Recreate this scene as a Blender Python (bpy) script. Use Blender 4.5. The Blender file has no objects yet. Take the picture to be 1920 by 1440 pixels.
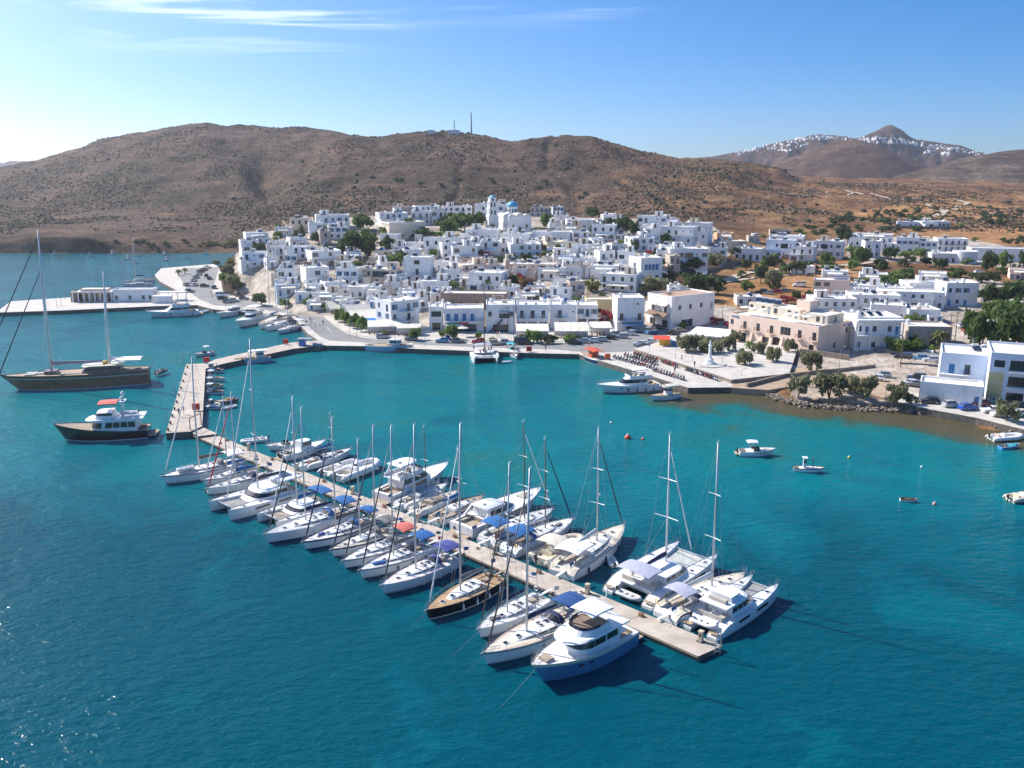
import bpy, math, random
import numpy as np
from mathutils import Vector, Matrix
random.seed(7)
R = math.radians
S = bpy.context.scene
COL = S.collection
# ------------------------------------------------------------------ camera
F_PX, YH, CAM_H = 1650.0, 310.0, 50.0            # focal length and horizon in photograph pixels (1920 wide)
PITCH = math.atan((720 - YH) / F_PX)
SP, CP = math.sin(PITCH), math.cos(PITCH)
cam = bpy.data.cameras.new('camera'); camo = bpy.data.objects.new('camera', cam); COL.objects.link(camo)
cam.sensor_width = 36; cam.lens = F_PX / 1920 * 36; cam.clip_start = 1; cam.clip_end = 30000
camo.location = (0, 0, CAM_H); camo.rotation_euler = (math.pi / 2 - PITCH, 0, 0)
S.camera = camo
# ------------------------------------------------------------------ sky, sun, exposure
SUN_AZ, SUN_EL = R(-60), R(41)                    # left of the view, beyond the town
w = bpy.data.worlds.new('World'); S.world = w; w.use_nodes = True
nt = w.node_tree; nt.nodes.clear()
out = nt.nodes.new('ShaderNodeOutputWorld'); bg = nt.nodes.new('ShaderNodeBackground')
sky = nt.nodes.new('ShaderNodeTexSky'); sky.sky_type = 'NISHITA'; sky.sun_disc = False
sky.sun_elevation = SUN_EL; sky.sun_rotation = SUN_AZ
sky.air_density = 1.0; sky.dust_density = 1.7; sky.ozone_density = 4.0; sky.altitude = 0
hs = nt.nodes.new('ShaderNodeHueSaturation'); hs.inputs['Saturation'].default_value = 1.38; hs.inputs['Hue'].default_value = 0.497
mul = nt.nodes.new('ShaderNodeMixRGB'); mul.blend_type = 'MULTIPLY'; mul.inputs[0].default_value = 1; mul.inputs[2].default_value = (.92, .965, 1.06, 1)   # clear maritime blue
CLOUD_OFF = (3, 2, 0)
# thin cirrus streaks
tc = nt.nodes.new('ShaderNodeTexCoord')
sep = nt.nodes.new('ShaderNodeSeparateXYZ'); nt.links.new(tc.outputs['Generated'], sep.inputs[0])
def wm(op, a, b=None, clamp=False):
    n = nt.nodes.new('ShaderNodeMath'); n.operation = op; n.use_clamp = clamp
    for i, v in enumerate((a, b)):
        if v is None: continue
        if hasattr(v, 'links'): nt.links.new(v, n.inputs[i])
        else: n.inputs[i].default_value = v
    return n.outputs[0]
sv = nt.nodes.new('ShaderNodeCombineXYZ'); nt.links.new(sep.outputs[0], sv.inputs[0]); nt.links.new(sep.outputs[1], sv.inputs[1])
nrm_ = nt.nodes.new('ShaderNodeVectorMath'); nrm_.operation = 'NORMALIZE'; nt.links.new(sv.outputs[0], nrm_.inputs[0]); nt.links.new(nrm_.outputs[0], sky.inputs[0])
nt.links.new(wm('MULTIPLY_ADD', sep.outputs[2], 1.7), sv.inputs[2]); sv.inputs[2].links[0].from_node.inputs[2].default_value = .05     # clear dry air: the blue deepens close above the horizon
zc = wm('MAXIMUM', sep.outputs[2], 0.02)
cx = wm('DIVIDE', sep.outputs[0], zc); cy = wm('DIVIDE', sep.outputs[1], zc)
comb = nt.nodes.new('ShaderNodeCombineXYZ'); nt.links.new(cx, comb.inputs[0]); nt.links.new(cy, comb.inputs[1])
mp = nt.nodes.new('ShaderNodeMapping'); mp.inputs['Rotation'].default_value = (0, 0, R(66)); mp.inputs['Scale'].default_value = (0.34, 1.25, 1)
mp.inputs['Location'].default_value = (CLOUD_OFF[0] * .3 + .55, CLOUD_OFF[1] * .3 + .3, 0)
nt.links.new(comb.outputs[0], mp.inputs[0])
n1 = nt.nodes.new('ShaderNodeTexNoise'); n1.inputs['Scale'].default_value = 0.75; n1.inputs['Detail'].default_value = 9; n1.inputs['Roughness'].default_value = 0.62; n1.inputs['Distortion'].default_value = 1.3
nt.links.new(mp.outputs[0], n1.inputs['Vector'])
n2 = nt.nodes.new('ShaderNodeTexNoise'); n2.inputs['Scale'].default_value = 0.16; n2.inputs['Detail'].default_value = 2
mp2 = nt.nodes.new('ShaderNodeMapping'); mp2.inputs['Location'].default_value = CLOUD_OFF; nt.links.new(comb.outputs[0], mp2.inputs[0]); nt.links.new(mp2.outputs[0], n2.inputs['Vector'])
c1 = wm('MULTIPLY', wm('SUBTRACT', n1.outputs[0], 0.49, False), 6.0, True)
c2 = wm('MULTIPLY', wm('SUBTRACT', n2.outputs[0], 0.47, False), 7.0, True)
hz = wm('MULTIPLY', wm('SUBTRACT', sep.outputs[2], 0.10, False), 14.0, True)
cf = wm('MULTIPLY', wm('MULTIPLY', c1, c2), wm('MULTIPLY', hz, 0.85))
mixc = nt.nodes.new('ShaderNodeMixRGB'); mixc.inputs[2].default_value = (9.5, 9.8, 10.2, 1)
nt.links.new(cf, mixc.inputs[0]); nt.links.new(sky.outputs[0], hs.inputs['Color']); nt.links.new(hs.outputs[0], mul.inputs[1]); nt.links.new(mul.outputs[0], mixc.inputs[1])
nt.links.new(mixc.outputs[0], bg.inputs[0]); bg.inputs[1].default_value = 0.088
nt.links.new(bg.outputs[0], out.inputs[0])
sl = bpy.data.lights.new('sun', 'SUN'); so = bpy.data.objects.new('sun', sl); COL.objects.link(so)
sl.energy = 3.6; sl.angle = R(0.53); sl.color = (1, 0.95, 0.87)
SUN_V = Vector((math.sin(SUN_AZ) * math.cos(SUN_EL), math.cos(SUN_AZ) * math.cos(SUN_EL), math.sin(SUN_EL)))
so.rotation_euler = SUN_V.to_track_quat('Z', 'Y').to_euler(); so.location = (-100, 100, 200)
S.view_settings.view_transform = 'Standard'; S.view_settings.look = 'None'; S.view_settings.exposure = 1.02; S.view_settings.gamma = 1
S.view_settings.use_curve_mapping = False
S.cycles.use_denoising = True; S.cycles.max_bounces = 6; S.cycles.volume_bounces = 1
S.cycles.transparent_max_bounces = 8; S.cycles.sample_clamp_indirect = 6
# ------------------------------------------------------------------ helpers: pixel <-> place, mesh builder, materials
def ray(px, py):
    u, v = px - 960.0, py - 720.0
    return u, F_PX * CP - v * SP, -(F_PX * SP + v * CP)          # x, forward, up
def P(px, py, z=0.0):                                            # the place that a photograph pixel shows at height z
    x, y, d = ray(px, py); t = (CAM_H - z) / -d
    return Vector((x * t, y * t, z))
def zat(Y, py):                                                  # height seen at pixel row py and distance Y
    x, y, d = ray(960, py); return CAM_H + d / y * Y
def proj(p):
    X, Y, Z = p; Z -= CAM_H
    f = Y * CP - Z * SP; v = -(Y * SP + Z * CP)
    return 960 + F_PX * X / f, 720 + F_PX * v / f
class MB:
    def __init__(s): s.v = []; s.f = []; s.m = []; s.mi = 0
    def mat(s, i): s.mi = i; return s
    def face(s, pts):
        n = len(s.v); s.v += [tuple(p) for p in pts]; s.f.append(tuple(range(n, n + len(pts)))); s.m.append(s.mi); return s
    def box(s, x0, x1, y0, y1, z0, z1):
        n = len(s.v)
        s.v += [(x0,y0,z0),(x1,y0,z0),(x1,y1,z0),(x0,y1,z0),(x0,y0,z1),(x1,y0,z1),(x1,y1,z1),(x0,y1,z1)]
        for q in ((0,3,2,1),(4,5,6,7),(0,1,5,4),(1,2,6,5),(2,3,7,6),(3,0,4,7)):
            s.f.append(tuple(n + i for i in q)); s.m.append(s.mi)
        return s
    def obox(s, c, sx, sy, sz, rz=0.0):                          # box centred on c, turned about z
        ca, sa = math.cos(rz), math.sin(rz); n = len(s.v)
        for dz in (-.5, .5):
            for dx, dy in ((-.5,-.5),(.5,-.5),(.5,.5),(-.5,.5)):
                x, y = dx * sx, dy * sy
                s.v.append((c[0] + x * ca - y * sa, c[1] + x * sa + y * ca, c[2] + dz * sz))
        for q in ((0,3,2,1),(4,5,6,7),(0,1,5,4),(1,2,6,5),(2,3,7,6),(3,0,4,7)):
            s.f.append(tuple(n + i for i in q)); s.m.append(s.mi)
        return s
    def tube(s, a, b, r0, r1=None, n=6, cap=True):
        r1 = r0 if r1 is None else r1
        return s.path([a, b], [r0, r1], n, cap)
    def path(s, pts, r, n=6, cap=True, flat=1.0):
        pts = [Vector(p) for p in pts]; k = len(pts)
        rr = r if isinstance(r, (list, tuple)) else [r] * k
        rings = []
        for i, p in enumerate(pts):
            d = (pts[min(i + 1, k - 1)] - pts[max(i - 1, 0)]).normalized()
            up = Vector((0, 0, 1)) if abs(d.z) < .95 else Vector((1, 0, 0))
            a = d.cross(up).normalized(); b = a.cross(d)
            rings.append([p + (a * math.cos(t * 2 * math.pi / n) * flat + b * math.sin(t * 2 * math.pi / n)) * rr[i] for t in range(n)])
        return s.loft(rings, True, cap)
    def loft(s, rings, closed=True, cap=True):
        n0 = len(s.v); k = len(rings[0])
        for r in rings: s.v += [tuple(p) for p in r]
        for i in range(len(rings) - 1):
            for j in range(k if closed else k - 1):
                a, b = n0 + i * k + j, n0 + i * k + (j + 1) % k
                s.f.append((a, b, b + k, a + k)); s.m.append(s.mi)
        if cap and closed:
            s.f.append(tuple(n0 + j for j in range(k))[::-1]); s.m.append(s.mi)
            e = n0 + (len(rings) - 1) * k; s.f.append(tuple(e + j for j in range(k))); s.m.append(s.mi)
        return s
    def prism(s, poly, z0, z1, bottom=False):                    # polygon (counter-clockwise) standing from z0 to z1
        n = len(s.v); k = len(poly)
        s.v += [(p[0], p[1], z0) for p in poly] + [(p[0], p[1], z1) for p in poly]
        s.f.append(tuple(n + k + i for i in range(k))); s.m.append(s.mi)
        if bottom: s.f.append(tuple(n + i for i in range(k))[::-1]); s.m.append(s.mi)
        for i in range(k):
            j = (i + 1) % k; s.f.append((n + i, n + j, n + k + j, n + k + i)); s.m.append(s.mi)
        return s
    def lathe(s, prof, c=(0, 0, 0), n=12):
        return s.loft([[(c[0] + r * math.cos(t * 2 * math.pi / n), c[1] + r * math.sin(t * 2 * math.pi / n), c[2] + z) for t in range(n)] for r, z in prof], True, True)
    def ring(s, c, nrm, rad, r, n=14):                           # a thin ring (wheel, lifebuoy)
        nrm = Vector(nrm).normalized(); a = nrm.orthogonal().normalized(); b = nrm.cross(a); c = Vector(c)
        pts = [c + (a * math.cos(t * 2 * math.pi / n) + b * math.sin(t * 2 * math.pi / n)) * rad for t in range(n)]
        rings = []
        for t in range(n):
            d = (pts[t] - c).normalized()
            rings.append([pts[t] + (d * math.cos(q * math.pi / 2) + nrm * math.sin(q * math.pi / 2)) * r for q in range(4)])
        rings.append(rings[0]); return s.loft(rings, True, False)
    def mesh(s, name, mats, smooth=False):
        me = bpy.data.meshes.new(name); me.from_pydata(s.v, [], s.f)
        for m in (mats if isinstance(mats, (list, tuple)) else [mats]): me.materials.append(m)
        if any(s.m): me.polygons.foreach_set('material_index', s.m)
        if smooth: me.polygons.foreach_set('use_smooth', [True] * len(s.f))
        me.update(); return me
    def obj(s, name, mats, parent=None, loc=(0, 0, 0), rz=0.0, smooth=False):
        return link(name, s.mesh(name, mats, smooth), parent, loc, rz)
def link(name, me, parent=None, loc=(0, 0, 0), rz=0.0):
    o = bpy.data.objects.new(name, me); COL.objects.link(o)
    o.location = loc; o.rotation_euler = (0, 0, rz); o.parent = parent
    return o
def tag(o, label=None, cat=None, group=None, kind=None):
    if label: o['label'] = label
    if cat: o['category'] = cat
    if group: o['group'] = group
    if kind: o['kind'] = kind
    return o
def thing(name, label, cat, loc=(0, 0, 0), rz=0.0, group=None):
    return tag(link(name, None, None, loc, rz), label, cat, group)
def auto_smooth(me, ang=35):
    me.polygons.foreach_set('use_smooth', [True] * len(me.polygons))
    try: me.set_sharp_from_angle(angle=R(ang))
    except Exception: pass
ORD = ['', 'first', 'second', 'third', 'fourth', 'fifth', 'sixth', 'seventh', 'eighth', 'ninth', 'tenth', 'eleventh', 'twelfth', 'thirteenth', 'fourteenth', 'fifteenth',
       'sixteenth', 'seventeenth', 'eighteenth', 'nineteenth', 'twentieth']
def ordi(n):
    if n <= 20: return ORD[n]
    return '%d%s' % (n, {1: 'st', 2: 'nd', 3: 'rd'}.get(n % 10 if n % 100 not in (11, 12, 13) else 0, 'th'))
MATS = {}
def mat(name, col, rough=.6, metal=0.0, var=0.0, vscale=1.0, bump=0.0, bscale=8.0, col2=None, rnd=0.0, spec=.5, coat=0.0, obj=True, detail=5, streak=None):
    """principled surface: colour with worn patches (noise), small relief (bump) and a little difference between copies (rnd)"""
    if name in MATS: return MATS[name]
    m = bpy.data.materials.new(name); m.use_nodes = True; t = m.node_tree; b = t.nodes['Principled BSDF']
    c = (*col, 1)
    b.inputs['Base Color'].default_value = c; b.inputs['Roughness'].default_value = rough; b.inputs['Metallic'].default_value = metal
    b.inputs['Specular IOR Level'].default_value = spec
    if coat: b.inputs['Coat Weight'].default_value = coat; b.inputs['Coat Roughness'].default_value = .08
    tcn = None; last = None
    if var or bump:
        tcn = t.nodes.new('ShaderNodeTexCoord')
    if var or col2:
        nz = t.nodes.new('ShaderNodeTexNoise'); nz.inputs['Scale'].default_value = vscale; nz.inputs['Detail'].default_value = detail; nz.inputs['Roughness'].default_value = .65
        if tcn is None: tcn = t.nodes.new('ShaderNodeTexCoord')
        t.links.new(tcn.outputs['Object'], nz.inputs['Vector'])
        rp = t.nodes.new('ShaderNodeValToRGB'); e = rp.color_ramp.elements
        k2 = col2 or tuple(x * (1 - var) for x in col)
        e[0].position = .38; e[0].color = (*k2, 1); e[1].position = .62; e[1].color = c
        t.links.new(nz.outputs[0], rp.inputs[0]); last = rp.outputs[0]
    if streak:                                                   # rain streaks and grime running down the wall
        mp = t.nodes.new('ShaderNodeMapping'); mp.inputs['Scale'].default_value = (1.5, 1.5, .16); g = t.nodes.new('ShaderNodeNewGeometry'); t.links.new(g.outputs['Position'], mp.inputs[0])
        ns = t.nodes.new('ShaderNodeTexNoise'); ns.inputs['Scale'].default_value = .8; ns.inputs['Detail'].default_value = 6; ns.inputs['Roughness'].default_value = .7; t.links.new(mp.outputs[0], ns.inputs['Vector'])
        r2 = t.nodes.new('ShaderNodeValToRGB'); r2.color_ramp.elements[0].position = .52; r2.color_ramp.elements[0].color = (1, 1, 1, 1); r2.color_ramp.elements[1].position = .78; r2.color_ramp.elements[1].color = (*streak, 1); t.links.new(ns.outputs[0], r2.inputs[0])
        mm = t.nodes.new('ShaderNodeMixRGB'); mm.blend_type = 'MULTIPLY'; mm.inputs[0].default_value = 1; t.links.new(last, mm.inputs[1]); t.links.new(r2.outputs[0], mm.inputs[2]); last = mm.outputs[0]
    if rnd:
        oi = t.nodes.new('ShaderNodeObjectInfo'); hsv = t.nodes.new('ShaderNodeHueSaturation')
        mr = t.nodes.new('ShaderNodeMapRange'); mr.inputs[3].default_value = 1 - rnd; mr.inputs[4].default_value = 1 + rnd
        t.links.new(oi.outputs['Random'], mr.inputs[0]); t.links.new(mr.outputs[0], hsv.inputs['Value'])
        if last: t.links.new(last, hsv.inputs['Color'])
        else: hsv.inputs['Color'].default_value = c
        last = hsv.outputs[0]
    if last: t.links.new(last, b.inputs['Base Color'])
    if bump:
        nb = t.nodes.new('ShaderNodeTexNoise'); nb.inputs['Scale'].default_value = bscale; nb.inputs['Detail'].default_value = 4
        t.links.new(tcn.outputs['Object'], nb.inputs['Vector'])
        bp = t.nodes.new('ShaderNodeBump'); bp.inputs['Strength'].default_value = bump; bp.inputs['Distance'].default_value = .05
        t.links.new(nb.outputs[0], bp.inputs['Height']); t.links.new(bp.outputs[0], b.inputs['Normal'])
    MATS[name] = m; return m
def smoothstep(a, b, x):
    t = np.clip((x - a) / (b - a), 0, 1); return t * t * (3 - 2 * t)
_rs = np.random.RandomState(11)
_GR = _rs.rand(64, 64)
def vnoise(x, y):
    xi = np.floor(x).astype(int); yi = np.floor(y).astype(int); fx = x - xi; fy = y - yi
    fx = fx * fx * (3 - 2 * fx); fy = fy * fy * (3 - 2 * fy)
    g = lambda a, b: _GR[a % 64, b % 64]
    return (g(xi, yi) * (1 - fx) + g(xi + 1, yi) * fx) * (1 - fy) + (g(xi, yi + 1) * (1 - fx) + g(xi + 1, yi + 1) * fx) * fy
def fbm(x, y, o=4):
    s = 0; a = .5
    for i in range(o): s = s + a * vnoise(x + 17.3 * i, y + 9.1 * i); x = x * 2.03; y = y * 2.03; a *= .5
    return s
# ------------------------------------------------------------------ the setting: terrain, hills, water, quays, roads
SREF = 1678.0
# per photograph column: (distance, height) knots; a string height is the photograph row of a ridge at that distance
def Zk(Y, v): return zat(Y, float(v)) if isinstance(v, str) else v
COLS = {
 -700: [(150,-5),(700,-5),(760,0),(800,12),(1150,'345'),(1500,'350')],
 -300: [(150,-5),(600,-5),(620,0),(640,6),(900,'345'),(1150,'326'),(1500,'335')],
 0:   [(150,-5),(512,-4),(520,.2),(524,6),(560,9),(700,'420'),(900,'362'),(1150,'316'),(1400,'330')],
 75:  [(150,-5),(512,-4),(520,.2),(525,9),(560,12),(700,'415'),(900,'352'),(1150,'304'),(1400,'320')],
 150: [(150,-5),(512,-4),(519,.2),(523,9),(560,11),(700,'410'),(900,'338'),(1150,'281'),(1400,'300')],
 210: [(150,-5),(512,-4),(519,.2),(524,6),(560,10),(700,'405'),(900,'325'),(1150,'261'),(1400,'280')],
 280: [(150,-5),(512,-4),(519,.2),(524,4),(560,9),(700,'402'),(900,'315'),(1150,'251'),(1400,'270')],
 340: [(150,-5),(512,-4),(520,.3),(526,2.5),(560,8),(700,'400'),(900,'307'),(1150,'236'),(1400,'260')],
 400: [(150,-5),(330,-4),(345,-3),(480,-4),(519,.3),(526,1.5),(560,7),(700,'398'),(900,'305'),(1150,'229'),(1400,'250')],
 412: [(150,-5),(320,-1),(338,.8),(352,5),(372,8),(392,8),(410,3),(430,-3),(512,-2),(520,.3),(526,1.5),(560,7),(700,'398'),(900,'305'),(1150,'231'),(1400,'250')],
 440: [(150,-5),(320,-.5),(338,1),(350,7.5),(365,11),(392,12),(410,8),(432,2),(450,-2),(512,-2),(520,.3),(526,1.5),(560,7),(700,'396'),(900,'306'),(1150,'237'),(1400,'250')],
 455: [(150,-5),(310,-.5),(335,1),(344,5),(352,10),(365,13.2),(385,17),(404,18),(430,13),(470,3),(500,1),(526,2),(560,7),(700,'394'),(900,'306'),(1150,'238'),(1400,'250')],
 500: [(150,-5),(300,-.5),(318,1),(334,7.5),(350,12),(375,18),(400,20),(430,19),(480,11),(520,10),(560,11),(700,'388'),(800,'368'),(840,'372'),(1000,'270'),(1150,'239'),(1400,'250')],
 560: [(150,-5),(265,-.5),(288,1),(300,3.5),(320,8.5),(345,14),(375,19),(400,21.5),(440,22),(500,16),(560,17),(700,'378'),(800,'338'),(840,'343'),(1000,'265'),(1150,'240'),(1400,'250')],
 640: [(150,-5),(243,-2),(262,.9),(285,1.2),(298,4),(320,8.8),(350,14.5),(380,19.5),(410,23),(445,24.5),(500,20),(560,19),(700,'368'),(800,'305'),(880,'262'),(920,'262'),(1150,'248'),(1400,'260')],
 700: [(150,-5),(236,-3),(246,.9),(268,1.1),(290,3.6),(320,9),(350,14.5),(380,19.5),(410,23.5),(445,25),(500,22),(560,20),(700,'360'),(800,'300'),(960,'251'),(1200,'275')],
 820: [(150,-5),(234,-3),(242,.9),(264,1.1),(290,4),(320,9),(350,14.5),(380,19.5),(410,23),(445,25),(500,23),(560,21),(700,'360'),(800,'302'),(960,'248'),(1200,'275')],
 890: [(150,-5),(234,-3),(242,.9),(264,1.1),(290,4),(320,9),(350,14.5),(380,19.3),(410,22.8),(445,24.5),(500,22.5),(560,21),(700,'362'),(800,'306'),(960,'252'),(1200,'275')],
 960: [(150,-5),(232,-3),(240,.9),(264,1.1),(290,4),(320,9),(350,14.3),(380,19),(410,22.5),(445,24),(500,22),(560,20.5),(700,'362'),(800,'312'),(940,'263'),(1200,'285')],
 1050: [(150,-5),(230,-3),(240,.9),(264,1.1),(290,4.2),(320,9),(350,14),(380,18.6),(410,22),(445,23.5),(500,21.5),(560,20),(700,'358'),(800,'312'),(940,'257'),(1200,'285')],
 1110: [(150,-5),(228,-3),(236,.9),(262,1.1),(288,4.2),(315,8.6),(345,13.5),(375,18),(405,21.5),(440,23),(500,21),(560,20),(700,'358'),(800,'318'),(940,'262'),(1200,'290')],
 1200: [(150,-5),(212,-3),(226,.9),(262,1.2),(285,4),(310,8),(335,12.5),(365,17),(400,21),(432,22.5),(500,20.5),(560,19.5),(700,'360'),(800,'330'),(940,'286'),(1200,'310')],
 1280: [(150,-5),(196,-3),(206,.9),(262,1.2),(288,3.6),(320,7),(350,11),(380,15),(412,18.5),(445,19.5),(500,18.5),(560,18),(700,'362'),(800,'338'),(940,'298'),(1200,'315')],
 1350: [(150,-5),(190,-2),(197,.8),(262,1.2),(290,3),(330,5),(370,8),(400,12),(430,15),(470,16.5),(540,16.5),(600,'395'),(800,'335'),(960,'303'),(1200,'318')],
 1450: [(150,-4),(187,-1.6),(193,.6),(200,1.1),(262,1.4),(300,3),(340,4.6),(380,7.4),(415,10),(450,13.5),(500,14),(560,'412'),(700,'378'),(820,'348'),(980,'313'),(1200,'325')],
 1500: [(150,-4),(181,-1.6),(186,.6),(193,1.1),(262,1.5),(300,3),(340,4.5),(380,7),(420,9.5),(460,12),(510,12.5),(600,'405'),(750,'372'),(900,'345'),(1050,'338'),(1400,'332')],
 1600: [(150,-3.5),(177,-1.4),(182,.6),(190,1.1),(262,1.8),(300,3),(340,4.3),(390,6),(430,7.8),(470,10),(520,11.5),(620,'402'),(750,'376'),(950,'350'),(1150,'342'),(1400,'336')],
 1700: [(150,-3.5),(176,-1.2),(182,.6),(190,1.1),(262,2),(340,4),(400,5.5),(440,7),(480,8.5),(540,11),(620,15),(750,'380'),(950,'354'),(1200,'343'),(1400,'338')],
 1810: [(140,-3.5),(171,-1.2),(177,.6),(186,1.1),(262,2.2),(340,4),(400,5.2),(450,6.4),(500,8.5),(560,11),(640,14),(760,'388'),(950,'362'),(1200,'346'),(1400,'338')],
 1920: [(130,-3.5),(160,-1.2),(166,.6),(178,1.1),(262,2.4),(340,4),(400,5),(480,7.5),(600,11),(760,'392'),(950,'372'),(1200,'352'),(1400,'338')],
 2400: [(120,-3),(130,-1),(135,.6),(150,1.1),(262,2.4),(340,4),(480,7.5),(600,11),(760,'392'),(950,'372'),(1200,'352'),(1400,'336')],
 3000: [(100,-3),(110,-1),(115,.6),(150,1.1),(262,2.4),(340,4),(480,7.5),(600,11),(760,'392'),(950,'372'),(1200,'352'),(1400,'336')],
}
_cp = sorted(COLS); _cs = np.array([(c - 960) / SREF for c in _cp])
YS = np.concatenate([np.arange(100, 150, 5.), np.arange(150, 560, 1.9), np.arange(560, 1000, 5.5), np.arange(1000, 1400, 12.)])
def pchip(xs, ys, q):
    xs = np.array(xs, float); ys = np.array(ys, float); h = np.diff(xs); d = np.diff(ys) / h; m = np.zeros(len(xs))
    m[0], m[-1] = d[0], d[-1]
    for i in range(1, len(xs) - 1):
        if d[i-1] * d[i] > 0: w1, w2 = 2*h[i]+h[i-1], h[i]+2*h[i-1]; m[i] = (w1+w2)/(w1/d[i-1]+w2/d[i])
    q = np.clip(q, xs[0], xs[-1]); i = np.clip(np.searchsorted(xs, q) - 1, 0, len(xs) - 2); t = (q - xs[i]) / h[i]
    return ys[i]*(1+2*t)*(1-t)**2 + m[i]*h[i]*t*(1-t)**2 + ys[i+1]*t*t*(3-2*t) + m[i+1]*h[i]*t*t*(t-1)
_tab = np.array([pchip([k[0] for k in COLS[c]], [Zk(*k) for k in COLS[c]], YS) for c in _cp])
def TZ(X, Y):                                                    # ground height
    X = np.asarray(X, float); Y = np.asarray(Y, float)
    s = np.clip(X / np.maximum(Y, 1), _cs[0], _cs[-1]); i = np.clip(np.searchsorted(_cs, s) - 1, 0, len(_cs) - 2)
    f = (s - _cs[i]) / (_cs[i+1] - _cs[i]); f = f * f * (3 - 2 * f) * .5 + f * .5
    yq = np.clip(Y, YS[0], YS[-1]); j = np.clip(np.searchsorted(YS, yq) - 1, 0, len(YS) - 2); g = (yq - YS[j]) / (YS[j+1] - YS[j])
    z = (_tab[i, j]*(1-g) + _tab[i, j+1]*g)*(1-f) + (_tab[i+1, j]*(1-g) + _tab[i+1, j+1]*g)*f
    wild = smoothstep(500, 640, Y)                               # rough open hillside beyond the town
    z = z + wild * ((fbm(X / 42, Y / 42, 4) - .47) * 9.0 + (fbm(X / 9, Y / 9, 3) - .44) * 2.6) * np.clip((z - 2) / 14, 0, 1)
    z = z - wild * np.clip(1 - np.abs(fbm(X / 85 + 3, Y / 230, 3) - .46) * 14, 0, 1) * 3.0 * np.clip((z - 10) / 14, 0, 1) * smoothstep(1120, 900, Y)
    z = z + (1 - wild) * (fbm(X / 7, Y / 7, 3) - .44) * .5 * np.clip((z - 2.2) / 2, 0, 1)
    return z
def T(x, y): return float(TZ(x, y))
def PT(px, py, y0=150.0):                                        # the spot of ground a photograph pixel shows
    rx, ry, rz = ray(px, py); ys = np.arange(y0, 1300, .5); h = CAM_H + rz / ry * ys
    k = np.nonzero(TZ(rx / ry * ys, ys) >= h)[0]
    Y = ys[k[0]] if len(k) else 600.0
    x = rx / ry * Y; return Vector((x, Y, T(x, Y)))
def grid_mesh(name, Xg, Yg, Zg, mats, smooth=True):
    r, c = Xg.shape; me = bpy.data.meshes.new(name)
    co = np.stack([Xg, Yg, Zg], -1).reshape(-1, 3).astype(np.float32)
    a = (np.arange(r-1)[:, None]*c + np.arange(c-1)[None]).reshape(-1)
    q = np.stack([a, a+1, a+c+1, a+c], 1).astype(np.int32)
    me.vertices.add(len(co)); me.vertices.foreach_set('co', co.reshape(-1))
    me.loops.add(q.size); me.loops.foreach_set('vertex_index', q.reshape(-1))
    me.polygons.add(len(q)); me.polygons.foreach_set('loop_start', np.arange(0, q.size, 4, dtype=np.int32))
    me.polygons.foreach_set('use_smooth', np.ones(len(q), bool) if smooth else np.zeros(len(q), bool))
    for m in mats: me.materials.append(m)
    me.update(calc_edges=True); me.validate(); return me
def N(t, kind, **kw):
    n = t.nodes.new(kind)
    for k, v in kw.items():
        if k in n.inputs: n.inputs[k].default_value = v
        else: setattr(n, k, v)
    return n
def ramp(t, src, stops):
    r = t.nodes.new('ShaderNodeValToRGB'); e = r.color_ramp.elements
    while len(e) < len(stops): e.new(.5)
    for k, (p, c) in zip(e, stops): k.position = p; k.color = (*c, 1) if len(c) == 3 else c
    t.links.new(src, r.inputs[0]); return r.outputs[0]
def mixc_(t, fac, a, b, mode='MIX'):
    n = t.nodes.new('ShaderNodeMixRGB'); n.blend_type = mode
    for i, v in ((0, fac), (1, a), (2, b)):
        if hasattr(v, 'links'): t.links.new(v, n.inputs[i])
        elif i == 0: n.inputs[0].default_value = v
        else: n.inputs[i].default_value = (*v, 1)
    return n.outputs[0]
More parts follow.
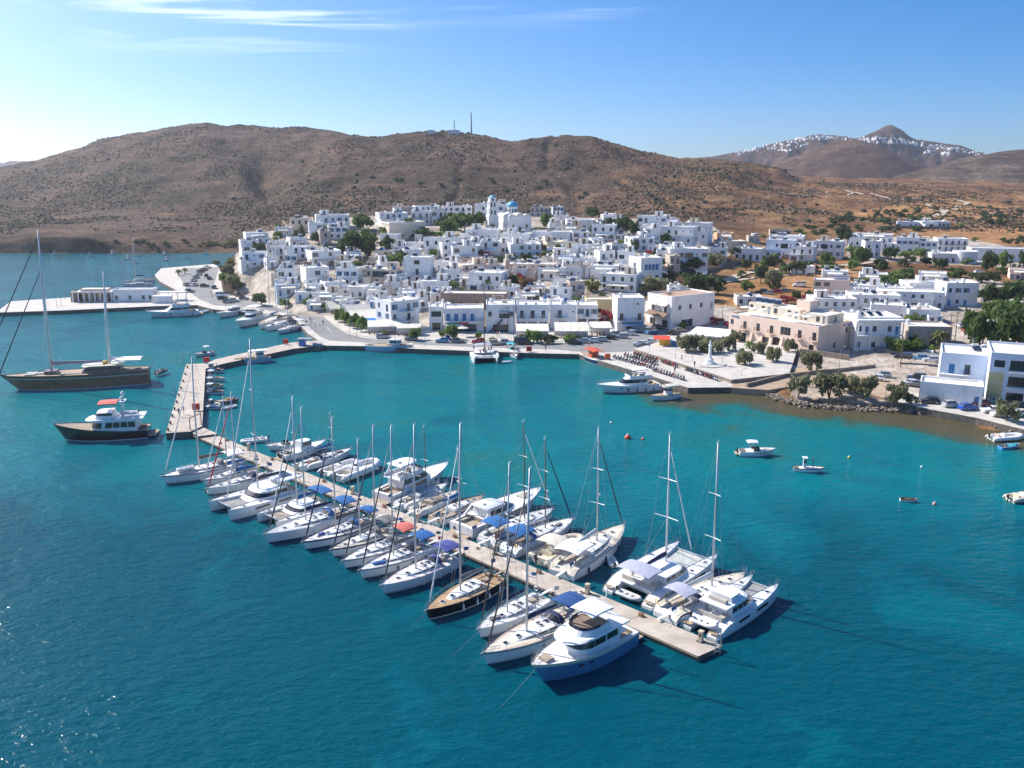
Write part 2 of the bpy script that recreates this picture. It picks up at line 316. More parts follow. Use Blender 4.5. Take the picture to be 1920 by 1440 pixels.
def hill_mat(name, cs, sc=1.0, rust=True, bump=.8):
    m = bpy.data.materials.new(name); m.use_nodes = True; t = m.node_tree; b = t.nodes['Principled BSDF']
    b.inputs['Roughness'].default_value = .95; b.inputs['Specular IOR Level'].default_value = .1
    g = N(t, 'ShaderNodeNewGeometry'); mp = N(t, 'ShaderNodeMapping'); mp.inputs['Scale'].default_value = (sc, sc, sc); t.links.new(g.outputs['Position'], mp.inputs[0])
    pos = mp.outputs[0]
    def nz(scale, det=6, rough=.65, dist=0.0):
        n = N(t, 'ShaderNodeTexNoise'); n.inputs['Scale'].default_value = scale; n.inputs['Detail'].default_value = det; n.inputs['Roughness'].default_value = rough
        n.inputs['Distortion'].default_value = dist; t.links.new(pos, n.inputs['Vector']); return n.outputs[0]
    big = ramp(t, nz(.012, 5), [(.35, cs[0]), (.5, cs[1]), (.66, cs[2])])
    fine = ramp(t, nz(.35, 5, .75), [(.36, (.28, .28, .30)), (.5, (.95, .95, .95)), (.66, (1.55, 1.5, 1.42))])
    c = mixc_(t, .85, big, fine, 'MULTIPLY')
    med = ramp(t, nz(.06, 6, .7, .6), [(.42, (.55, .55, .5)), (.55, (1.05, 1.05, 1.05)), (.7, (1.25, 1.2, 1.15))])
    c = mixc_(t, .8, c, med, 'MULTIPLY')
    mt_ = N(t, 'ShaderNodeMapping'); mt_.inputs['Scale'].default_value = (.012 * sc, .012 * sc, .42 * sc); t.links.new(g.outputs['Position'], mt_.inputs[0])     # old terraces and rock ledges along the contours
    nt_ = N(t, 'ShaderNodeTexNoise'); nt_.inputs['Scale'].default_value = 1.0; nt_.inputs['Detail'].default_value = 5; nt_.inputs['Roughness'].default_value = .7; nt_.inputs['Distortion'].default_value = .5; t.links.new(mt_.outputs[0], nt_.inputs['Vector'])
    c = mixc_(t, .7, c, ramp(t, nt_.outputs[0], [(.38, (.62, .6, .58)), (.5, (1, 1, 1)), (.64, (1.4, 1.35, 1.28))]), 'MULTIPLY')
    if rust:                                                     # dry orange grass and bare earth on the eastern, gentler slopes
        s = N(t, 'ShaderNodeSeparateXYZ'); t.links.new(g.outputs['Position'], s.inputs[0])
        dv = N(t, 'ShaderNodeMath', operation='DIVIDE'); t.links.new(s.outputs[0], dv.inputs[0]); t.links.new(s.outputs[1], dv.inputs[1])
        ad = N(t, 'ShaderNodeMath', operation='MULTIPLY_ADD'); t.links.new(nz(.009, 4), ad.inputs[0]); ad.inputs[1].default_value = .45; t.links.new(dv.outputs[0], ad.inputs[2])
        rf = ramp(t, ad.outputs[0], [(.27, (0, 0, 0)), (.52, (1, 1, 1))])
        rc = ramp(t, nz(.03, 6, .7), [(.38, (.095, .047, .027)), (.5, (.19, .10, .048)), (.64, (.30, .18, .085))])
        rc = mixc_(t, .7, rc, fine, 'MULTIPLY')
        c = mixc_(t, rf, c, rc)
        for an, cc in (('field', ramp(t, nz(.12, 5, .7), [(.35, (.26, .125, .05)), (.55, (.40, .215, .095)), (.7, (.48, .31, .16))])), ('urban', ramp(t, nz(.25, 5, .7), [(.35, (.32, .26, .20)), (.6, (.57, .50, .43))]))):
            an_ = N(t, 'ShaderNodeAttribute'); an_.attribute_name = an; c = mixc_(t, an_.outputs['Fac'], c, cc)
    t.links.new(c, b.inputs['Base Color'])
    bp = N(t, 'ShaderNodeBump'); bp.inputs['Strength'].default_value = bump; bp.inputs['Distance'].default_value = 1.6
    t.links.new(nz(.3, 6, .7), bp.inputs['Height']); t.links.new(bp.outputs[0], b.inputs['Normal'])
    return m
HILL = hill_mat('dry_hillside', [(.062, .050, .031), (.098, .064, .045), (.150, .095, .068)])
SV = np.concatenate([np.linspace(_cs[0], -.62, 30)[:-1], np.linspace(-.62, .62, 520), np.linspace(.62, _cs[-1], 26)[1:]])
gy, gs = np.meshgrid(YS, SV, indexing='ij'); gx = gs * gy
gz = TZ(gx, gy)
_tm = grid_mesh('terrain', gx, gy, gz, [HILL]); ter = link('terrain', _tm); ter['kind'] = 'structure'
_f = gy * CP - (gz - CAM_H) * SP; _px = 960 + F_PX * gx / _f; _py = 720 - F_PX * (gy * SP + (gz - CAM_H) * CP) / _f
def inpoly(poly, X, Y):
    r = np.zeros(X.shape, bool)
    for (x0, y0), (x1, y1) in zip(poly, poly[1:] + poly[:1]):
        r ^= ((y0 > Y) != (y1 > Y)) & (X < (x1 - x0) * (Y - y0) / (y1 - y0 + 1e-9) + x0)
    return r
_nz = fbm(gx / 12, gy / 12, 3)
urb = (inpoly([(440, 640), (440, 440), (520, 415), (700, 392), (960, 392), (1160, 405), (1340, 425), (1370, 480), (1290, 500), (1200, 560), (1380, 575), (1500, 660), (1300, 640)], _px, _py) | inpoly([(1580, 440), (1830, 450), (1930, 470), (1930, 500), (1850, 500), (1590, 486)], _px, _py) | inpoly([(1480, 745), (1520, 560), (1600, 530), (1860, 520), (1930, 560), (1930, 800), (1700, 765)], _px, _py)) & (gy < 520)
fld = (inpoly([(1290, 520), (1340, 500), (1480, 488), (1600, 490), (1660, 515), (1560, 545), (1450, 560), (1330, 590), (1250, 570)], _px, _py) | inpoly([(1690, 432), (1930, 425), (1930, 460), (1780, 456)], _px, _py) | inpoly([(1560, 405), (1760, 370), (1930, 390), (1930, 412), (1700, 410)], _px, _py)) & (gy < 900)
for _n, _v in (('urban', urb * np.clip(.35 + _nz * 1.2, 0, 1)), ('field', fld * np.clip(.3 + _nz * 1.3, 0, 1))):
    _a = _tm.attributes.new(_n, 'FLOAT', 'POINT'); _a.data.foreach_set('value', _v.reshape(-1).astype(np.float32))
def ridge(name, sil, Yr, front, back, zb, mats, rough=6.0, label=None):      # a far hill: its crest line, falling to both sides
    px = np.linspace(sil[0][0], sil[-1][0], 150); py = np.interp(px, [s[0] for s in sil], [s[1] for s in sil])
    py = np.convolve(np.pad(py, 3, mode='edge'), np.ones(7) / 7, 'valid')
    zr = np.array([zat(Yr, p) for p in py]); v = np.linspace(-1, 1, 80)
    g, V = np.meshgrid((px - 960) / 1700.0, v); Zr = np.broadcast_to(zr, g.shape)
    Yg = Yr + np.where(V < 0, V * front, V * back); prof = np.cos(np.abs(V) ** 1.1 * math.pi) * .5 + .5
    X = g * Yg
    Z = zb + (Zr - zb) * prof + (fbm(X / 120, Yg / 120, 4) - .47) * rough * (1 - prof * .6)
    o = link(name, grid_mesh(name, X, Yg, Z, mats)); o['kind'] = 'structure'; return o, (lambda pxx, pyy: None)
HILL2 = hill_mat('far_scrub_hillside', [(.055, .038, .029), (.095, .060, .044), (.135, .088, .064)], .6, False)
HILL3 = hill_mat('far_rocky_hillside', [(.058, .044, .034), (.09, .066, .052), (.17, .135, .112)], .8, False)
def far_hill(name, peaks, X0, X1, Y0, Y1, zb, mats, rough):                # heightfield made of summits (photo column, photo row, distance, half width, half depth, power)
    xs = np.linspace(X0, X1, 170); ys = np.linspace(Y0, Y1, 90); X, Y = np.meshgrid(xs, ys); Z = np.full(X.shape, zb, float)
    for px, py, D, rx, ry, pw in peaks:
        x = ray(px, py)[0] / ray(px, py)[1] * D; z = zat(D, py) - zb
        d = np.sqrt(((X - x) / rx) ** 2 + ((Y - D) / ry) ** 2)
        Z = np.maximum(Z, zb + z * (1 - smoothstep(0, 1, d ** pw)))
    Z = Z + (fbm(X / 90, Y / 90, 4) - .47) * rough * np.clip((Z - zb) / 20, 0, 1)
    o = link(name, grid_mesh(name, X, Y, Z, mats)); o['kind'] = 'structure'
    return lambda x, y: float(Z[int(np.clip((y - Y0) / (Y1 - Y0) * 89 + .5, 0, 89)), int(np.clip((x - X0) / (X1 - X0) * 169 + .5, 0, 169))])
mid_h = far_hill('hill', [(1592, 262, 1900, 230, 300, 1.05), (1530, 284, 1900, 200, 260, 1.0), (1660, 287, 1900, 190, 260, 1.0), (1470, 312, 1900, 190, 220, 1.0), (1715, 308, 1900, 140, 220, 1.0)], 330, 1200, 1560, 2300, 2, [HILL2], 9)
def far_ridge(name, sil, Yr, front, back, zb, mats, rough):
    px = np.linspace(sil[0][0], sil[-1][0], 260); zr = np.array([zat(Yr, q) for q in np.interp(px, [k[0] for k in sil], [k[1] for k in sil])]); zr = np.convolve(np.pad(zr, 2, mode='edge'), np.ones(5) / 5, 'valid')
    ys = np.concatenate([np.linspace(Yr - front, Yr, 60), np.linspace(Yr, Yr + back, 20)[1:]]); sx = (px - 960) / 1707.0; S_, Y_ = np.meshgrid(sx, ys)
    u = np.where(Y_ < Yr, (Yr - Y_) / front, (Y_ - Yr) / back); wob = (fbm(S_ * 60, Y_ / 160, 4) - .47) * .35; pr = 1 - smoothstep(0, 1, np.clip(u + wob * np.clip(u * 4, 0, 1), 0, 1) ** .85)
    Z = zb + (zr[None] - zb) * pr + (fbm(S_ * 90, Y_ / 40, 4) - .47) * rough; X = S_ * Y_
    o = link(name, grid_mesh(name, X, Y_, Z, mats)); o['kind'] = 'structure'
    return lambda x, y: float(Z[int(np.abs(ys - y).argmin()), int(np.clip((x / y - sx[0]) / (sx[-1] - sx[0]) * 259 + .5, 0, 259))])
far_h = far_ridge('hill', [(1250, 306), (1290, 300), (1310, 297), (1340, 293), (1400, 283), (1450, 269), (1500, 259), (1530, 253), (1560, 252), (1598, 260), (1612, 258), (1640, 246), (1655, 237), (1668, 234), (1685, 241), (1705, 257), (1720, 263), (1760, 268), (1800, 274), (1830, 284), (1870, 294), (1940, 303)], 3000, 560, 500, 2, [HILL2], 9)
right_h = far_hill('hill', [(1925, 280, 1500, 300, 330, .95), (1850, 291, 1480, 220, 300, .95), (1785, 310, 1470, 170, 260, 1.0), (2050, 275, 1500, 260, 330, 1.0), (2300, 270, 1550, 300, 340, 1.0)], 560, 1700, 1180, 1900, 2, [HILL3], 9)
isl = far_hill('hill', [(-30, 300, 3500, 260, 280, 1.0), (45, 302, 3500, 150, 220, 1.0), (25, 301, 3500, 120, 220, 1.0), (-160, 299, 3500, 220, 260, 1.0), (-420, 296, 3500, 520, 300, 1)], -3600, -1700, 3200, 3800, -5, [HILL2], 6)
# ---- water
def mat_water():
    m = bpy.data.materials.new('sea_water'); m.use_nodes = True; t = m.node_tree; b = t.nodes['Principled BSDF']
    g = N(t, 'ShaderNodeNewGeometry'); pos = g.outputs['Position']
    def nz(scale, det, rough=.55, stretch=(1, 1, 1), rot=0, dist=0):
        mp = N(t, 'ShaderNodeMapping'); mp.inputs['Scale'].default_value = stretch; mp.inputs['Rotation'].default_value = (0, 0, rot); t.links.new(pos, mp.inputs[0])
        n = N(t, 'ShaderNodeTexNoise'); n.inputs['Scale'].default_value = scale; n.inputs['Detail'].default_value = det; n.inputs['Roughness'].default_value = rough; n.inputs['Distortion'].default_value = dist
        t.links.new(mp.outputs[0], n.inputs['Vector']); return n.outputs[0]
    at = N(t, 'ShaderNodeAttribute'); at.attribute_name = 'depth'                 # metres of water over the seabed
    d = N(t, 'ShaderNodeMath', operation='MULTIPLY_ADD'); t.links.new(nz(.04, 5, .6, dist=.8), d.inputs[0]); d.inputs[1].default_value = .85; t.links.new(at.outputs['Fac'], d.inputs[2])
    c = ramp(t, d.outputs[0], [(.36, (.085, .072, .04)), (.45, (.045, .082, .055)), (.54, (.008, .135, .135)), (.66, (.0004, .148, .170)), (.80, (.0003, .118, .150)), (.97, (.0002, .080, .110)), (1.0, (.0002, .066, .096))])
    t.links.new(c, b.inputs['Base Color']); b.inputs['Roughness'].default_value = .06; b.inputs['IOR'].default_value = 1.333; b.inputs['Specular IOR Level'].default_value = .09
    a1 = N(t, 'ShaderNodeMath', operation='MULTIPLY_ADD'); t.links.new(nz(.42, 3, .5, (1, 1.9, 1), .45), a1.inputs[0]); a1.inputs[1].default_value = 1.0; t.links.new(nz(.075, 2, .5, (1, 1.5, 1), .2), a1.inputs[2])
    a2 = N(t, 'ShaderNodeMath', operation='MULTIPLY_ADD'); t.links.new(nz(1.7, 3, .6, (1, 1.5, 1), .3), a2.inputs[0]); a2.inputs[1].default_value = .34; t.links.new(a1.outputs[0], a2.inputs[2])
    bp = N(t, 'ShaderNodeBump'); bp.inputs['Strength'].default_value = .42; bp.inputs['Distance'].default_value = 1.0
    t.links.new(a2.outputs[0], bp.inputs['Height']); t.links.new(bp.outputs[0], b.inputs['Normal'])
    return m
wy = np.concatenate([np.arange(20, 260, 3.), np.arange(260, 560, 10.), [620, 800, 1200, 2000, 4000, 9000, 20000]])
ws = np.concatenate([[-3, -2, -1.2, -.9], np.linspace(-.7, .8, 130), [1, 1.4, 2.2, 3.2]])
Wy, Ws = np.meshgrid(wy, ws, indexing='ij'); Wx = Ws * np.maximum(Wy, 60)
wm_ = grid_mesh('water', Wx, Wy, np.zeros_like(Wx), [mat_water()])
# depth of the harbour: shallow sandy shelf along the eastern beach, turquoise basin, deeper outside the jetty
shore = [P(x, y) for x, y in ((1290, 732), (1370, 734), (1440, 738), (1480, 758), (1580, 766), (1700, 772), (1800, 792), (1925, 818), (2300, 900))]
dist = np.full(Wx.shape, 1e9)
for a, b in zip(shore[:-1], shore[1:]):
    ax, ay, bx, by = a.x, a.y, b.x, b.y; L2 = (bx-ax)**2 + (by-ay)**2
    tt = np.clip(((Wx-ax)*(bx-ax) + (Wy-ay)*(by-ay)) / L2, 0, 1)
    dist = np.minimum(dist, np.hypot(Wx-ax-tt*(bx-ax), Wy-ay-tt*(by-ay)))
dep = .26 + .30 * smoothstep(118, 150, Wy) * -1 + .30 + .10 * smoothstep(30, -60, Wx - 10) * 0
dep = np.where(Wy < 400, .62 - .34 * smoothstep(95, 150, Wy + .10 * Wx) , .30)
dep = dep + .04 * smoothstep(0, -80, Wx) * smoothstep(170, 110, Wy)
dep = dep - .40 * (1 - smoothstep(0, 20, dist)) * (dep > -9) - .05 * (1 - smoothstep(10, 60, dist))
dep = dep + .12 * smoothstep(200, 330, Wy)
at = wm_.attributes.new('depth', 'FLOAT', 'POINT'); at.data.foreach_set('value', dep.reshape(-1).astype(np.float32))
wat = link('water', wm_); wat['kind'] = 'structure'
# ------------------------------------------------------------------ quays, piers, roads
PAVE = mat('pale_paving', (.56, .52, .465), .85, var=.22, vscale=.35, bump=.15, bscale=3, col2=(.45, .41, .365))
CONC = mat('jetty_concrete', (.52, .45, .38), .9, var=.2, vscale=.35, bump=.25, bscale=6, col2=(.38, .32, .265), detail=8)
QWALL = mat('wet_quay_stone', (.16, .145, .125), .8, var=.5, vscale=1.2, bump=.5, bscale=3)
ASPH = mat('faded_asphalt', (.245, .24, .235), .9, var=.18, vscale=.25, bump=.1, bscale=20)
STONE = mat('rough_stone', (.33, .27, .215), .9, var=.5, vscale=1.4, bump=.6, bscale=3, col2=(.19, .15, .12))
PAINT = mat('road_paint', (.62, .62, .60), .8)
SAND = mat('trodden_sand', (.42, .31, .215), .95, var=.3, vscale=.5, bump=.2, bscale=5, col2=(.33, .235, .16))
def polyobj(name, pix, z0, z1, mats, kind='structure', parent=None, side=1):
    pts = [P(x, y, z1) for x, y in pix]
    if sum(a.x * b.y - b.x * a.y for a, b in zip(pts, pts[1:] + pts[:1])) < 0: pts = pts[::-1]
    m = MB(); m.prism(pts, z0, z1)
    if side and isinstance(mats, (list, tuple)) and len(mats) > 1: m.m = [0] + [1] * (len(m.m) - 1)
    o = m.obj(name, mats, parent)
    if kind: o['kind'] = kind
    return o
QZ = 1.3
QUAY = [(302, 503), (290, 516), (300, 528), (345, 552), (372, 573), (400, 580), (470, 586), (545, 592), (578, 626), (600, 640), (612, 648), (690, 649), (780, 654), (1000, 662),
        (1085, 664), (1130, 678), (1215, 703), (1290, 727), (1372, 726), (1420, 705), (1500, 690), (1560, 680), (1560, 600), (1240, 585), (1100, 590), (720, 600), (640, 570), (560, 545), (480, 545), (440, 515), (400, 495)]
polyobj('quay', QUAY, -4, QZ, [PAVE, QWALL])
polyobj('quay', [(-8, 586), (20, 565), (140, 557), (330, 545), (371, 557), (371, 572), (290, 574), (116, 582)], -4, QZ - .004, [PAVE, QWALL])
polyobj('road', [(330, 508), (352, 503), (412, 500), (405, 520), (398, 545), (410, 560), (470, 563), (546, 584), (585, 588), (608, 595), (629, 612), (650, 625), (681, 633), (712, 637), (794, 641), (886, 645), (965, 647), (1065, 642), (1150, 627), (1215, 612), (1240, 606),
                 (1262, 612), (1246, 637), (1231, 655), (1183, 659), (1129, 661), (1081, 659), (1040, 655), (890, 651), (786, 646), (682, 642), (619, 639), (600, 631), (574, 608), (545, 588), (470, 577), (400, 572), (372, 560), (352, 545), (340, 525)], QZ - .5, QZ + .006, ASPH)
polyobj('pavement', [(566, 560), (590, 580), (608, 592), (629, 609), (650, 622), (681, 630), (712, 634), (794, 638), (886, 642), (965, 644), (1065, 639), (1150, 624), (1215, 609), (1215, 592), (1100, 592), (960, 602), (720, 604), (640, 582)], QZ - .5, QZ + .14, [PAVE, CONC])
polyobj('plaza', [(1188, 654), (1244, 671), (1371, 712), (1480, 700), (1500, 640), (1290, 640), (1240, 640)], QZ - .5, QZ + .9, [PAVE, STONE])
polyobj('road', [(1640, 652), (1700, 661), (1758, 676), (1930, 700), (1930, 690), (1760, 664), (1690, 647), (1650, 640)], 1.0, 2.6, ASPH)
polyobj('pavement', [(1676, 752), (1730, 765), (1830, 783), (1930, 808), (1930, 772), (1840, 756), (1720, 742), (1680, 738)], -.6, 1.42, [PAVE, QWALL])
polyobj('beach', [(1372, 727), (1440, 731), (1500, 722), (1620, 738), (1690, 752), (1690, 720), (1600, 690), (1500, 690), (1380, 700)], 0, 1.36, SAND)
for a, b in (((1000, 651), (1040, 652)), ((1052, 652.5), (1085, 653)), ((700, 639.5), (740, 642)), ((800, 644), (850, 646.5)), ((900, 648.5), (950, 650.5)), ((610, 612), (622, 622)), ((590, 601), (602, 607))):
    p, q = P(*a, QZ + .01), P(*b, QZ + .01); d = (q - p).normalized(); n = Vector((-d.y, d.x, 0)) * .09
    tag(MB().face([p - n, q - n, q + n, p + n]).obj('road_marking', PAINT), kind='structure')
# the broad L-shaped pier, its causeway and the long floating jetty
pier = thing('pier', 'broad pale concrete pier with fishing boats along its right side', 'pier')
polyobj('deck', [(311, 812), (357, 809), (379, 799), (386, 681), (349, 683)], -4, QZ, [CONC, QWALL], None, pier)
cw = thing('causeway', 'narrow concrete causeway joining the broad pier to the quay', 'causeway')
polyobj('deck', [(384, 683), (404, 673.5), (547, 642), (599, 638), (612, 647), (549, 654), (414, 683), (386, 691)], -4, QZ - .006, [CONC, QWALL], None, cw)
JZ = .62
jl0, jl1, jr0, jr1 = P(362, 816, JZ), P(1310, 1231, JZ), P(405, 815, JZ), P(1355, 1211, JZ)
jet = thing('jetty', 'long floating concrete jetty with yachts moored on both sides', 'jetty', (jl0 + jl1) / 2)
jc = (jl0 + jl1) / 2
NSEG = 11
for i in range(NSEG):
    a, b = i / NSEG, (i + 1) / NSEG - .0004
    q = [jl0.lerp(jl1, a) - jc, jl0.lerp(jl1, b) - jc, jr0.lerp(jr1, b) - jc, jr0.lerp(jr1, a) - jc]
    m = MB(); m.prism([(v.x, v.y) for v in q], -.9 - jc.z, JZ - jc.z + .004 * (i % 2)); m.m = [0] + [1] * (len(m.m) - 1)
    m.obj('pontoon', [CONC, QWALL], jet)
    e = MB()
    for s0, s1, sg in ((q[0], q[1], 1), (q[3], q[2], -1)):                    # raised timber fender strip along each edge
        d = (s1 - s0).normalized(); n = Vector((-d.y, d.x, 0)) * .07 * sg
        e.tube(s0 - n + Vector((0, 0, -.12)), s1 - n + Vector((0, 0, -.12)), .09, n=4)
    e.obj('fender_strip', mat('weathered_timber', (.20, .16, .12), .9, var=.3, vscale=2), jet)
gw = thing('gangway', 'short walkway ramp from the broad pier to the floating jetty', 'gangway')
polyobj('ramp', [(356, 809), (376, 799), (408, 813), (372, 818)], .5, 1.0, [CONC, QWALL], None, gw)
g = MB()
for a in ((357, 809), (378, 799)): p = P(*a, 1.0); g.tube(p, p + Vector((0, 0, 2.6)), .09, n=4)
g.tube(P(357, 809, 1.0) + Vector((0, 0, 2.6)), P(378, 799, 1.0) + Vector((0, 0, 2.6)), .09, n=4)
g.obj('gate_frame', mat('rusty_steel', (.16, .10, .07), .7, .5, var=.3), gw)
# ------------------------------------------------------------------ building kit
PL = {'w': mat('white_plaster', (.86, .85, .83), .9, var=.10, vscale=.5, bump=.12, bscale=2.5, rnd=.04, streak=(.72, .68, .62)),
      'c': mat('cream_plaster', (.72, .63, .50), .9, var=.10, vscale=.5, bump=.12, bscale=2.5, rnd=.05),
      'p': mat('peach_plaster', (.78, .60, .48), .9, var=.10, vscale=.5, bump=.12, bscale=2.5, rnd=.04),
      'b': mat('beige_plaster', (.56, .47, .39), .9, var=.14, vscale=.5, bump=.15, bscale=2.5, rnd=.06),
      'y': mat('yellow_plaster', (.74, .58, .31), .9, var=.10, vscale=.5, bump=.12, bscale=2.5, rnd=.03),
      'o': mat('orange_plaster', (.72, .40, .22), .9, var=.12, vscale=.5, bump=.12, bscale=2.5, rnd=.03),
      's': mat('old_stone_wall', (.40, .30, .225), .95, var=.5, vscale=1.6, bump=.7, bscale=3, col2=(.24, .17, .13)),
      'l': mat('pale_blue_plaster', (.66, .72, .82), .9, var=.08, vscale=.5, bump=.12, bscale=2.5)}
CNAME = {'w': 'white', 'c': 'cream', 'p': 'peach', 'b': 'beige', 'y': 'yellow', 'o': 'orange', 's': 'bare stone', 'l': 'pale blue'}
ROOF = mat('limewashed_roof', (.76, .72, .66), .95, var=.18, vscale=.6, bump=.15, bscale=4, rnd=.10)
ROOFT = mat('terracotta_roof', (.50, .33, .23), .95, var=.25, vscale=.8, bump=.3, bscale=5)
GLASS = mat('window_glass', (.018, .022, .028), .12, spec=.7)
WFR = mat('white_joinery', (.78, .78, .77), .6)
BLU = mat('blue_joinery', (.045, .19, .42), .55, var=.15, vscale=2)
TEAL = mat('teal_joinery', (.05, .30, .36), .55)
GRN = mat('green_joinery', (.02, .085, .06), .55)
BRN = mat('brown_joinery', (.14, .075, .04), .6)
GRY = mat('grey_joinery', (.28, .31, .35), .6)
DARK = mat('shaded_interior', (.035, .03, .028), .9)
IRON = mat('dark_iron', (.05, .05, .055), .5, .6)
STEEL = mat('galvanised_steel', (.45, .46, .47), .4, .8)
TENT = mat('cream_canvas', (.72, .67, .57), .9, var=.12, vscale=.7, rnd=.06)
TENTB = mat('blue_canvas', (.03, .22, .52), .8)
SOLAR = mat('solar_panel_glass', (.03, .045, .08), .15, spec=.8)
TANK = mat('water_tank_white', (.7, .7, .7), .4)
JOIN = {'w': WFR, 'b': BLU, 't': TEAL, 'g': GRN, 'n': BRN, 'r': GRY}
OPEN = {'w': (1.1, 1.5, .8), 'b': (1.05, 1.6, .75), 'B': (1.25, 2.15, .05), 'd': (1.0, 2.2, .02), 'D': (2.5, 2.35, .05), 'f': (1.15, 2.2, .05), 'g': (3.0, 1.7, .75), 'n': (.55, .6, 1.5), 'W': (2.0, 1.5, .8), 'a': (1.5, 2.4, .05), 'v': (3.2, 2.2, .25)}
_wc = {}
def win_mesh(kind, jn):
    if (kind, jn) in _wc: return _wc[kind, jn]
    ow, oh, _ = OPEN[kind]; m = MB(); x = ow / 2; y = .16
    m.mat(0)
    fw = .07
    if kind in 'DvA':
        fw = .1
    m.box(-x, -x + fw, y - .05, y + .02, 0, oh).box(x - fw, x, y - .05, y + .02, 0, oh).box(-x + fw, x - fw, y - .05, y + .02, oh - fw, oh)
    if kind not in 'dDfBav': m.box(-x + fw, x - fw, y - .05, y + .02, 0, fw); m.mat(3).box(-x - .08, x + .08, -.10, y - .05, -.07, -.005)
    m.mat(0)
    if kind in 'wbf': m.box(-.03, .03, y - .03, y + .02, fw, oh - fw)
    if kind in 'gWDv':
        for k in (-1, 1): m.box(k * x / 3 - .03, k * x / 3 + .03, y - .03, y + .02, fw, oh - fw)
    if kind == 'g': m.box(-x + fw, x - fw, y - .03, y + .02, oh * .5 - .03, oh * .5 + .03)
    if kind == 'd': m.mat(2).box(-x + fw, x - fw, y - .02, y + .015, 0, oh - fw)
    elif kind == 'B':
        m.mat(2)
        for k in (0, 1):
            a = -x + fw + k * (x - fw); m.box(a + .01, a + x - fw - .01, .03, .08, 0.02, oh - fw)
            for q in range(6): m.box(a + .08, a + x - fw - .08, .015, .03, .15 + q * .31, .36 + q * .31)
    else: m.mat(1).face([(-x + fw, y, fw), (x - fw, y, fw), (x - fw, y, oh - fw), (-x + fw, y, oh - fw)])
    if kind == 'b':
        m.mat(2)
        for k in (-1, 1): m.box(min(k * x, k * (x + .46)), max(k * x, k * (x + .46)), -.06, -.015, 0, oh)
    jm = JOIN[jn]
    fr = WFR if kind in 'bBd' else jm
    _wc[kind, jn] = m.mesh('window', [fr, GLASS, jm, PL['w']]); return _wc[kind, jn]
def facade(mb, o, ux, uy, w, z0, z1, ops, depth=.18):
    """one wall from corner o along (ux,uy); ops = openings (centre, bottom, width, height) cut through it with reveals"""
    nx, ny = -uy, ux                                             # inwards
    pt = lambda u, z, k=0.0: (o[0] + ux * u + nx * k, o[1] + uy * u + ny * k, z)
    xs = sorted({0.0, w} | {round(c - a / 2, 3) for c, b, a, h in ops} | {round(c + a / 2, 3) for c, b, a, h in ops})
    zs = sorted({z0, z1} | {round(b, 3) for c, b, a, h in ops} | {round(b + h, 3) for c, b, a, h in ops})
    for i in range(len(xs) - 1):
        run = None
        for j in range(len(zs) - 1):
            cx, cz = (xs[i] + xs[i+1]) / 2, (zs[j] + zs[j+1]) / 2
            hole = any(abs(cx - c) < a / 2 and b < cz < b + h for c, b, a, h in ops)
            if not hole:
                if run is None: run = zs[j]
            if hole and run is not None:
                mb.face([pt(xs[i], run), pt(xs[i+1], run), pt(xs[i+1], zs[j]), pt(xs[i], zs[j])]); run = None
        if run is not None: mb.face([pt(xs[i], run), pt(xs[i+1], run), pt(xs[i+1], zs[-1]), pt(xs[i], zs[-1])])
    for c, b, a, h in ops:
        l, r, t = c - a / 2, c + a / 2, b + h
        mb.face([pt(l, b), pt(l, t), pt(l, t, depth), pt(l, b, depth)]); mb.face([pt(r, b), pt(r, b, depth), pt(r, t, depth), pt(r, t)])
        mb.face([pt(l, t), pt(r, t), pt(r, t, depth), pt(l, t, depth)]); mb.face([pt(l, b), pt(l, b, depth), pt(r, b, depth), pt(r, b)])
def layout(rows, w, h0, fl):
    out = []
    for k, row in enumerate(rows):
        n = len(row)
        for i, ch in enumerate(row):
            if ch == '.': continue
            ow, oh, sz = OPEN[ch]
            c = w * (i + .5) / n
            if c - ow / 2 < .15 or c + ow / 2 > w - .15: continue
            if sz + oh > fl - .1: sz = max(.02, fl - oh - .3)
            out.append((c, h0 + k * fl + sz, ow, oh, ch))
    return out
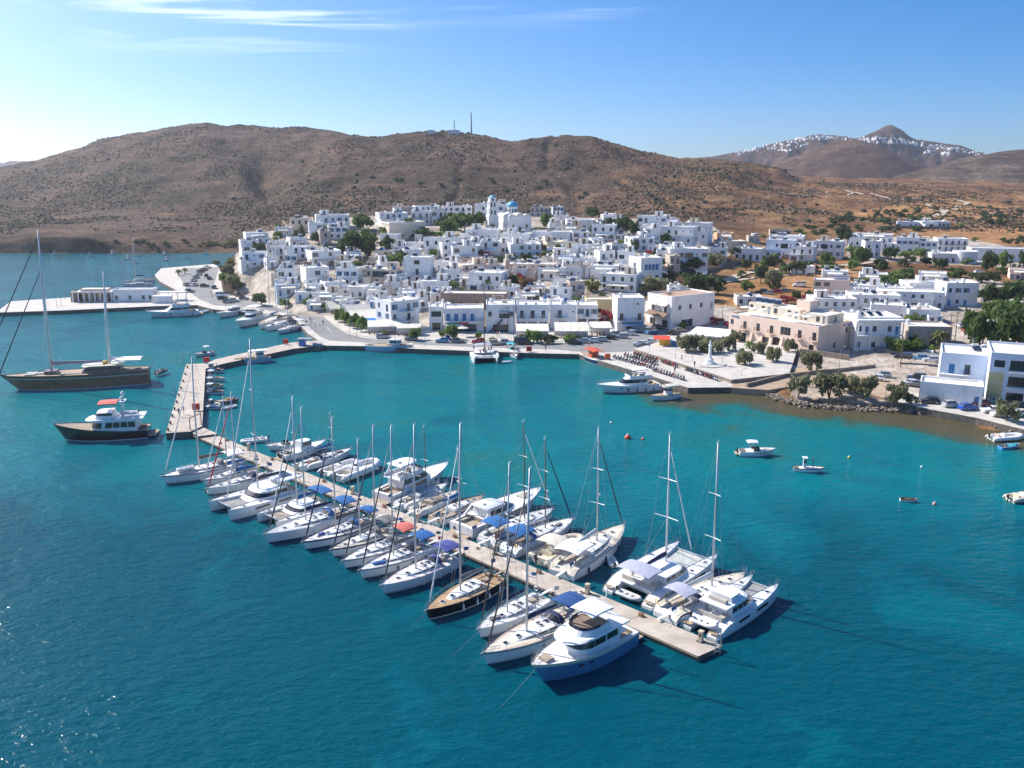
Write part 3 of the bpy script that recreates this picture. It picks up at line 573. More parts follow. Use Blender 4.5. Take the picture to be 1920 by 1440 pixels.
def shell(root, w, d, H, rows, srows, jn, col, fl=None, y0=0.0, x0=0.0, base=-3.0, z0=0.0, parapet=.42, roofm=None, name='wall', lrows=None, skip_roof=False):
    """walls with cut openings, windows, parapet and roof; the front stands at y0 facing -y"""
    n = max(1, len(rows)); fl = fl or (H - parapet) / n
    fo, so = layout(rows, w, z0, fl), layout(srows, d, z0, fl); lo = layout(lrows, d, z0, fl) if lrows is not None else so
    m = MB(); A, B = x0 - w / 2, x0 + w / 2; zt = z0 + H
    st = lambda q: [o[:4] for o in q]
    facade(m, (A, y0), 1, 0, w, z0 + base, zt, st(fo)); facade(m, (B, y0), 0, 1, d, z0 + base, zt, st(so))
    facade(m, (B, y0 + d), -1, 0, w, z0 + base, zt, []); facade(m, (A, y0 + d), 0, -1, d, z0 + base, zt, st(lo))
    t = .22; zr = zt - parapet; a, b, c, e = A + t, B - t, y0 + t, y0 + d - t
    for q in (((A, y0), (B, y0), (b, c), (a, c)), ((B, y0), (B, y0 + d), (b, e), (b, c)), ((B, y0 + d), (A, y0 + d), (a, e), (b, e)), ((A, y0 + d), (A, y0), (a, c), (a, e))):
        m.face([(p[0], p[1], zt) for p in q])
    for p, q in (((a, c), (b, c)), ((b, c), (b, e)), ((b, e), (a, e)), ((a, e), (a, c))):
        m.face([(p[0], p[1], zt), (q[0], q[1], zt), (q[0], q[1], zr), (p[0], p[1], zr)])
    wo = m.obj(name, PL[col], root)
    if not skip_roof: MB().face([(a, c, zr), (b, c, zr), (b, e, zr), (a, e, zr)]).obj('roof', roofm or ROOF, root)
    for ops, org, ux, uy, rz in ((fo, (A, y0), 1, 0, 0), (so, (B, y0), 0, 1, math.pi / 2), (lo, (A, y0 + d), 0, -1, -math.pi / 2)):
        for c_, b_, ow, oh, ch in ops:
            nm = 'door' if ch in 'd' else ('shop_front' if ch == 'D' else ('shutter' if ch == 'B' else 'window'))
            link(nm, win_mesh(ch, jn), root, (org[0] + ux * c_, org[1] + uy * c_, b_), rz)
    return zr
_pm = {}
def part_mesh(key, fn, mats):
    if key not in _pm: m = MB(); fn(m); _pm[key] = m.mesh(key, mats)
    return _pm[key]
def balcony(root, cx, z, w, dep=1.1, y0=0.0, rail=IRON, n=None, slab='w'):
    b = MB().box(cx - w / 2, cx + w / 2, y0 - dep, y0 - .004, z - .16, z).obj('balcony', PL[slab], root)
    m = MB(); y = y0 - dep + .05; k = n or max(3, int(w / .35))
    for i in range(k + 1): x = cx - w / 2 + .05 + (w - .1) * i / k; m.box(x - .015, x + .015, y - .015, y + .015, z + .002, z + .92)
    for sx in (-1, 1):
        for i in range(1, 4): yy = y + (dep - .08) * i / 4; x = cx + sx * (w / 2 - .05); m.box(x - .015, x + .015, yy - .015, yy + .015, z + .002, z + .92)
        x = cx + sx * (w / 2 - .05); m.box(x - .025, x + .025, y + .026, y0 - .01, z + .92, z + .97)
    m.box(cx - w / 2 + .02, cx + w / 2 - .02, y - .025, y + .025, z + .92, z + .97)
    m.obj('railing', rail, b)
def solar(root, x, y, z, rz=0.0):
    me = part_mesh('solar_panel', lambda m: (m.mat(0), m.face([(-.95, -.8, .25), (.95, -.8, .25), (.95, .55, 1.1), (-.95, .55, 1.1)]), m.mat(1), m.face([(-.95, -.8, .2), (-.95, .55, 1.05), (.95, .55, 1.05), (.95, -.8, .2)]),
         m.box(-.9, -.84, .5, .56, 0, 1.05), m.box(.84, .9, .5, .56, 0, 1.05), m.box(-.9, -.84, -.8, -.74, 0, .2), m.box(.84, .9, -.8, -.74, 0, .2)), [SOLAR, STEEL])
    o = link('solar_panel', me, root, (x, y, z), rz)
    link('water_tank', part_mesh('water_tank', lambda m: m.path([(-.85, .78, 1.3), (-.7, .78, 1.3), (.7, .78, 1.3), (.85, .78, 1.3)], [.12, .27, .27, .12], 8), [TANK]), o)
def chimney(root, x, y, z):
    link('chimney', part_mesh('chimney', lambda m: (m.box(-.3, .3, -.3, .3, 0, 1.1), m.box(-.4, .4, -.4, .4, 1.1, 1.22)), [PL['w']]), root, (x, y, z))
def aircon(root, x, y, z):
    link('air_conditioner', part_mesh('air_conditioner', lambda m: (m.mat(0), m.box(-.45, .45, -.18, .18, .1, .75), m.mat(1), m.lathe([(.01, 0), (.24, .005)], (0, 0, 0), 10) if False else m.box(-.2, .2, -.19, -.178, .2, .62)), [WFR, DARK]), root, (x, y, z))
def roof_kit(root, rng, w, d, z):                                  # antennas, dishes and tanks left on the flat roofs
    for k in range(rng.randrange(1, 4)):
        x, y = rng.uniform(-w * .42, w * .42), rng.uniform(d * .2, d * .85); q = rng.random()
        if q < .35: link('aerial', part_mesh('aerial', lambda m: (m.tube((0, 0, 0), (0, 0, 2.6), .035, n=4), m.tube((-.5, 0, 2.4), (.5, 0, 2.4), .025, n=3), m.tube((-.35, 0, 2.1), (.35, 0, 2.1), .025, n=3), m.tube((0, -.3, 2.4), (0, .4, 2.4), .025, n=3)), [STEEL]), root, (x, y, z), rng.uniform(0, 3))
        elif q < .6: link('satellite_dish', part_mesh('satellite_dish', lambda m: (m.tube((0, 0, 0), (0, 0, .9), .04, n=4), m.path([(0, -.12, .95), (0, -.05, .92), (0, .02, .9)], [.48, .3, .05], 10)), [WFR]), root, (x, y, z), rng.uniform(-.6, .8))
        elif q < .85: link('roof_tank', part_mesh('roof_tank%d' % (k == 2), lambda m: (m.lathe([(.6, .25), (.62, .4), (.62, 1.2), (.5, 1.4), (.2, 1.45), (.18, 1.55), (.02, 1.56)], (0, 0, 0), 12), m.box(-.5, -.4, -.5, .5, 0, .25), m.box(.4, .5, -.5, .5, 0, .25)), [TANK if k < 2 else mat('blue_roof_tank', (.03, .12, .32), .5)]), root, (x, y, z))
        else: link('roof_box', part_mesh('roof_box', lambda m: (m.box(-.7, .7, -.5, .5, 0, .8), m.box(-.8, .8, -.6, .6, .8, .88)), [PL['b']]), root, (x, y, z), rng.uniform(-.3, .3))
def hut(root, x, y, z, w, d, h, col, rows=('d',), jn='n'):
    shell(root, w, d, h, list(rows), ['n'], jn, col, y0=y, x0=x, z0=z + .004, base=0, parapet=.2, name='roof_hut')
def awning(root, x0, x1, y, z, dep, drop=.7, m_=None, legs=False, zf=0.0, n=None):
    k = n or max(2, int((x1 - x0) / 1.6)); m = MB()
    for i in range(k):
        a, b = x0 + (x1 - x0) * i / k + .012, x0 + (x1 - x0) * (i + 1) / k - .012; c = (a + b) / 2
        m.face([(a, y - dep, z - drop), (c, y - dep, z - drop + .05), (c, y, z + .05), (a, y, z)]); m.face([(c, y - dep, z - drop + .05), (b, y - dep, z - drop), (b, y, z), (c, y, z + .05)])
        m.face([(a, y - dep, z - drop - .22), (b, y - dep, z - drop - .22), (b, y - dep, z - drop), (c, y - dep, z - drop + .05), (a, y - dep, z - drop)])
    o = m.obj('awning', m_ or TENT, root)
    if legs:
        g = MB()
        for i in range(k + 1): x = x0 + (x1 - x0) * i / k; g.box(x - .04, x + .04, y - dep - .04, y - dep + .04, zf, z - drop - .01)
        g.obj('awning_post', WFR, o)
def pergola(root, x0, x1, y0, y1, z, h, m_=None):
    m = MB()
    for x in (x0, x1):
        for y in (y0, y1): m.box(x - .07, x + .07, y - .07, y + .07, z, z + h)
    for x in (x0, x1): m.box(x - .05, x + .05, y0 - .2, y1 + .2, z + h, z + h + .14)
    k = max(3, int((x1 - x0) / .6))
    for i in range(k + 1): x = x0 + (x1 - x0) * i / k; m.box(x - .03, x + .03, y0 - .3, y1 + .3, z + h + .142, z + h + .22)
    m.obj('pergola', m_ or WFR, root)
def stairs(root, x, y, z0, z1, run, wd=1.0, m_=None):                           # outside stair rising along +x
    n = max(3, int((z1 - z0) / .2)); m = MB()
    for i in range(n): m.box(x + run * i / n, x + run * (i + 1) / n, y - wd, y, z0 - .3 if i == 0 else z0 + (z1 - z0) * (i - 1) / n, z0 + (z1 - z0) * (i + 1) / n)
    s = m.obj('stair', m_ or PL['w'], root)
def words_n(n): return {1: 'single-storey', 2: 'two-storey', 3: 'three-storey', 4: 'four-storey'}.get(n, 'tall')
HOUSES = []
def house(x1, x2, yt, yb, col='w', rows=None, srows=None, jn=None, yaw=None, d=None, label=None, name='house', seed=None, extras=True, z=None, cat='house', lrows=None, parapet=.42, roofm=None):
    rng = random.Random(seed if seed is not None else int(x1 * 7 + yt * 13 + yb)); cx = (x1 + x2) / 2
    g = PT(cx, yb); z0 = max(g.z, QZ) if z is None else z; D = g.y
    if z is not None: q = P(cx, yb, z); g = q; D = q.y
    app = (x2 - x1) * D / F_PX * 1.0
    yaw = R(rng.choice((-16, -10, -6, 4, 8, 14, 20))) if yaw is None else R(yaw)
    dr = d or min(max(app * .75, 5.0), 10.0)
    w = max(3.2, (app - abs(math.sin(yaw)) * dr) / math.cos(yaw))
    H = max(2.9, zat(D, yt) - z0); nf = max(1, round((H - .3) / 3.15))
    if d is None: d = dr
    root = thing(name, label or 'house', cat, (g.x, g.y, z0), yaw + math.atan2(-g.x, g.y) * .6, None)
    jn = jn or rng.choice('bbbbwrrnnt')
    if rows is None:
        k = max(1, int(w / 2.6)); rows = []
        for f in range(nf):
            r = [rng.choice('wwwbb.Wvn' if f else 'wwbd.wn') for _ in range(k)]
            if f == 0 and 'd' not in r: r[rng.randrange(k)] = 'd'
            if f and rng.random() < .5: r[rng.randrange(k)] = 'f'
            if rng.random() < .25: r = [rng.choice('wfb')] * k
            rows.append(''.join(r))
    if srows is None:
        k = max(1, int(d / 3.2)); srows = [''.join(rng.choice('w.nb.') for _ in range(k)) for _ in range(nf)]
    fl = (H - parapet) / max(1, len(rows))
    zr = shell(root, w, d, H, rows, srows, jn, col, fl=fl, lrows=lrows, parapet=parapet, roofm=roofm)
    for k, r in enumerate(rows):
        n = len(r)
        for i, ch in enumerate(r):
            if ch == 'f' and k: balcony(root, -w / 2 + w * (i + .5) / n, k * fl + .02, min(2.4, w / n * .95), rail=rng.choice((IRON, BLU, WFR)))
    if extras and w > 5 and rng.random() < .5:                      # lower front wing with roof terrace
        ww = w * rng.uniform(.4, .65); xs_ = rng.choice((-1, 1)) * (w - ww) / 2 * .98; dd = rng.uniform(2.2, 3.6); hw = min(fl, H * .62) * rng.uniform(.85, 1.0) + .3
        shell(root, ww, dd, hw, [rng.choice(('wd', 'w.w', 'dw', 'D', 'bb'))], ['.'], jn, col if rng.random() < .85 else 'c', y0=-dd - .003, x0=xs_, base=-4.0, name='wing')
        if rng.random() < .4: pergola(root, xs_ - ww * .4, xs_ + ww * .4, -dd + .4, -.5, hw - .42, 2.2, rng.choice((WFR, BRN, WFR)))
    if extras:
        if rng.random() < .55: solar(root, rng.uniform(-w * .3, w * .3), d * rng.uniform(.4, .7), zr, rng.uniform(-.4, .8))
        if w > 8 and rng.random() < .5: solar(root, rng.uniform(-w * .35, -w * .1), d * .75, zr, rng.uniform(-.4, .8))
        if rng.random() < .45: chimney(root, rng.uniform(-w * .4, w * .4), d * rng.uniform(.3, .85), zr)
        if w > 6 and rng.random() < .5: hut(root, rng.choice((-1, 1)) * w * .22, d * .5, zr, min(3.6, w * .4), min(3.2, d * .42), 2.3, col if rng.random() < .8 else 'c')
        if rng.random() < .35: pergola(root, -w * .42, -w * .42 + min(4, w * .5), .5, min(3.4, d * .6), zr, 2.2, rng.choice((WFR, BRN)))
        if rng.random() < .3: aircon(root, rng.uniform(-w * .35, w * .35), .6, zr)
        if nf > 1 and rng.random() < .3: stairs(root, -w / 2 + .2, -.02, 0, fl, min(4, w * .6), 1.0)
        if rng.random() < .3: awning(root, -w * .3, w * .3, -.01, fl * .95, 1.8, .5, rng.choice((TENT, PL['w'])))
    roof_kit(root, rng, w, d, zr)
    HOUSES.append([root, cx, yb, col, len(rows), bool(label)])
    return root, w, d, H, zr, fl
# ------------------------------------------------------------------ the town, house by house (photo columns, roof row, base row, plaster)
TOWN = '''
542 583 409 436 p|516 548 427 444 w|459 508 436 458 w|450 488 450 473 w|541 579 445 463 w|592 658 403 432 w|579 608 418 446 w|598 625 433 461 b|615 654 425 449 w
533 579 462 488 w|579 648 470 497 w|456 500 473 501 l|450 480 487 507 w|508 535 462 491 w|517 558 503 540 w|517 566 533 556 l|569 625 501 537 w|625 677 503 538 w
677 752 505 536 b|575 604 533 556 w|604 656 528 550 w|635 688 537 560 w|685 716 537 563 w|716 762 528 551 w|754 811 482 532 w|708 770 399 422 w|731 781 388 402 p
769 808 396 422 w|777 829 386 403 w|808 834 392 422 w|829 886 387 406 w|887 958 382 410 w|992 1031 389 406 b|1033 1062 388 404 w|1037 1066 404 424 w
871 936 430 453 w|936 996 438 460 w|996 1071 434 456 w|1071 1106 434 457 w|790 830 446 477 w|827 859 455 487 w|844 901 461 491 w|901 939 452 479 w|954 1018 457 485 w
1019 1068 453 470 c|1021 1084 465 487 w|812 861 490 510 w|860 919 486 499 b|862 922 496 523 p|871 947 511 548 w|956 1043 495 521 p|1004 1062 502 526 w|1052 1102 496 520 b
779 845 527 550 w|967 1013 548 568 w|1025 1076 538 568 w|1064 1099 527 566 b|983 1026 534 551 w|1062 1116 412 432 w|1106 1155 422 451 w|1129 1155 402 416 w
1193 1250 405 431 w|1246 1277 410 427 w|1229 1304 425 456 w|1277 1332 418 449 w|1179 1234 445 472 w|1098 1145 458 482 w|1144 1176 457 473 w|1119 1158 470 503 w|1156 1190 472 505 w
1252 1330 466 503 w|1329 1363 464 494 w|1050 1106 500 521 w|1104 1161 498 522 w|1094 1145 483 500 w|1117 1199 514 547 w|1252 1291 537 552 w|1006 1052 504 525 w
1342 1378 437 455 o|1346 1404 452 470 b|1371 1430 466 487 w|1402 1426 442 456 b|1433 1491 450 482 l|1477 1528 462 490 w|1521 1580 452 482 w|1440 1508 442 455 w
1592 1622 445 462 w|1619 1651 452 483 w|1650 1682 456 477 w|1592 1672 439 455 w|1678 1722 445 475 w|1721 1758 452 476 w|1757 1812 447 471 w|1682 1722 416 427 l|1724 1785 415 427 w
1742 1796 475 493 w|1892 1930 505 523 p|1719 1773 512 533 w|1593 1686 553 591 w|1653 1767 547 580 w|1766 1836 530 574 w|1700 1836 530 549 w|1630 1698 572 601 w|1697 1767 580 605 w
1590 1656 535 557 w|1656 1700 540 556 w|1520 1608 560 596 w|1150 1180 440 452 w|700 735 470 490 c|660 700 445 462 w|905 950 497 512 w|1160 1192 500 514 w|760 800 455 470 w|1610 1664 514 532 w|1836 1890 548 568 w|1540 1590 508 524 w|1480 1530 500 512 w|1700 1750 560 582 w|1560 1612 536 556 w|1380 1430 556 574 w|1300 1340 520 536 c
'''
_seen = set()
for rowl in TOWN.strip().split('\n'):
    for it in rowl.split('|'):
        a = it.split(); house(float(a[0]), float(a[1]), float(a[2]), float(a[3]), a[4])
# front row along the waterfront, each with its own windows
def lab(r, s): r['label'] = s; return r
h_ = house(719, 803, 563, 620, 'w', ['..d.', 'w.f.', 'b.fb'], ['.d', '.b', 'bb'], 'b', 36, 9, 'white three-storey waterfront corner house with small blue balconies over canvas canopies', extras=False, lrows=['d.', 'bb', 'wf'])
aircon(h_[0], 0, 1, h_[4]); balcony(h_[0], -h_[1] * .1, h_[5] * 2 + .1, 2.2, .9, rail=BLU)
h_ = house(804, 833, 575, 621, 'w', ['D', 'g'], ['.', '.'], 'g', 3, 8, 'narrow white shop house with dark green bay window over arched shopfront', extras=False)
h_ = house(832, 910, 578, 624, 'w', ['DDDDD', 'BBBB.'], ['.', '.'], 'b', 2, 9, 'white shop building with four closed blue shutters and long balcony', extras=False)
balcony(h_[0], 0, h_[5], h_[1] - .2, 1.2, rail=BLU); awning(h_[0], -h_[1] * .45, -.4, -.01, h_[5] - .4, 2, .7)
for i, (c, t) in enumerate((((.04, .28, .24), -.30), ((.55, .05, .04), -.02), ((.75, .72, .68), .25))):
    MB().box(h_[1] * t - 1.4, h_[1] * t + 1.4, -1.30, -1.22, h_[5] - .75, h_[5] - .2).obj('shop_sign', mat('shop_sign_%d' % i, c, .5), h_[0])
h_ = house(911, 967, 571, 625, 'w', ['.DD.', 'w.vw'], ['.', '.'], 'r', 1, 10, 'white waterfront house with iron outside stair and small canopy upstairs', extras=False)
stairs(h_[0], -h_[1] * .42, -.02, 0, h_[5], 4.2, 1.0, IRON); awning(h_[0], -.5, h_[1] * .28, -.01, h_[5] + 2.5, 1.2, .35)
h_ = house(968, 1029, 571, 620, 'w', ['DDD', 'fff'], ['.', '.'], 'b', 0, 9, 'white waterfront house with three blue-shuttered balcony doors upstairs', extras=False)
aircon(h_[0], -2, 2, h_[4]); aircon(h_[0], 1, 2, h_[4])
h_ = house(1030, 1081, 571, 617, 'w', ['DDD', '.f.n'], ['.', '.'], 't', 0, 9, 'white waterfront house with one turquoise railed balcony', extras=False)
balcony(h_[0], -.6, h_[5] + .02, 3.8, 1.2, rail=TEAL); aircon(h_[0], 0, 2, h_[4])
h_ = house(1082, 1120, 572, 613, 'w', ['DD', 'bfb'], ['.', '.'], 'b', 0, 9, 'white waterfront house with pale blue shutters at the end of the terrace', extras=False)
h_ = house(1098, 1150, 561, 592, 'y', ['ww.', '...'], None, 'n', 4, 7, 'yellow house with flat white roof behind the red bougainvillea', extras=False)
h_ = house(1152, 1211, 558, 622, 'w', ['.DD', 'f.f', '.n'], ['..', 'w.', '..'], 'r', 8, 9, 'white corner house with two balcony doors over a blue shop canopy', extras=False)
balcony(h_[0], .3, h_[5], h_[1] * .96, 1.2, rail=IRON); awning(h_[0], -h_[1] * .35, h_[1] * .48, -.01, h_[5] - .35, 2.2, .8, mat('slate_blue_canvas', (.28, .36, .48), .8))
h_ = house(1212, 1234, 570, 600, 'w', ['d.'], ['.'], 'g', 0, 6, 'small white house with bright green double door', extras=False)
MB().box(-1.2, .6, -.06, -.004, 0, 2.4).obj('green_door', mat('bright_green_paint', (.04, .35, .05), .5), h_[0])
h_ = house(1234, 1362, 552, 612, 'w', ['..DD....', '.w.w.w.d'], ['DD', 'ff'], 'r', 40, 11, 'large white corner building with brown awning and pebble-topped flat roof', extras=False, lrows=['DD', 'ff'], roofm=ROOFT)
zz = h_[5]; wr, dr_ = h_[1], h_[2]
for y in (dr_ * .3, dr_ * .7):
    m = MB(); m.face([(-wr / 2 - .01, y - 2, zz + 2.9), (-wr / 2 - .01, y + 2, zz + 2.9), (-wr / 2 - 1.4, y + 2, zz + 2.1), (-wr / 2 - 1.4, y - 2, zz + 2.1)]); m.obj('awning', TENT, h_[0])
m = MB(); m.face([(-wr / 2 - .01, 1, zz + .1), (-wr / 2 - .01, dr_ - 1, zz + .1), (-wr / 2 - 2.2, dr_ - 1, zz - 1.1), (-wr / 2 - 2.2, 1, zz - 1.1)]); m.obj('awning', mat('brown_canvas', (.22, .15, .11), .9), h_[0])
h_ = house(823, 952, 550, 578, 's', ['w.n.w.w.'], ['.'], 'n', -6, 8, 'long unplastered stone building with cream upper edge behind the waterfront', extras=False)
h_ = house(723, 806, 416, 449, 'c', ['b.b.b.b'], ['b.b'], 'r', 22, 11, 'cream neoclassical mansion with cornice among the pines', extras=False)
MB().box(-h_[1] / 2 - .25, h_[1] / 2 + .25, -.25, h_[2] + .25, h_[3] - .7, h_[3] - .45).obj('cornice', PL['w'], h_[0])
h_ = house(1190, 1252, 483, 528, 'w', ['w.w.w.', 'BBBBBB'], ['w', 'b'], 'b', 24, 10, 'long white guesthouse with a row of six blue shutters upstairs', extras=False)
h_ = house(1252, 1278, 479, 510, 'b', ['w.', 'ff'], ['.', '.'], 'n', 10, 8, 'narrow house with dark verandas beside the blue-shuttered guesthouse', extras=False)
# auto labels: sector, terrace level and place in the row single each house out
def label_houses():
    lv = [(409, 'on the skyline row'), (434, 'just under the skyline'), (463, 'in the upper rows'), (492, 'in the middle rows'), (526, 'in lower middle rows'), (560, 'in the lower rows'), (999, 'in the bottom rows')]
    sec = [(600, 'at the left town end'), (760, 'left of the church'), (960, 'below the church'), (1130, 'right of the church'), (1340, 'right of town centre'), (1600, 'by the orange field'), (9999, 'at far right of town')]
    B = {}
    for h in HOUSES:
        if h[5]: continue
        l = next(t for y, t in lv if h[2] < y); s = next(t for x, t in sec if h[1] < x); B.setdefault((l, s), []).append(h)
    for (l, s), hs in B.items():
        hs.sort(key=lambda h: h[1])
        for i, h in enumerate(hs):
            k = '' if len(hs) == 1 else (', leftmost' if i == 0 else (', rightmost' if i == len(hs) - 1 else ', %s from left' % ordi(i + 1)))
            h[0]['label'] = '%s %s house%s %s %s' % (CNAME[h[3]], words_n(h[4]), k, l, s)
# ------------------------------------------------------------------ boat kit (x: stern 0 to bow L, z = 0 at the waterline)
GEL = mat('white_gelcoat', (.80, .80, .79), .25, var=.05, vscale=.4, coat=.3)
DECK = mat('white_deck', (.77, .76, .73), .6, var=.08, vscale=.8)
DECKG = mat('grey_nonskid_deck', (.55, .56, .56), .75, var=.1, vscale=.8)
TEAK = mat('teak_deck', (.50, .33, .18), .7, var=.25, vscale=3, col2=(.40, .26, .14))
TEAKG = mat('greyed_teak', (.42, .33, .24), .8, var=.25, vscale=3)
VARN = mat('varnished_wood', (.22, .085, .035), .3, var=.3, vscale=2, coat=.5)
BLACKH = mat('black_hull_paint', (.012, .012, .015), .15, coat=.6)
NAVYH = mat('navy_hull_paint', (.015, .035, .10), .2, coat=.4)
BLUEH = mat('steel_blue_hull_paint', (.075, .235, .40), .25, coat=.3)
CREAMH = mat('cream_hull_paint', (.66, .60, .48), .35)
MAROON = mat('dark_maroon_hull_paint', (.03, .010, .010), .15, coat=.6)
GULH = mat('weathered_brown_hull', (.44, .19, .095), .5, var=.3, vscale=.8)
CYANH = mat('caique_blue_paint', (.30, .52, .66), .45, var=.15, vscale=1)
REDH = mat('orange_red_paint', (.62, .10, .03), .45)
ANTI = mat('antifouling', (.03, .045, .07), .6)
BOOT = mat('grey_boot_stripe', (.30, .33, .36), .4)
NAVY = mat('navy_canvas', (.012, .025, .085), .85, bump=.9, bscale=3.5, var=.2, vscale=3)
BLUEC = mat('royal_blue_canvas', (.018, .125, .36), .85, bump=.9, bscale=3.5, var=.15, vscale=2)
VIOL = mat('violet_blue_canvas', (.07, .085, .30), .85, bump=.9, bscale=3.5, var=.15, vscale=2)
LILAC = mat('faded_lilac_canvas', (.40, .41, .52), .85, bump=.9, bscale=3.5, var=.1, vscale=2)
GREYC = mat('grey_canvas', (.21, .205, .20), .9, bump=.9, bscale=3.5, var=.15, vscale=2)
TAUPE = mat('taupe_canvas', (.17, .14, .12), .9, bump=.9, bscale=3.5, var=.15, vscale=2)
WHITEC = mat('white_canvas', (.78, .77, .75), .85, bump=.9, bscale=3.5, var=.06, vscale=2)
CORAL = mat('coral_canvas', (.62, .15, .12), .85, bump=.9, bscale=3.5, var=.1, vscale=2)
TURQ = mat('turquoise_canvas', (.04, .42, .45), .85)
PURP = mat('purple_canvas', (.22, .09, .33), .85)
SAILW = mat('sailcloth', (.68, .68, .66), .8, var=.1, vscale=2)
REDC = mat('red_canvas', (.50, .025, .02), .8)
YELC = mat('yellow_plastic', (.75, .48, .03), .6)
ALU = mat('anodised_mast', (.56, .57, .58), .35, .55)
MASTW = mat('white_mast_paint', (.72, .72, .71), .4)
MASTK = mat('carbon_mast', (.05, .05, .055), .35)
WIRE = mat('stainless_wire', (.45, .45, .46), .3, .8)
ROPE = mat('pale_rope', (.50, .47, .40), .9)
RUB = mat('rib_grey_rubber', (.50, .50, .49), .6, var=.1, vscale=2)
RUBD = mat('rib_dark_rubber', (.045, .05, .055), .6)
RUBW = mat('rib_white_rubber', (.74, .73, .71), .55)
RUBB = mat('rib_beige_rubber', (.60, .52, .40), .6)
OUTB = mat('outboard_black', (.02, .02, .022), .35)
TINT = mat('tinted_boat_window', (.012, .014, .018), .06, spec=.8)
SEAT = mat('seat_cushion', (.45, .40, .35), .9)
FEND = mat('white_fender', (.75, .75, .74), .5)
FENDN = mat('navy_fender', (.015, .02, .07), .6)
BUOYR = mat('orange_buoy', (.75, .07, .02), .5)
class Hull: pass
def hull(root, L, B, fb, fs, top, stripe=None, boot=None, tr=.78, rake=.05, tm=.42, q=.85, p=2.2, flare=.2, y0=0.0, deckm=None, cockpit=None, camber=.05, name='hull', rail=None, nst=18, bul=0.0, wl=.95, sheer_p=1.6, wale=None, scoop=None):
    h = Hull(); h.L, h.B = L, B
    def bd(t):
        if t < tm: return B / 2 * (tr + (1 - tr) * math.sin(math.pi / 2 * t / tm) ** .9)
        return B / 2 * max(0.0, 1 - ((t - tm) / (1 - tm)) ** p) ** q + .012
    sh = lambda t: (fs + (fb - fs) * t ** sheer_p) * (1 if not scoop else scoop[1] + (1 - scoop[1]) * min(1, t / scoop[0]) ** .8)
    def X(t, z): return t * L * (1 - rake) + max(0, z) / max(sh(t), .1) * rake * L * t ** 3 - max(0, -z) * .6 * t ** 6
    h.bd, h.sh, h.X = bd, sh, X
    ts = [1 - (1 - i / (nst - 1)) ** 1.25 for i in range(nst)]
    if cockpit: ts = sorted(set(ts) | {cockpit[0], cockpit[1]})
    def ring(t):
        s, b = sh(t), bd(t); w = b * (wl - flare * t ** 2.5); r = []
        for k, zz in ((0, s), (.14, s * .86), (.5, s * .5), (.9, .14), (1, .0), (1.1, -.28), (1.6, -.6)):
            f = min(k, 1); yy = b + (w - b) * f ** 1.2 + bul * math.sin(math.pi * f)
            if k == 1.1: yy = w * .86
            if k == 1.6: yy = 0.02
            r.append((X(t, zz), yy, zz))
        return r
    R_ = [ring(t) for t in ts]; m = MB(); mr = [1, 0, 0, 2, 3, 3]
    for i in range(len(ts) - 1):
        for j in range(6):
            m.mat(mr[j])
            for sgn in (1, -1):
                a, b_, c, d = R_[i][j], R_[i+1][j], R_[i+1][j+1], R_[i][j+1]
                f_ = [(v[0], y0 + sgn * v[1], v[2]) for v in (a, b_, c, d)]
                m.face(f_ if sgn < 0 else f_[::-1])
    m.mat(0); r = R_[0]
    for j in range(6): m.face([(r[j][0], y0 - r[j][1], r[j][2]), (r[j+1][0], y0 - r[j+1][1], r[j+1][2]), (r[j+1][0], y0 + r[j+1][1], r[j+1][2]), (r[j][0], y0 + r[j][1], r[j][2])])
    o = m.obj(name, [top, stripe or top, boot or BOOT, ANTI], root)
    auto_smooth(o.data, 40)
    m = MB(); cz = lambda t, yy: sh(t) - .02 + camber * (1 - (yy / max(bd(t), .05)) ** 2)
    for i in range(len(ts) - 1):
        a, b_ = ts[i], ts[i+1]; mid = (a + b_) / 2; ck = cockpit and cockpit[0] <= mid <= cockpit[1]
        fr = (lambda t: [-(bd(t) - .03), -cockpit[2] * bd(t), 0, cockpit[2] * bd(t), bd(t) - .03]) if ck else (lambda t: [-(bd(t) - .03), -.5 * bd(t), 0, .5 * bd(t), bd(t) - .03])
        ya, yb = fr(a), fr(b_)
        for k in range(4):
            if ck and k in (1, 2): continue
            m.face([(X(a, sh(a)), y0 + ya[k], cz(a, ya[k])), (X(b_, sh(b_)), y0 + yb[k], cz(b_, yb[k])), (X(b_, sh(b_)), y0 + yb[k+1], cz(b_, yb[k+1])), (X(a, sh(a)), y0 + ya[k+1], cz(a, ya[k+1]))][::-1])
    dk = m.obj('deck', deckm or DECK, root)
    if cockpit:
        c0, c1, cw, dp = cockpit[:4]; cm = cockpit[4] if len(cockpit) > 4 else DECKG; m = MB(); x0, x1 = X(c0, sh(c0)), X(c1, sh(c1)); zf = sh((c0 + c1) / 2) - dp
        w0, w1 = cw * bd(c0) + .01, cw * bd(c1) + .01; z0_, z1_ = sh(c0) + camber, sh(c1) + camber
        m.face([(x0, y0 - w0, zf), (x1, y0 - w1, zf), (x1, y0 + w1, zf), (x0, y0 + w0, zf)])
        m.face([(x0, y0 - w0, zf), (x0, y0 - w0, z0_), (x1, y0 - w1, z1_), (x1, y0 - w1, zf)]); m.face([(x0, y0 + w0, zf), (x1, y0 + w1, zf), (x1, y0 + w1, z1_), (x0, y0 + w0, z0_)])
        m.face([(x1, y0 - w1, zf), (x1, y0 - w1, z1_), (x1, y0 + w1, z1_), (x1, y0 + w1, zf)]); m.face([(x0, y0 - w0, zf), (x0, y0 + w0, zf), (x0, y0 + w0, z0_), (x0, y0 - w0, z0_)])
        o = m.obj('cockpit', cm, root)
        b = MB(); bw = min(.5, w0 * .45)
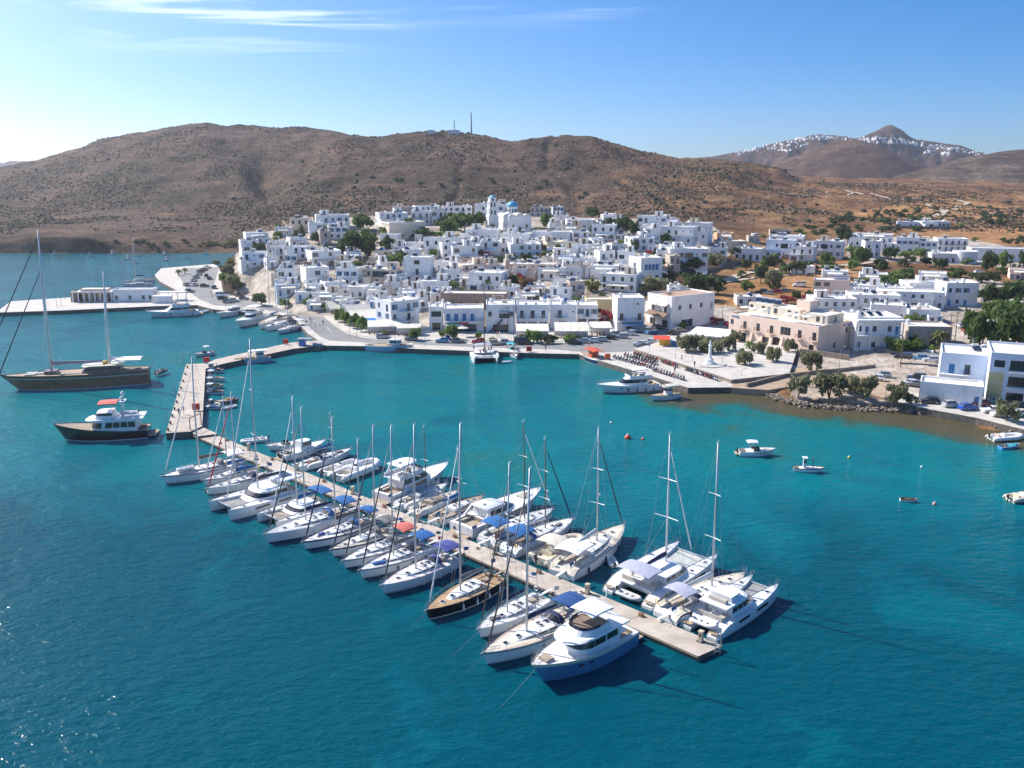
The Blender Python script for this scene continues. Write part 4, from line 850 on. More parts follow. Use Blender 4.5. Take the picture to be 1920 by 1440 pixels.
        for s in (-1, 1): b.box(x0 + (x1 - x0) * .35, x1 - .05, y0 + min(s * (w0 - bw), s * w0), y0 + max(s * (w0 - bw), s * w0), zf + .003, zf + .4)
        b.obj('bench', SEAT if cm is not TEAK else TEAK, o)
        h.zf = zf; h.ck = (x0, x1, w0)
    m = MB()
    for s in (-1, 1): m.path([(X(t, sh(t)), y0 + s * (bd(t) - .02), sh(t) + .03) for t in ts], .045, 4)
    m.obj('toe_rail', rail or stripe or top, root)
    return h
def outline(x0, x1, w, nose=.35, n=6):                           # plan of a deckhouse: square stern, rounded bow end
    pts = [(x0, -w), (x1 - (x1 - x0) * nose, -w)]
    for i in range(1, n): a = i / n * math.pi / 2; pts.append((x1 - (x1 - x0) * nose * (1 - math.sin(a)), -w * math.cos(a) ** .75))
    pts.append((x1, 0)); return pts + [(x, -y) for x, y in pts[-2::-1]]
def block(m, x0, x1, w, z0, z1, fr=0.0, br=0.0, tum=.1, nose=.35, y0=0.0):
    b = outline(x0, x1, w, nose); L = x1 - x0; cx = x0
    t = outline(x0 + br, x1 - fr, w - tum, nose)
    m.loft([[(x, y + y0, z0) for x, y in b], [(x, y + y0, z1) for x, y in t]], True, True)
def band(x0, x1, w, z0, z1, fr, br, tum, nose, f0, f1, y0=0.0, e=.025, front=True, sides=(0.0, 1.0), cuts=0):   # dark glazing band wrapped round a block
    b = outline(x0 - e, x1 + e, w + e, nose); t = outline(x0 + br - e, x1 - fr + e, w - tum + e, nose); m = MB()
    def lp(i, f): return (b[i][0] + (t[i][0] - b[i][0]) * f, b[i][1] + (t[i][1] - b[i][1]) * f + y0, z0 + (z1 - z0) * f)
    n = len(b)
    for i in range(n - 1):
        if i == 0 or i == n - 2:
            a, c = (sides if i == 0 else (1 - sides[1], 1 - sides[0]))
            P0, P1, Q0, Q1 = Vector(lp(i, f0)), Vector(lp(i+1, f0)), Vector(lp(i, f1)), Vector(lp(i+1, f1))
            k = cuts + 1
            for s in range(k):
                u, v = a + (c - a) * (s + (.06 if s else 0)) / k, a + (c - a) * (s + 1 - (.06 if s < k - 1 else 0)) / k
                m.face([P0.lerp(P1, u), P0.lerp(P1, v), Q0.lerp(Q1, v), Q0.lerp(Q1, u)])
        elif front: m.face([lp(i, f0), lp(i+1, f0), lp(i+1, f1), lp(i, f1)])
    return m
def house_block(root, x0, x1, w, z0, z1, fr=.4, br=.05, tum=.12, nose=.35, f=(.4, .85), mt=None, nm='cabin', front=True, sides=(.04, 1), cuts=1, y0=0.0, win=True):
    m = MB(); block(m, x0, x1, w, z0, z1, fr, br, tum, nose, y0); o = m.obj(nm, mt or GEL, root); auto_smooth(o.data, 40)
    if win: band(x0, x1, w, z0, z1, fr, br, tum, nose, f[0], f[1], y0, front=front, sides=sides, cuts=cuts).obj('window', TINT, o)
    return o
def bimini(root, x0, x1, w, z, m_, nm='bimini', crown=.22, post=1.5, frame=True):
    m = MB(); n = 6; k = 5
    def pt(i, j): u, v = i / n, j / k * 2 - 1; return (x0 + (x1 - x0) * u, w * v, z + crown * (1 - v * v) - .10 * (2 * u - 1) ** 2)
    for i in range(n):
        for j in range(k): m.face([pt(i, j), pt(i+1, j), pt(i+1, j+1), pt(i, j+1)])
    for j, s in ((0, -1), (k, 1)):
        for i in range(n): a, b = pt(i, j), pt(i+1, j); m.face([a, b, (b[0], b[1] + s * .02, b[2] - .16), (a[0], a[1] + s * .02, a[2] - .16)])
    o = m.obj(nm, m_, root); o.data.polygons.foreach_set('use_smooth', [True] * len(o.data.polygons))
    if frame:
        g = MB()
        for u in (0.06, .5, .94):
            pts = [(x0 + (x1 - x0) * .5, -w * 1.02, z - post)] + [(x0 + (x1 - x0) * u, w * v, z - .03 + crown * (1 - v * v) - .10 * (2 * u - 1) ** 2) for v in (-1, -.5, 0, .5, 1)] + [(x0 + (x1 - x0) * .5, w * 1.02, z - post)]
            g.path(pts, .02, 4)
        g.obj('frame', WIRE, o)
    return o
def sprayhood(root, x0, x1, w, z, h, m_):
    m = MB(); n = 7; A = []; B_ = []; C_ = []
    for i in range(n + 1):
        a = math.pi * i / n; A.append((x1, -w * math.cos(a), z + .05 + .12 * math.sin(a) ** .7)); B_.append((x0 + .25 * (x1 - x0), -w * .97 * math.cos(a), z + h * math.sin(a) ** .55)); C_.append((x0, -w * math.cos(a), z + h * .97 * math.sin(a) ** .55))
    m.mat(1); m.loft([A, B_], False); m.mat(0); m.loft([B_, C_], False)
    o = m.obj('sprayhood', [m_, m_], root, smooth=True)
    g = MB()
    for i in (2, 3, 4): 
        q = [Vector(A[i]).lerp(Vector(B_[i]), .2), Vector(A[i+1]).lerp(Vector(B_[i+1]), .2), Vector(A[i+1]).lerp(Vector(B_[i+1]), .8), Vector(A[i]).lerp(Vector(B_[i]), .8)]
        e = Vector((.03, 0, .03)); g.face([v + e for v in q])
    g.obj('window', TINT, o)
def rig(root, h, xm, zd, mt, beam, bow, stern, mm=None, genoa=None, boom=None, boomL=None, spr=2, r=.10, radar=False, furl=.93, zb=1.55, flag=None, bz=0.0):
    """mast with spreaders, shrouds and stays, furled headsail, boom with sail cover; mt = masthead height, bow and stern = stay feet"""
    H = mt - zd; mm = mm or ALU
    m = MB(); m.path([(xm, 0, zd - .3), (xm - .02 * H * .3, 0, zd + H * .6), (xm - .02 * H, 0, mt)], [r, r, r * .7], 8); mo = m.obj('mast', mm, root, smooth=True)
    top = Vector((xm - .02 * H, 0, mt)); at = lambda f: Vector((xm - .02 * H * f, 0, zd + H * f))
    fs_ = [.36, .66] if spr == 2 else ([.5] if spr == 1 else [.28, .52, .76])
    for i, f in enumerate(fs_):
        w = beam * .26 * (1 - .25 * i); MB().path([at(f) + Vector((-.25, -w, .06)), at(f), at(f) + Vector((-.25, w, .06))], [.035, .05, .035], 4).obj('spreader', MASTW, mo)
    g = MB(); wr = .016
    for s in (-1, 1):
        f0 = Vector((xm - .25, s * beam * .44, zd - .1)); prev = f0
        for i, f in enumerate(fs_): nx = at(f) + Vector((-.25, s * beam * .26 * (1 - .25 * i), .06)); g.tube(prev, nx, wr, n=3, cap=False); prev = nx
        g.tube(prev, at(.97), wr, n=3, cap=False); g.tube(f0 + Vector((-.3, 0, 0)), at(fs_[0]), wr, n=3, cap=False)
    if stern: 
        st = Vector(stern); g.tube(top, st + (top - st) * .25, wr, n=3, cap=False)
        for s in (-1, 1): g.tube(st + (top - st) * .25, st + Vector((0, s * beam * .3, 0)), wr, n=3, cap=False)
    b = Vector(bow); tf = at(furl); g.tube(b, tf, wr, n=3, cap=False)
    g.obj('rigging', WIRE, mo)
    if genoa: MB().path([b + (tf - b) * .035, b + (tf - b) * .08, b + (tf - b) * .35, b + (tf - b) * .93], [.05, .105, .095, .05], 6).obj('furled_headsail', genoa, root, smooth=True)
    if boom:
        bl = boomL or .33 * h.L; z = zd + zb; e = Vector((xm - bl, 0, z + .12 + bz))
        MB().path([(xm - .1, 0, z), e], .075, 6).obj('boom', mm, root)
        MB().path([(xm - .12, 0, z + .34), (xm - .5, 0, z + .36), (xm - bl * .5, 0, z + .33 + bz * .5), (xm - bl * .95, 0, z + .26 + bz)], [.30, .33, .25, .13], 8, flat=.6).obj('sail_cover', boom, root, smooth=True)
        MB().tube(e, at(.95), .012, n=3).obj('topping_lift', WIRE, mo)
    g = MB(); g.tube(top, top + Vector((0, 0, .6)), .015, n=3); g.box(top.x - .25, top.x + .05, -.03, .03, mt, mt + .08); g.tube(top + Vector((-.35, 0, .25)), top + Vector((.35, 0, .25)), .02, n=3); g.obj('masthead', WFR, mo)
    if radar: MB().lathe([(.05, 0), (.24, .03), (.26, .12), (.2, .2), (.02, .22)], (at(.42).x + .32, 0, at(.42).z), 10).obj('radar_dome', GEL, mo, smooth=True)
    if flag: MB().face([(xm - .3, beam * .2, zd + H * .30), (xm - .3, beam * .2, zd + H * .30 - .5), (xm - 1.0, beam * .2, zd + H * .30 - .45), (xm - 1.0, beam * .2, zd + H * .30 + .02)]).obj('flag', flag, mo)
    return mo
def lifelines(root, h, t0=.02, t1=.97, hh=.62, y0=0.0, gap=None, pulpit=True):
    m = MB(); n = max(5, int(h.L * (t1 - t0) / 1.7))
    for s in (-1, 1):
        pts = []
        for i in range(n + 1):
            t = t0 + (t1 - t0) * i / n; p = Vector((h.X(t, h.sh(t)), y0 + s * (h.bd(t) - .09), h.sh(t))); pts.append(p + Vector((0, 0, hh))); m.tube(p, p + Vector((0, 0, hh)), .017, n=3, cap=False)
        m.path(pts, .012, 3, False); m.path([p - Vector((0, 0, hh * .45)) for p in pts], .010, 3, False)
        if s == -1: a0 = pts[-1]
    m.obj('guard_rail', WIRE, root)
    if pulpit:
        m = MB(); t = .9; a = h.X(1, h.sh(1)); q = [(h.X(t, h.sh(t)), y0 + h.bd(t) - .08, h.sh(t) + hh), (a - .1, y0 + .22, h.sh(1) + hh + .05), (a + .12, y0, h.sh(1) + hh + .06), (a - .1, y0 - .22, h.sh(1) + hh + .05), (h.X(t, h.sh(t)), y0 - h.bd(t) + .08, h.sh(t) + hh)]
        m.path(q, .022, 4); m.path([(x, y, z - .3) for x, y, z in q], .016, 4)
        for k in (0, 1, 3, 4): m.tube(q[k], (q[k][0], q[k][1], h.sh(.95)), .02, n=3)
        m.obj('pulpit', WIRE, root)
def hatch(root, x, y, z, s=.5): link('hatch', part_mesh('hatch', lambda m: (m.mat(0), m.box(-.28, .28, -.28, .28, 0, .05), m.mat(1), m.box(-.23, .23, -.23, .23, .05, .06)), [WFR, TINT]), root, (x, y, z)).scale = (s / .5, s / .5, 1)
def fender(root, x, y, z, m_=None): link('fender', part_mesh('fender' + (m_ or FEND).name, lambda m: m.path([(0, 0, -.42), (0, 0, -.36), (0, 0, .25), (0, 0, .34), (0, 0, .75)], [.04, .12, .12, .03, .012], 8), [m_ or FEND]), root, (x, y, z))
def wheel(root, x, y, z, r=.42): 
    m = MB(); m.ring((x, y, z + .55), (1, 0, .25), r, .025); m.box(x + .02, x + .22, y - .12, y + .12, z, z + .75)
    for a in range(3): d = Vector((0, math.cos(a * math.pi / 3), math.sin(a * math.pi / 3))) * r; c = Vector((x, y, z + .55)); m.tube(c - d, c + d, .014, n=3)
    m.obj('steering_wheel', WIRE, root)
def mooring(root, a, b, sag=.3):
    a, b = Vector(a), Vector(b); MB().path([a.lerp(b, t / 5) - Vector((0, 0, sag * math.sin(math.pi * t / 5))) for t in range(6)], .022, 4).obj('mooring_line', ROPE, root)
def outboard(root, x, y, z, m_=None, s=1.0):
    m = MB(); m.path([(x - .12 * s, y, z + .75 * s), (x - .2 * s, y, z + .66 * s), (x - .22 * s, y, z + .35 * s), (x - .16 * s, y, z + .25 * s)], [.10 * s, .2 * s, .19 * s, .08 * s], 8); m.box(x - .22 * s, x - .08 * s, y - .05 * s, y + .05 * s, z - .45 * s, z + .3 * s); m.box(x - .12 * s, x + .08 * s, y - .1 * s, y + .1 * s, z + .1 * s, z + .25 * s)
    m.obj('outboard_motor', m_ or OUTB, root, smooth=False)
def rib(label, L, loc, rz, rub=None, console=True, name='inflatable_boat', z=0.0, motor=True, group=None, cat='dinghy', top=None, seat=True):
    root = thing(name, label, cat, (loc[0], loc[1], z), rz, group); rub = rub or RUB; B = L * .42; r = L * .052 + .06; zc = r * 1.1
    pts = []
    for i in range(9): t = i / 8; pts.append((L * .02 + L * .66 * t, -B / 2 + r, zc))
    for i in range(1, 8): a = -math.pi / 2 + math.pi * i / 8; pts.append((L * .68 + math.cos(a) * L * .28, math.sin(a) * (B / 2 - r), zc + .10 * L * .2 * math.cos(a)))
    for i in range(9): t = 1 - i / 8; pts.append((L * .02 + L * .66 * t, B / 2 - r, zc))
    k = len(pts); rr = [r * (.25 if i in (0, k - 1) else (1 if 1 < i < k - 2 else .9)) for i in range(k)]
    MB().path(pts, rr, 8).obj('tube', rub, root, smooth=True)
    m = MB(); m.loft([[(0.1 * L, -B / 2 + r, zc - .05), (.1 * L, 0, .0 - r * .8), (.1 * L, B / 2 - r, zc - .05)], [(.66 * L, -B / 2 + r, zc - .05), (.66 * L, 0, -r * .6), (.66 * L, B / 2 - r, zc - .05)], [(.93 * L, -.02, zc + .05), (.93 * L, 0, zc), (.93 * L, .02, zc + .05)]], False)
    m.face([(.1 * L, -B / 2 + r, zc - .05), (.66 * L, -B / 2 + r, zc - .05), (.9 * L, 0, zc - .03), (.66 * L, B / 2 - r, zc - .05), (.1 * L, B / 2 - r, zc - .05)]); m.box(.06 * L, .1 * L, -B / 2 + r, B / 2 - r, zc - r, zc + r * .8)
    m.obj('floor', DECK if rub is not RUBB else CREAMH, root)
    if console and L > 3.6:
        c = MB(); block(c, L * .40, L * .54, B * .16, zc - .05, zc + .75, .12, .05, .03, .4); co = c.obj('console', GEL, root)
        w_ = MB(); w_.face([(L * .50, -B * .15, zc + .74), (L * .50, B * .15, zc + .74), (L * .47, B * .13, zc + 1.1), (L * .47, -B * .13, zc + 1.1)]); w_.obj('windscreen', TINT, co)
        s_ = MB(); s_.box(L * .24, L * .34, -B * .2, B * .2, zc - .05, zc + .4); s_.box(L * .235, L * .255, -B * .2, B * .2, zc + .4, zc + .75); s_.obj('seat', SEAT if rub is not RUBB else CREAMH, root)
    elif seat:
        s_ = MB(); s_.box(L * .3, L * .38, -B / 2 + r, B / 2 - r, zc + .05, zc + .12); s_.box(L * .55, L * .62, -B / 2 + r, B / 2 - r, zc + .05, zc + .12); s_.obj('thwart', DECKG, root)
    if motor: outboard(root, L * .04, 0, zc, s=.6 + L * .07)
    if top: bimini(root, L * .22, L * .52, B * .42, zc + 1.9, top, post=1.7)
    return root
def sailboat(label, L, loc, rz, top=None, stripe=None, boot=None, deckm=None, mt=17.0, xm=.57, genoa=None, boom=None, hood=None, bim=None, B=None, spr=2, mm=None, tender=None, radar=False, line=True, cabm=None, fend=0, fendm=None, name='sailing_yacht', plank=True, fender_side=1, r=.10, flag=None, ckm=None, solarp=False, bx=(.03, .25), zb=1.55, pilot=False, tr=.80, cat='sailboat'):
    root = thing(name, label, cat, (loc[0], loc[1], 0), rz); B = B or L * .27 + .55; vr = random.Random(label); own = top is None; top = top or GEL
    if own and stripe is None: stripe = vr.choice((None, None, None, NAVYH, BOOT)); boot = boot or vr.choice((BOOT, NAVYH, ANTI, BOOT))
    if deckm is None: deckm = vr.choice((DECK, DECK, DECKG, CREAMH, TEAKG))
    h = hull(root, L, B, L * .085 + .28, L * .072 + .2, top, stripe, boot, tr=tr, rake=.035, scoop=(.045, .5), p=2.1, q=.9, deckm=deckm, cockpit=(.035, .31, .52, .42, ckm or DECKG), rail=stripe or vr.choice((STEEL, TEAKG, GEL)))
    s = h.sh; zd = s(.55) + .05
    # coachroof
    rings = []; cw0 = B * .30
    for t, wf, hf in ((.31, .98, .95), (.36, 1, 1), (.46, .98, .92), (.56, .86, .75), (.66, .62, .42), (.735, .34, .06)):
        x = h.X(t, s(t)); w = cw0 * wf; hh = (.50 if not pilot else .8) * hf; z = s(t) - .01
        rings.append([(x, -w, z), (x, -w * .90, z + hh * .78), (x, -w * .6, z + hh), (x, 0, z + hh * 1.08), (x, w * .6, z + hh), (x, w * .90, z + hh * .78), (x, w, z)])
    m = MB(); m.loft(rings, False); m.face(rings[0]); m.face(rings[-1][::-1]); co = m.obj('coachroof', cabm or DECK, root); auto_smooth(co.data, 50)
    g = MB()
    for sg in (0, 1):
        for i in (1, 2, 3):
            a, b, c, d = (Vector(rings[i][0 if sg == 0 else 6]), Vector(rings[i+1][0 if sg == 0 else 6]), Vector(rings[i+1][1 if sg == 0 else 5]), Vector(rings[i][1 if sg == 0 else 5]))
            q = lambda u, v: a.lerp(b, u).lerp(d.lerp(c, u), v) + Vector((0, (-.015 if sg == 0 else .015), .01))
            g.face([q(.1, .35), q(.9, .35), q(.9, .85), q(.1, .85)])
    g.obj('window', TINT, co)
    zc = lambda t: s(t) + .5
    for t in (.68, .80): hatch(root, h.X(t, s(t)), 0, s(t) + (.24 if t < .7 else .04), .55)
    hatch(root, h.X(.47, 1), -.3, s(.47) + .5, .4); hatch(root, h.X(.47, 1), .3, s(.47) + .5, .4); hatch(root, h.X(.40, 1), 0, s(.4) + .53, .5)
    rig(root, h, h.X(xm, zd), zd, mt, B, (h.X(.97, s(.97)), 0, s(.97) + .12), (.15, 0, s(0) + .2), mm, genoa, boom, L * .33, spr, r, radar, flag=flag, zb=zb)
    lifelines(root, h)
    for y in ((-.28, .28) if L > 11.5 else (0,)): wheel(root, h.X(.11, 1), y * B, h.zf)
    MB().box(h.X(.17, 1), h.X(.25, 1), -.3, .3, h.zf + .55, h.zf + .62).box(h.X(.20, 1), h.X(.22, 1), -.06, .06, h.zf, h.zf + .55).obj('cockpit_table', TEAKG, root)
    if hood: sprayhood(root, h.X(.29, 1), h.X(.385, 1), B * .29, s(.3) + .12, 1.0, hood)
    if bim: bimini(root, h.X(bx[0], 1), h.X(bx[1], 1), B * .36, h.zf + 2.25, bim, post=1.6)
    m = MB()
    for sg in (-1, 1): m.path([(h.X(.16, 1), sg * (h.bd(.16) - .08), s(.16) + .62), (.1, sg * (h.bd(0) - .08), s(0) + .64), (.06, sg * h.bd(0) * .35, s(0) + .64)], .02, 4); m.tube((.1, sg * (h.bd(0) - .08), s(0)), (.1, sg * (h.bd(0) - .08), s(0) + .64), .02, n=3)
    m.obj('pushpit', WIRE, root)
    m = MB(); m.box(h.X(.985, s(1)) - .1, h.X(1, s(1)) + .28, -.08, .08, s(1) + .0, s(1) + .1); m.path([(h.X(1, s(1)) + .3, 0, s(1) + .06), (h.X(1, s(1)) + .2, 0, s(1) - .28), (h.X(1, s(1)) + .12, .2, s(1) - .36)], .035, 4); m.obj('anchor', STEEL, root)
    for sg in (-1, 1):
        for k in (.44, .66): w_ = MB().box(-.22, .22, -.09, .09, 0, .16); w_ = None
    g = MB()
    for sg in (-1, 1): g.lathe([(.11, 0), (.08, .09), (.1, .17)], (h.X(.30, 1), sg * B * .36, s(.3) + .05), 8); g.lathe([(.09, 0), (.065, .08), (.08, .14)], (h.X(.38, 1), sg * B * .22, s(.38) + .5), 8)
    g.obj('winch', STEEL, root)
    sx, sy = .12, (h.bd(0) - .1) * vr.choice((-1, 1)); m = MB(); m.mat(0).tube((sx, sy, s(.05)), (sx - .35, sy, s(.05) + 1.5), .02, n=4); m.mat(1); m.face([(sx - .22, sy, s(.05) + 1.45), (sx - .95, sy + .12, s(.05) + 1.25), (sx - .85, sy + .1, s(.05) + .8), (sx - .12, sy, s(.05) + 1.0)]); m.obj('ensign', [WIRE, vr.choice((BLUEC, REDC, SAILW, BLUEC))], root)
    if vr.random() < .7: MB().ring((.25, -sy * .9, s(.05) + .45), (1, 0, 0), .24, .07, 12).obj('lifebuoy', vr.choice((BUOYR, FEND, YELC)), root)
    g = MB()
    for sg in (-1, 1): g.path([(h.X(.55, 1), sg * .18, s(.55) + .62), (h.X(.46, 1), sg * .25, s(.46) + .60), (h.X(.385, 1), sg * .3, s(.38) + .58)], .018, 3); g.path([(h.X(.88, 1), sg * (h.bd(.88) - .15), s(.88) + .04), (h.X(.6, 1), sg * (h.bd(.6) - .2), s(.6) + .04), (h.X(.3, 1), sg * (h.bd(.3) - .3), s(.3) + .06)], .02, 3)
    g.obj('running_line', vr.choice((NAVY, REDC, ROPE)), root)
    if vr.random() < .5: MB().obox((h.X(vr.uniform(.74, .8), 1), vr.uniform(-.4, .4), s(.78) + .16), vr.uniform(.8, 1.6), .5, .28, vr.uniform(-.3, .3)).obj('deck_bundle', vr.choice((NAVY, GREYC, BLUEC, WHITEC, VIOL)), root)
    if not fend and vr.random() < .75: fend = 3; fendm = vr.choice((FEND, FENDN, FEND)); fender_side = 0
    if fend and fender_side == 0:
        for sg in (-1, 1):
            for i in range(fend): t = .2 + .4 * i / (fend - 1) + vr.uniform(-.04, .04); fender(root, h.X(t, .8), sg * (h.bd(t) + .10), s(t) * .45, fendm)
    elif fend:
        for i in range(fend): t = .18 + .5 * i / max(1, fend - 1); fender(root, h.X(t, .8), fender_side * (h.bd(t) + .10), s(t) * .45, fendm)
    if line: mooring(root, (h.X(.97, 1), .1, s(1)), (L * 1.0 + 4.6, .3, -.05), .12)
    for sg in (-1, 1): mooring(root, (.2, sg * h.bd(0) * .9, s(0)), (-1.7, sg * h.bd(0) * 1.15, .72), .12)
    if plank: MB().obox((-.55, -.4, .95), 2.3, .36, .05).obj('gangplank', TEAKG if ckm is TEAK else WFR, root)
    if solarp: MB().box(h.X(.02, 1), h.X(.07, 1), -B * .28, B * .28, h.zf + 2.3, h.zf + 2.34).obj('solar_panel', SOLAR, root)
    return root
def cata(label, L, loc, rz, B=None, mt=20.0, boom=None, hard=True, genoa=None, tramp=None, solarp=False, bim=None, power=False, name='catamaran', line=True, low=False, mm=None, hood=None):
    root = thing(name, label, 'catamaran', (loc[0], loc[1], 0), rz); B = B or L * .52; hb = L * .135; yo = B / 2 - hb / 2
    for sg in (-1, 1):
        h = hull(root, L, hb, L * .12, L * .085 + .1, GEL, None, None, tr=.72, rake=.012, y0=sg * yo, flare=.05, wl=.9, p=2.6, q=.8, bul=.06, scoop=(.16, .26))
        MB().box(h.X(.005, .3), h.X(.045, .3), sg * yo - hb * .3, sg * yo + hb * .3, h.sh(.045) + .03, h.sh(.045) + .07).obj('swim_step', TEAK if power else TEAKG, root)
        lifelines(root, h, .12, .97, y0=sg * yo, pulpit=True)
        g = MB()
        for t0, t1 in ((.28, .44), (.55, .72)):
            for s2 in (-1, 1): 
                y = sg * yo + s2 * (h.bd(.5) * .985 + .03); z = h.sh(.5) * .62; g.box(h.X(t0, 1), h.X(t1, 1), min(y, y + s2 * .012), max(y, y + s2 * .012), z, z + .32)
        g.obj('hull_window', TINT, root)
        for t in (.62, .82): hatch(root, h.X(t, 1), sg * yo, h.sh(t) + .03, .45)
    z0 = h.sh(.3); wi = yo - hb * .28
    m = MB(); block(m, L * .13, L * .70, wi + .05, .75, z0 - .03, .3, -.5, 0, .2); m.obj('bridgedeck', GEL, root)
    cz1 = z0 + (1.15 if not low else .85) * L / 13
    house_block(root, L * .26, L * .70, B * .36, z0 - .06, cz1, L * .13, .1, .18, .38, (.38, .82), None, 'cabin', cuts=2)
    MB().face([(L * .70, -wi, z0 - .12), (L * .70, wi, z0 - .12), (L * .905, wi, z0 - .02), (L * .905, -wi, z0 - .02)]).face([(L * .66, -wi, z0 - .02), (L * .70, -wi, z0 - .02), (L * .70, wi, z0 - .02), (L * .66, wi, z0 - .02)]).obj('trampoline', tramp or mat('grey_net', (.33, .33, .31), .9, var=.2, vscale=6), root)
    MB().tube((L * .91, -yo, z0 + .1), (L * .91, yo, z0 + .1), .10, n=6).obj('crossbeam', ALU, root)
    if hard:
        m = MB(); block(m, L * .07, L * .34, B * .34, z0 + 1.95, z0 + 2.12, .05, .0, .06, .2); hb_ = m.obj('hardtop', GEL, root); auto_smooth(hb_.data, 40)
        g = MB()
        for sg in (-1, 1): g.tube((L * .09, sg * B * .31, z0), (L * .09, sg * B * .31, z0 + 1.96), .05, n=6); g.tube((L * .27, sg * B * .31, cz1 - .2), (L * .27, sg * B * .31, z0 + 1.96), .05, n=6)
        g.obj('post', GEL, hb_)
        if solarp: MB().box(L * .12, L * .24, -B * .16, B * .16, z0 + 2.13, z0 + 2.16).obj('solar_panel', SOLAR, root)
    elif bim: bimini(root, L * .06, L * .25, B * .30, z0 + 2.0, bim, post=1.7)
    if hood: sprayhood(root, L * .25, L * .31, B * .3, z0 + .6, 1.0, hood)
    MB().box(L * .14, L * .15, -B * .3, B * .3, z0 - .02, z0 + .5).box(L * .15, L * .24, -B * .3, -B * .18, z0 - .02, z0 + .35).obj('cockpit_seat', SEAT, root)
    wheel(root, L * .22, B * .22, z0 + .05)
    if not power:
        rig(root, h, L * .52, cz1, mt, B * .85, (L * .91, 0, z0 + .2), None, mm, genoa, boom, L * .36, 2, .13, False, zb=1.2 if hard else .7)
    if line: mooring(root, (L * .97, yo, z0), (L + 4.5, yo * .6, -.05), .1); mooring(root, (L * .97, -yo, z0), (L + 4.5, -yo * .6, -.05), .1)
    for sg in (-1, 1): mooring(root, (L * .1, sg * yo, z0 * .7), (-1.6, sg * yo * 1.1, .75), .1)
    return root, h, z0, cz1
def motoryacht(label, L, loc, rz, top=None, kind='fly', B=None, name='motor_yacht', deckm=None, boot=None, stripe=None, hardm=None, line=True, fend=0, biminim=None, cat='motor yacht', tender=False, fb=None, ladder=False, rail=True):
    root = thing(name, label, cat, (loc[0], loc[1], 0), rz); B = B or L * .27 + .6; top = top or GEL
    fbw = fb or L * .125 + .2; fsn = L * .07 + (.35 if kind != 'trawler' else .6)
    h = hull(root, L, B, fbw, fsn, top, stripe, boot, tr=.88, rake=.11, tm=.45, p=2.3, q=.85, flare=.30, deckm=deckm, cockpit=(.04, .22, .74, .5, TEAKG), sheer_p=1.9)
    s = h.sh; z = s(.35)
    m = MB(); m.box(-.09 * L, .02, -B * .36, B * .36, .28, .42); m.obj('swim_platform', TEAKG, root)
    g = MB()
    for sg in (-1, 1):
        for t0 in (.48, .58, .68): y = sg * (h.bd(t0) * .93 + .02); g.box(h.X(t0, 1), h.X(t0, 1) + L * .045, y - .06, y + .06, s(t0) * .62, s(t0) * .62 + .2)
    g.obj('porthole', TINT, root)
    if kind == 'fly':                                            # saloon, open flying bridge, hard top on an arch
        house_block(root, L * .20, L * .70, B * .37, z - .1, z + 1.55, L * .16, .1, .22, .45, (.42, .88), cuts=1)
        m = MB(); block(m, L * .14, L * .52, B * .36, z + 1.551, z + 1.70, .15, 0, .02, .4); fo = m.obj('flybridge_deck', GEL, root)
        m = MB(); 
        for sg in (-1, 1): m.box(L * .15, L * .46, min(sg * B * .33, sg * B * .355), max(sg * B * .33, sg * B * .355), z + 1.702, z + 2.2)
        m.box(L * .46, L * .50, -B * .30, B * .30, z + 1.702, z + 2.3); m.obj('coaming', GEL, fo)
        w_ = MB(); w_.face([(L * .50, -B * .3, z + 2.3), (L * .50, B * .3, z + 2.3), (L * .46, B * .28, z + 2.75), (L * .46, -B * .28, z + 2.75)]); w_.obj('windscreen', TINT, fo)
        MB().box(L * .22, L * .29, -B * .28, -.1, z + 1.702, z + 2.1).box(L * .36, L * .40, -.4, .4, z + 1.702, z + 2.3).obj('helm_seat', SEAT, fo)
        if biminim: bimini(root, L * .20, L * .46, B * .34, z + 3.6, biminim, post=1.6, crown=.15)
        else:
            m = MB(); block(m, L * .18, L * .46, B * .34, z + 3.55, z + 3.68, .1, .1, .12, .4); ht = m.obj('hardtop', hardm or GEL, root); auto_smooth(ht.data, 40)
            g = MB()
            for sg in (-1, 1): g.path([(L * .17, sg * B * .345, z + 1.7), (L * .24, sg * B * .31, z + 3.56)], [.14, .10], 6); g.tube((L * .44, sg * B * .29, z + 2.3), (L * .41, sg * B * .28, z + 3.56), .04, n=4)
            g.obj('arch', GEL, ht); MB().lathe([(.05, 0), (.3, .05), (.3, .16), (.02, .26)], (L * .26, 0, z + 3.68), 10).obj('radar_dome', GEL, ht, smooth=True)
            MB().tube((L * .24, B * .2, z + 3.66), (L * .20, B * .2, z + 6.2), .02, n=3).obj('antenna', WFR, ht)
    elif kind == 'express':                                      # long raked windscreen, soft top, radar arch
        house_block(root, L * .24, L * .66, B * .36, z - .05, z + 1.15, L * .20, .05, .25, .5, (.35, .9), cuts=0)
        m = MB(); block(m, L * .20, L * .44, B * .34, z + 1.45, z + 1.57, .2, 0, .15, .4); ht = m.obj('hardtop', hardm or GEL, root); auto_smooth(ht.data, 40)
        g = MB()
        for sg in (-1, 1): g.path([(L * .16, sg * B * .38, z), (L * .24, sg * B * .32, z + 1.5)], [.2, .14], 6)
        g.obj('arch', GEL, ht); MB().lathe([(.05, 0), (.28, .04), (.28, .15), (.02, .22)], (L * .27, 0, z + 1.57), 10).obj('radar_dome', GEL, ht, smooth=True)
        MB().box(L * .72, L * .84, -B * .16, B * .16, s(.78) + .03, s(.78) + .14).obj('sunpad', SEAT, root)
    elif kind == 'trawler':                                      # pilothouse forward, wide windows, flying bridge with white bimini
        house_block(root, L * .20, L * .66, B * .385, z - .1, z + 1.75, L * .07, .1, .14, .30, (.45, .88), cuts=1, sides=(.10, .98))
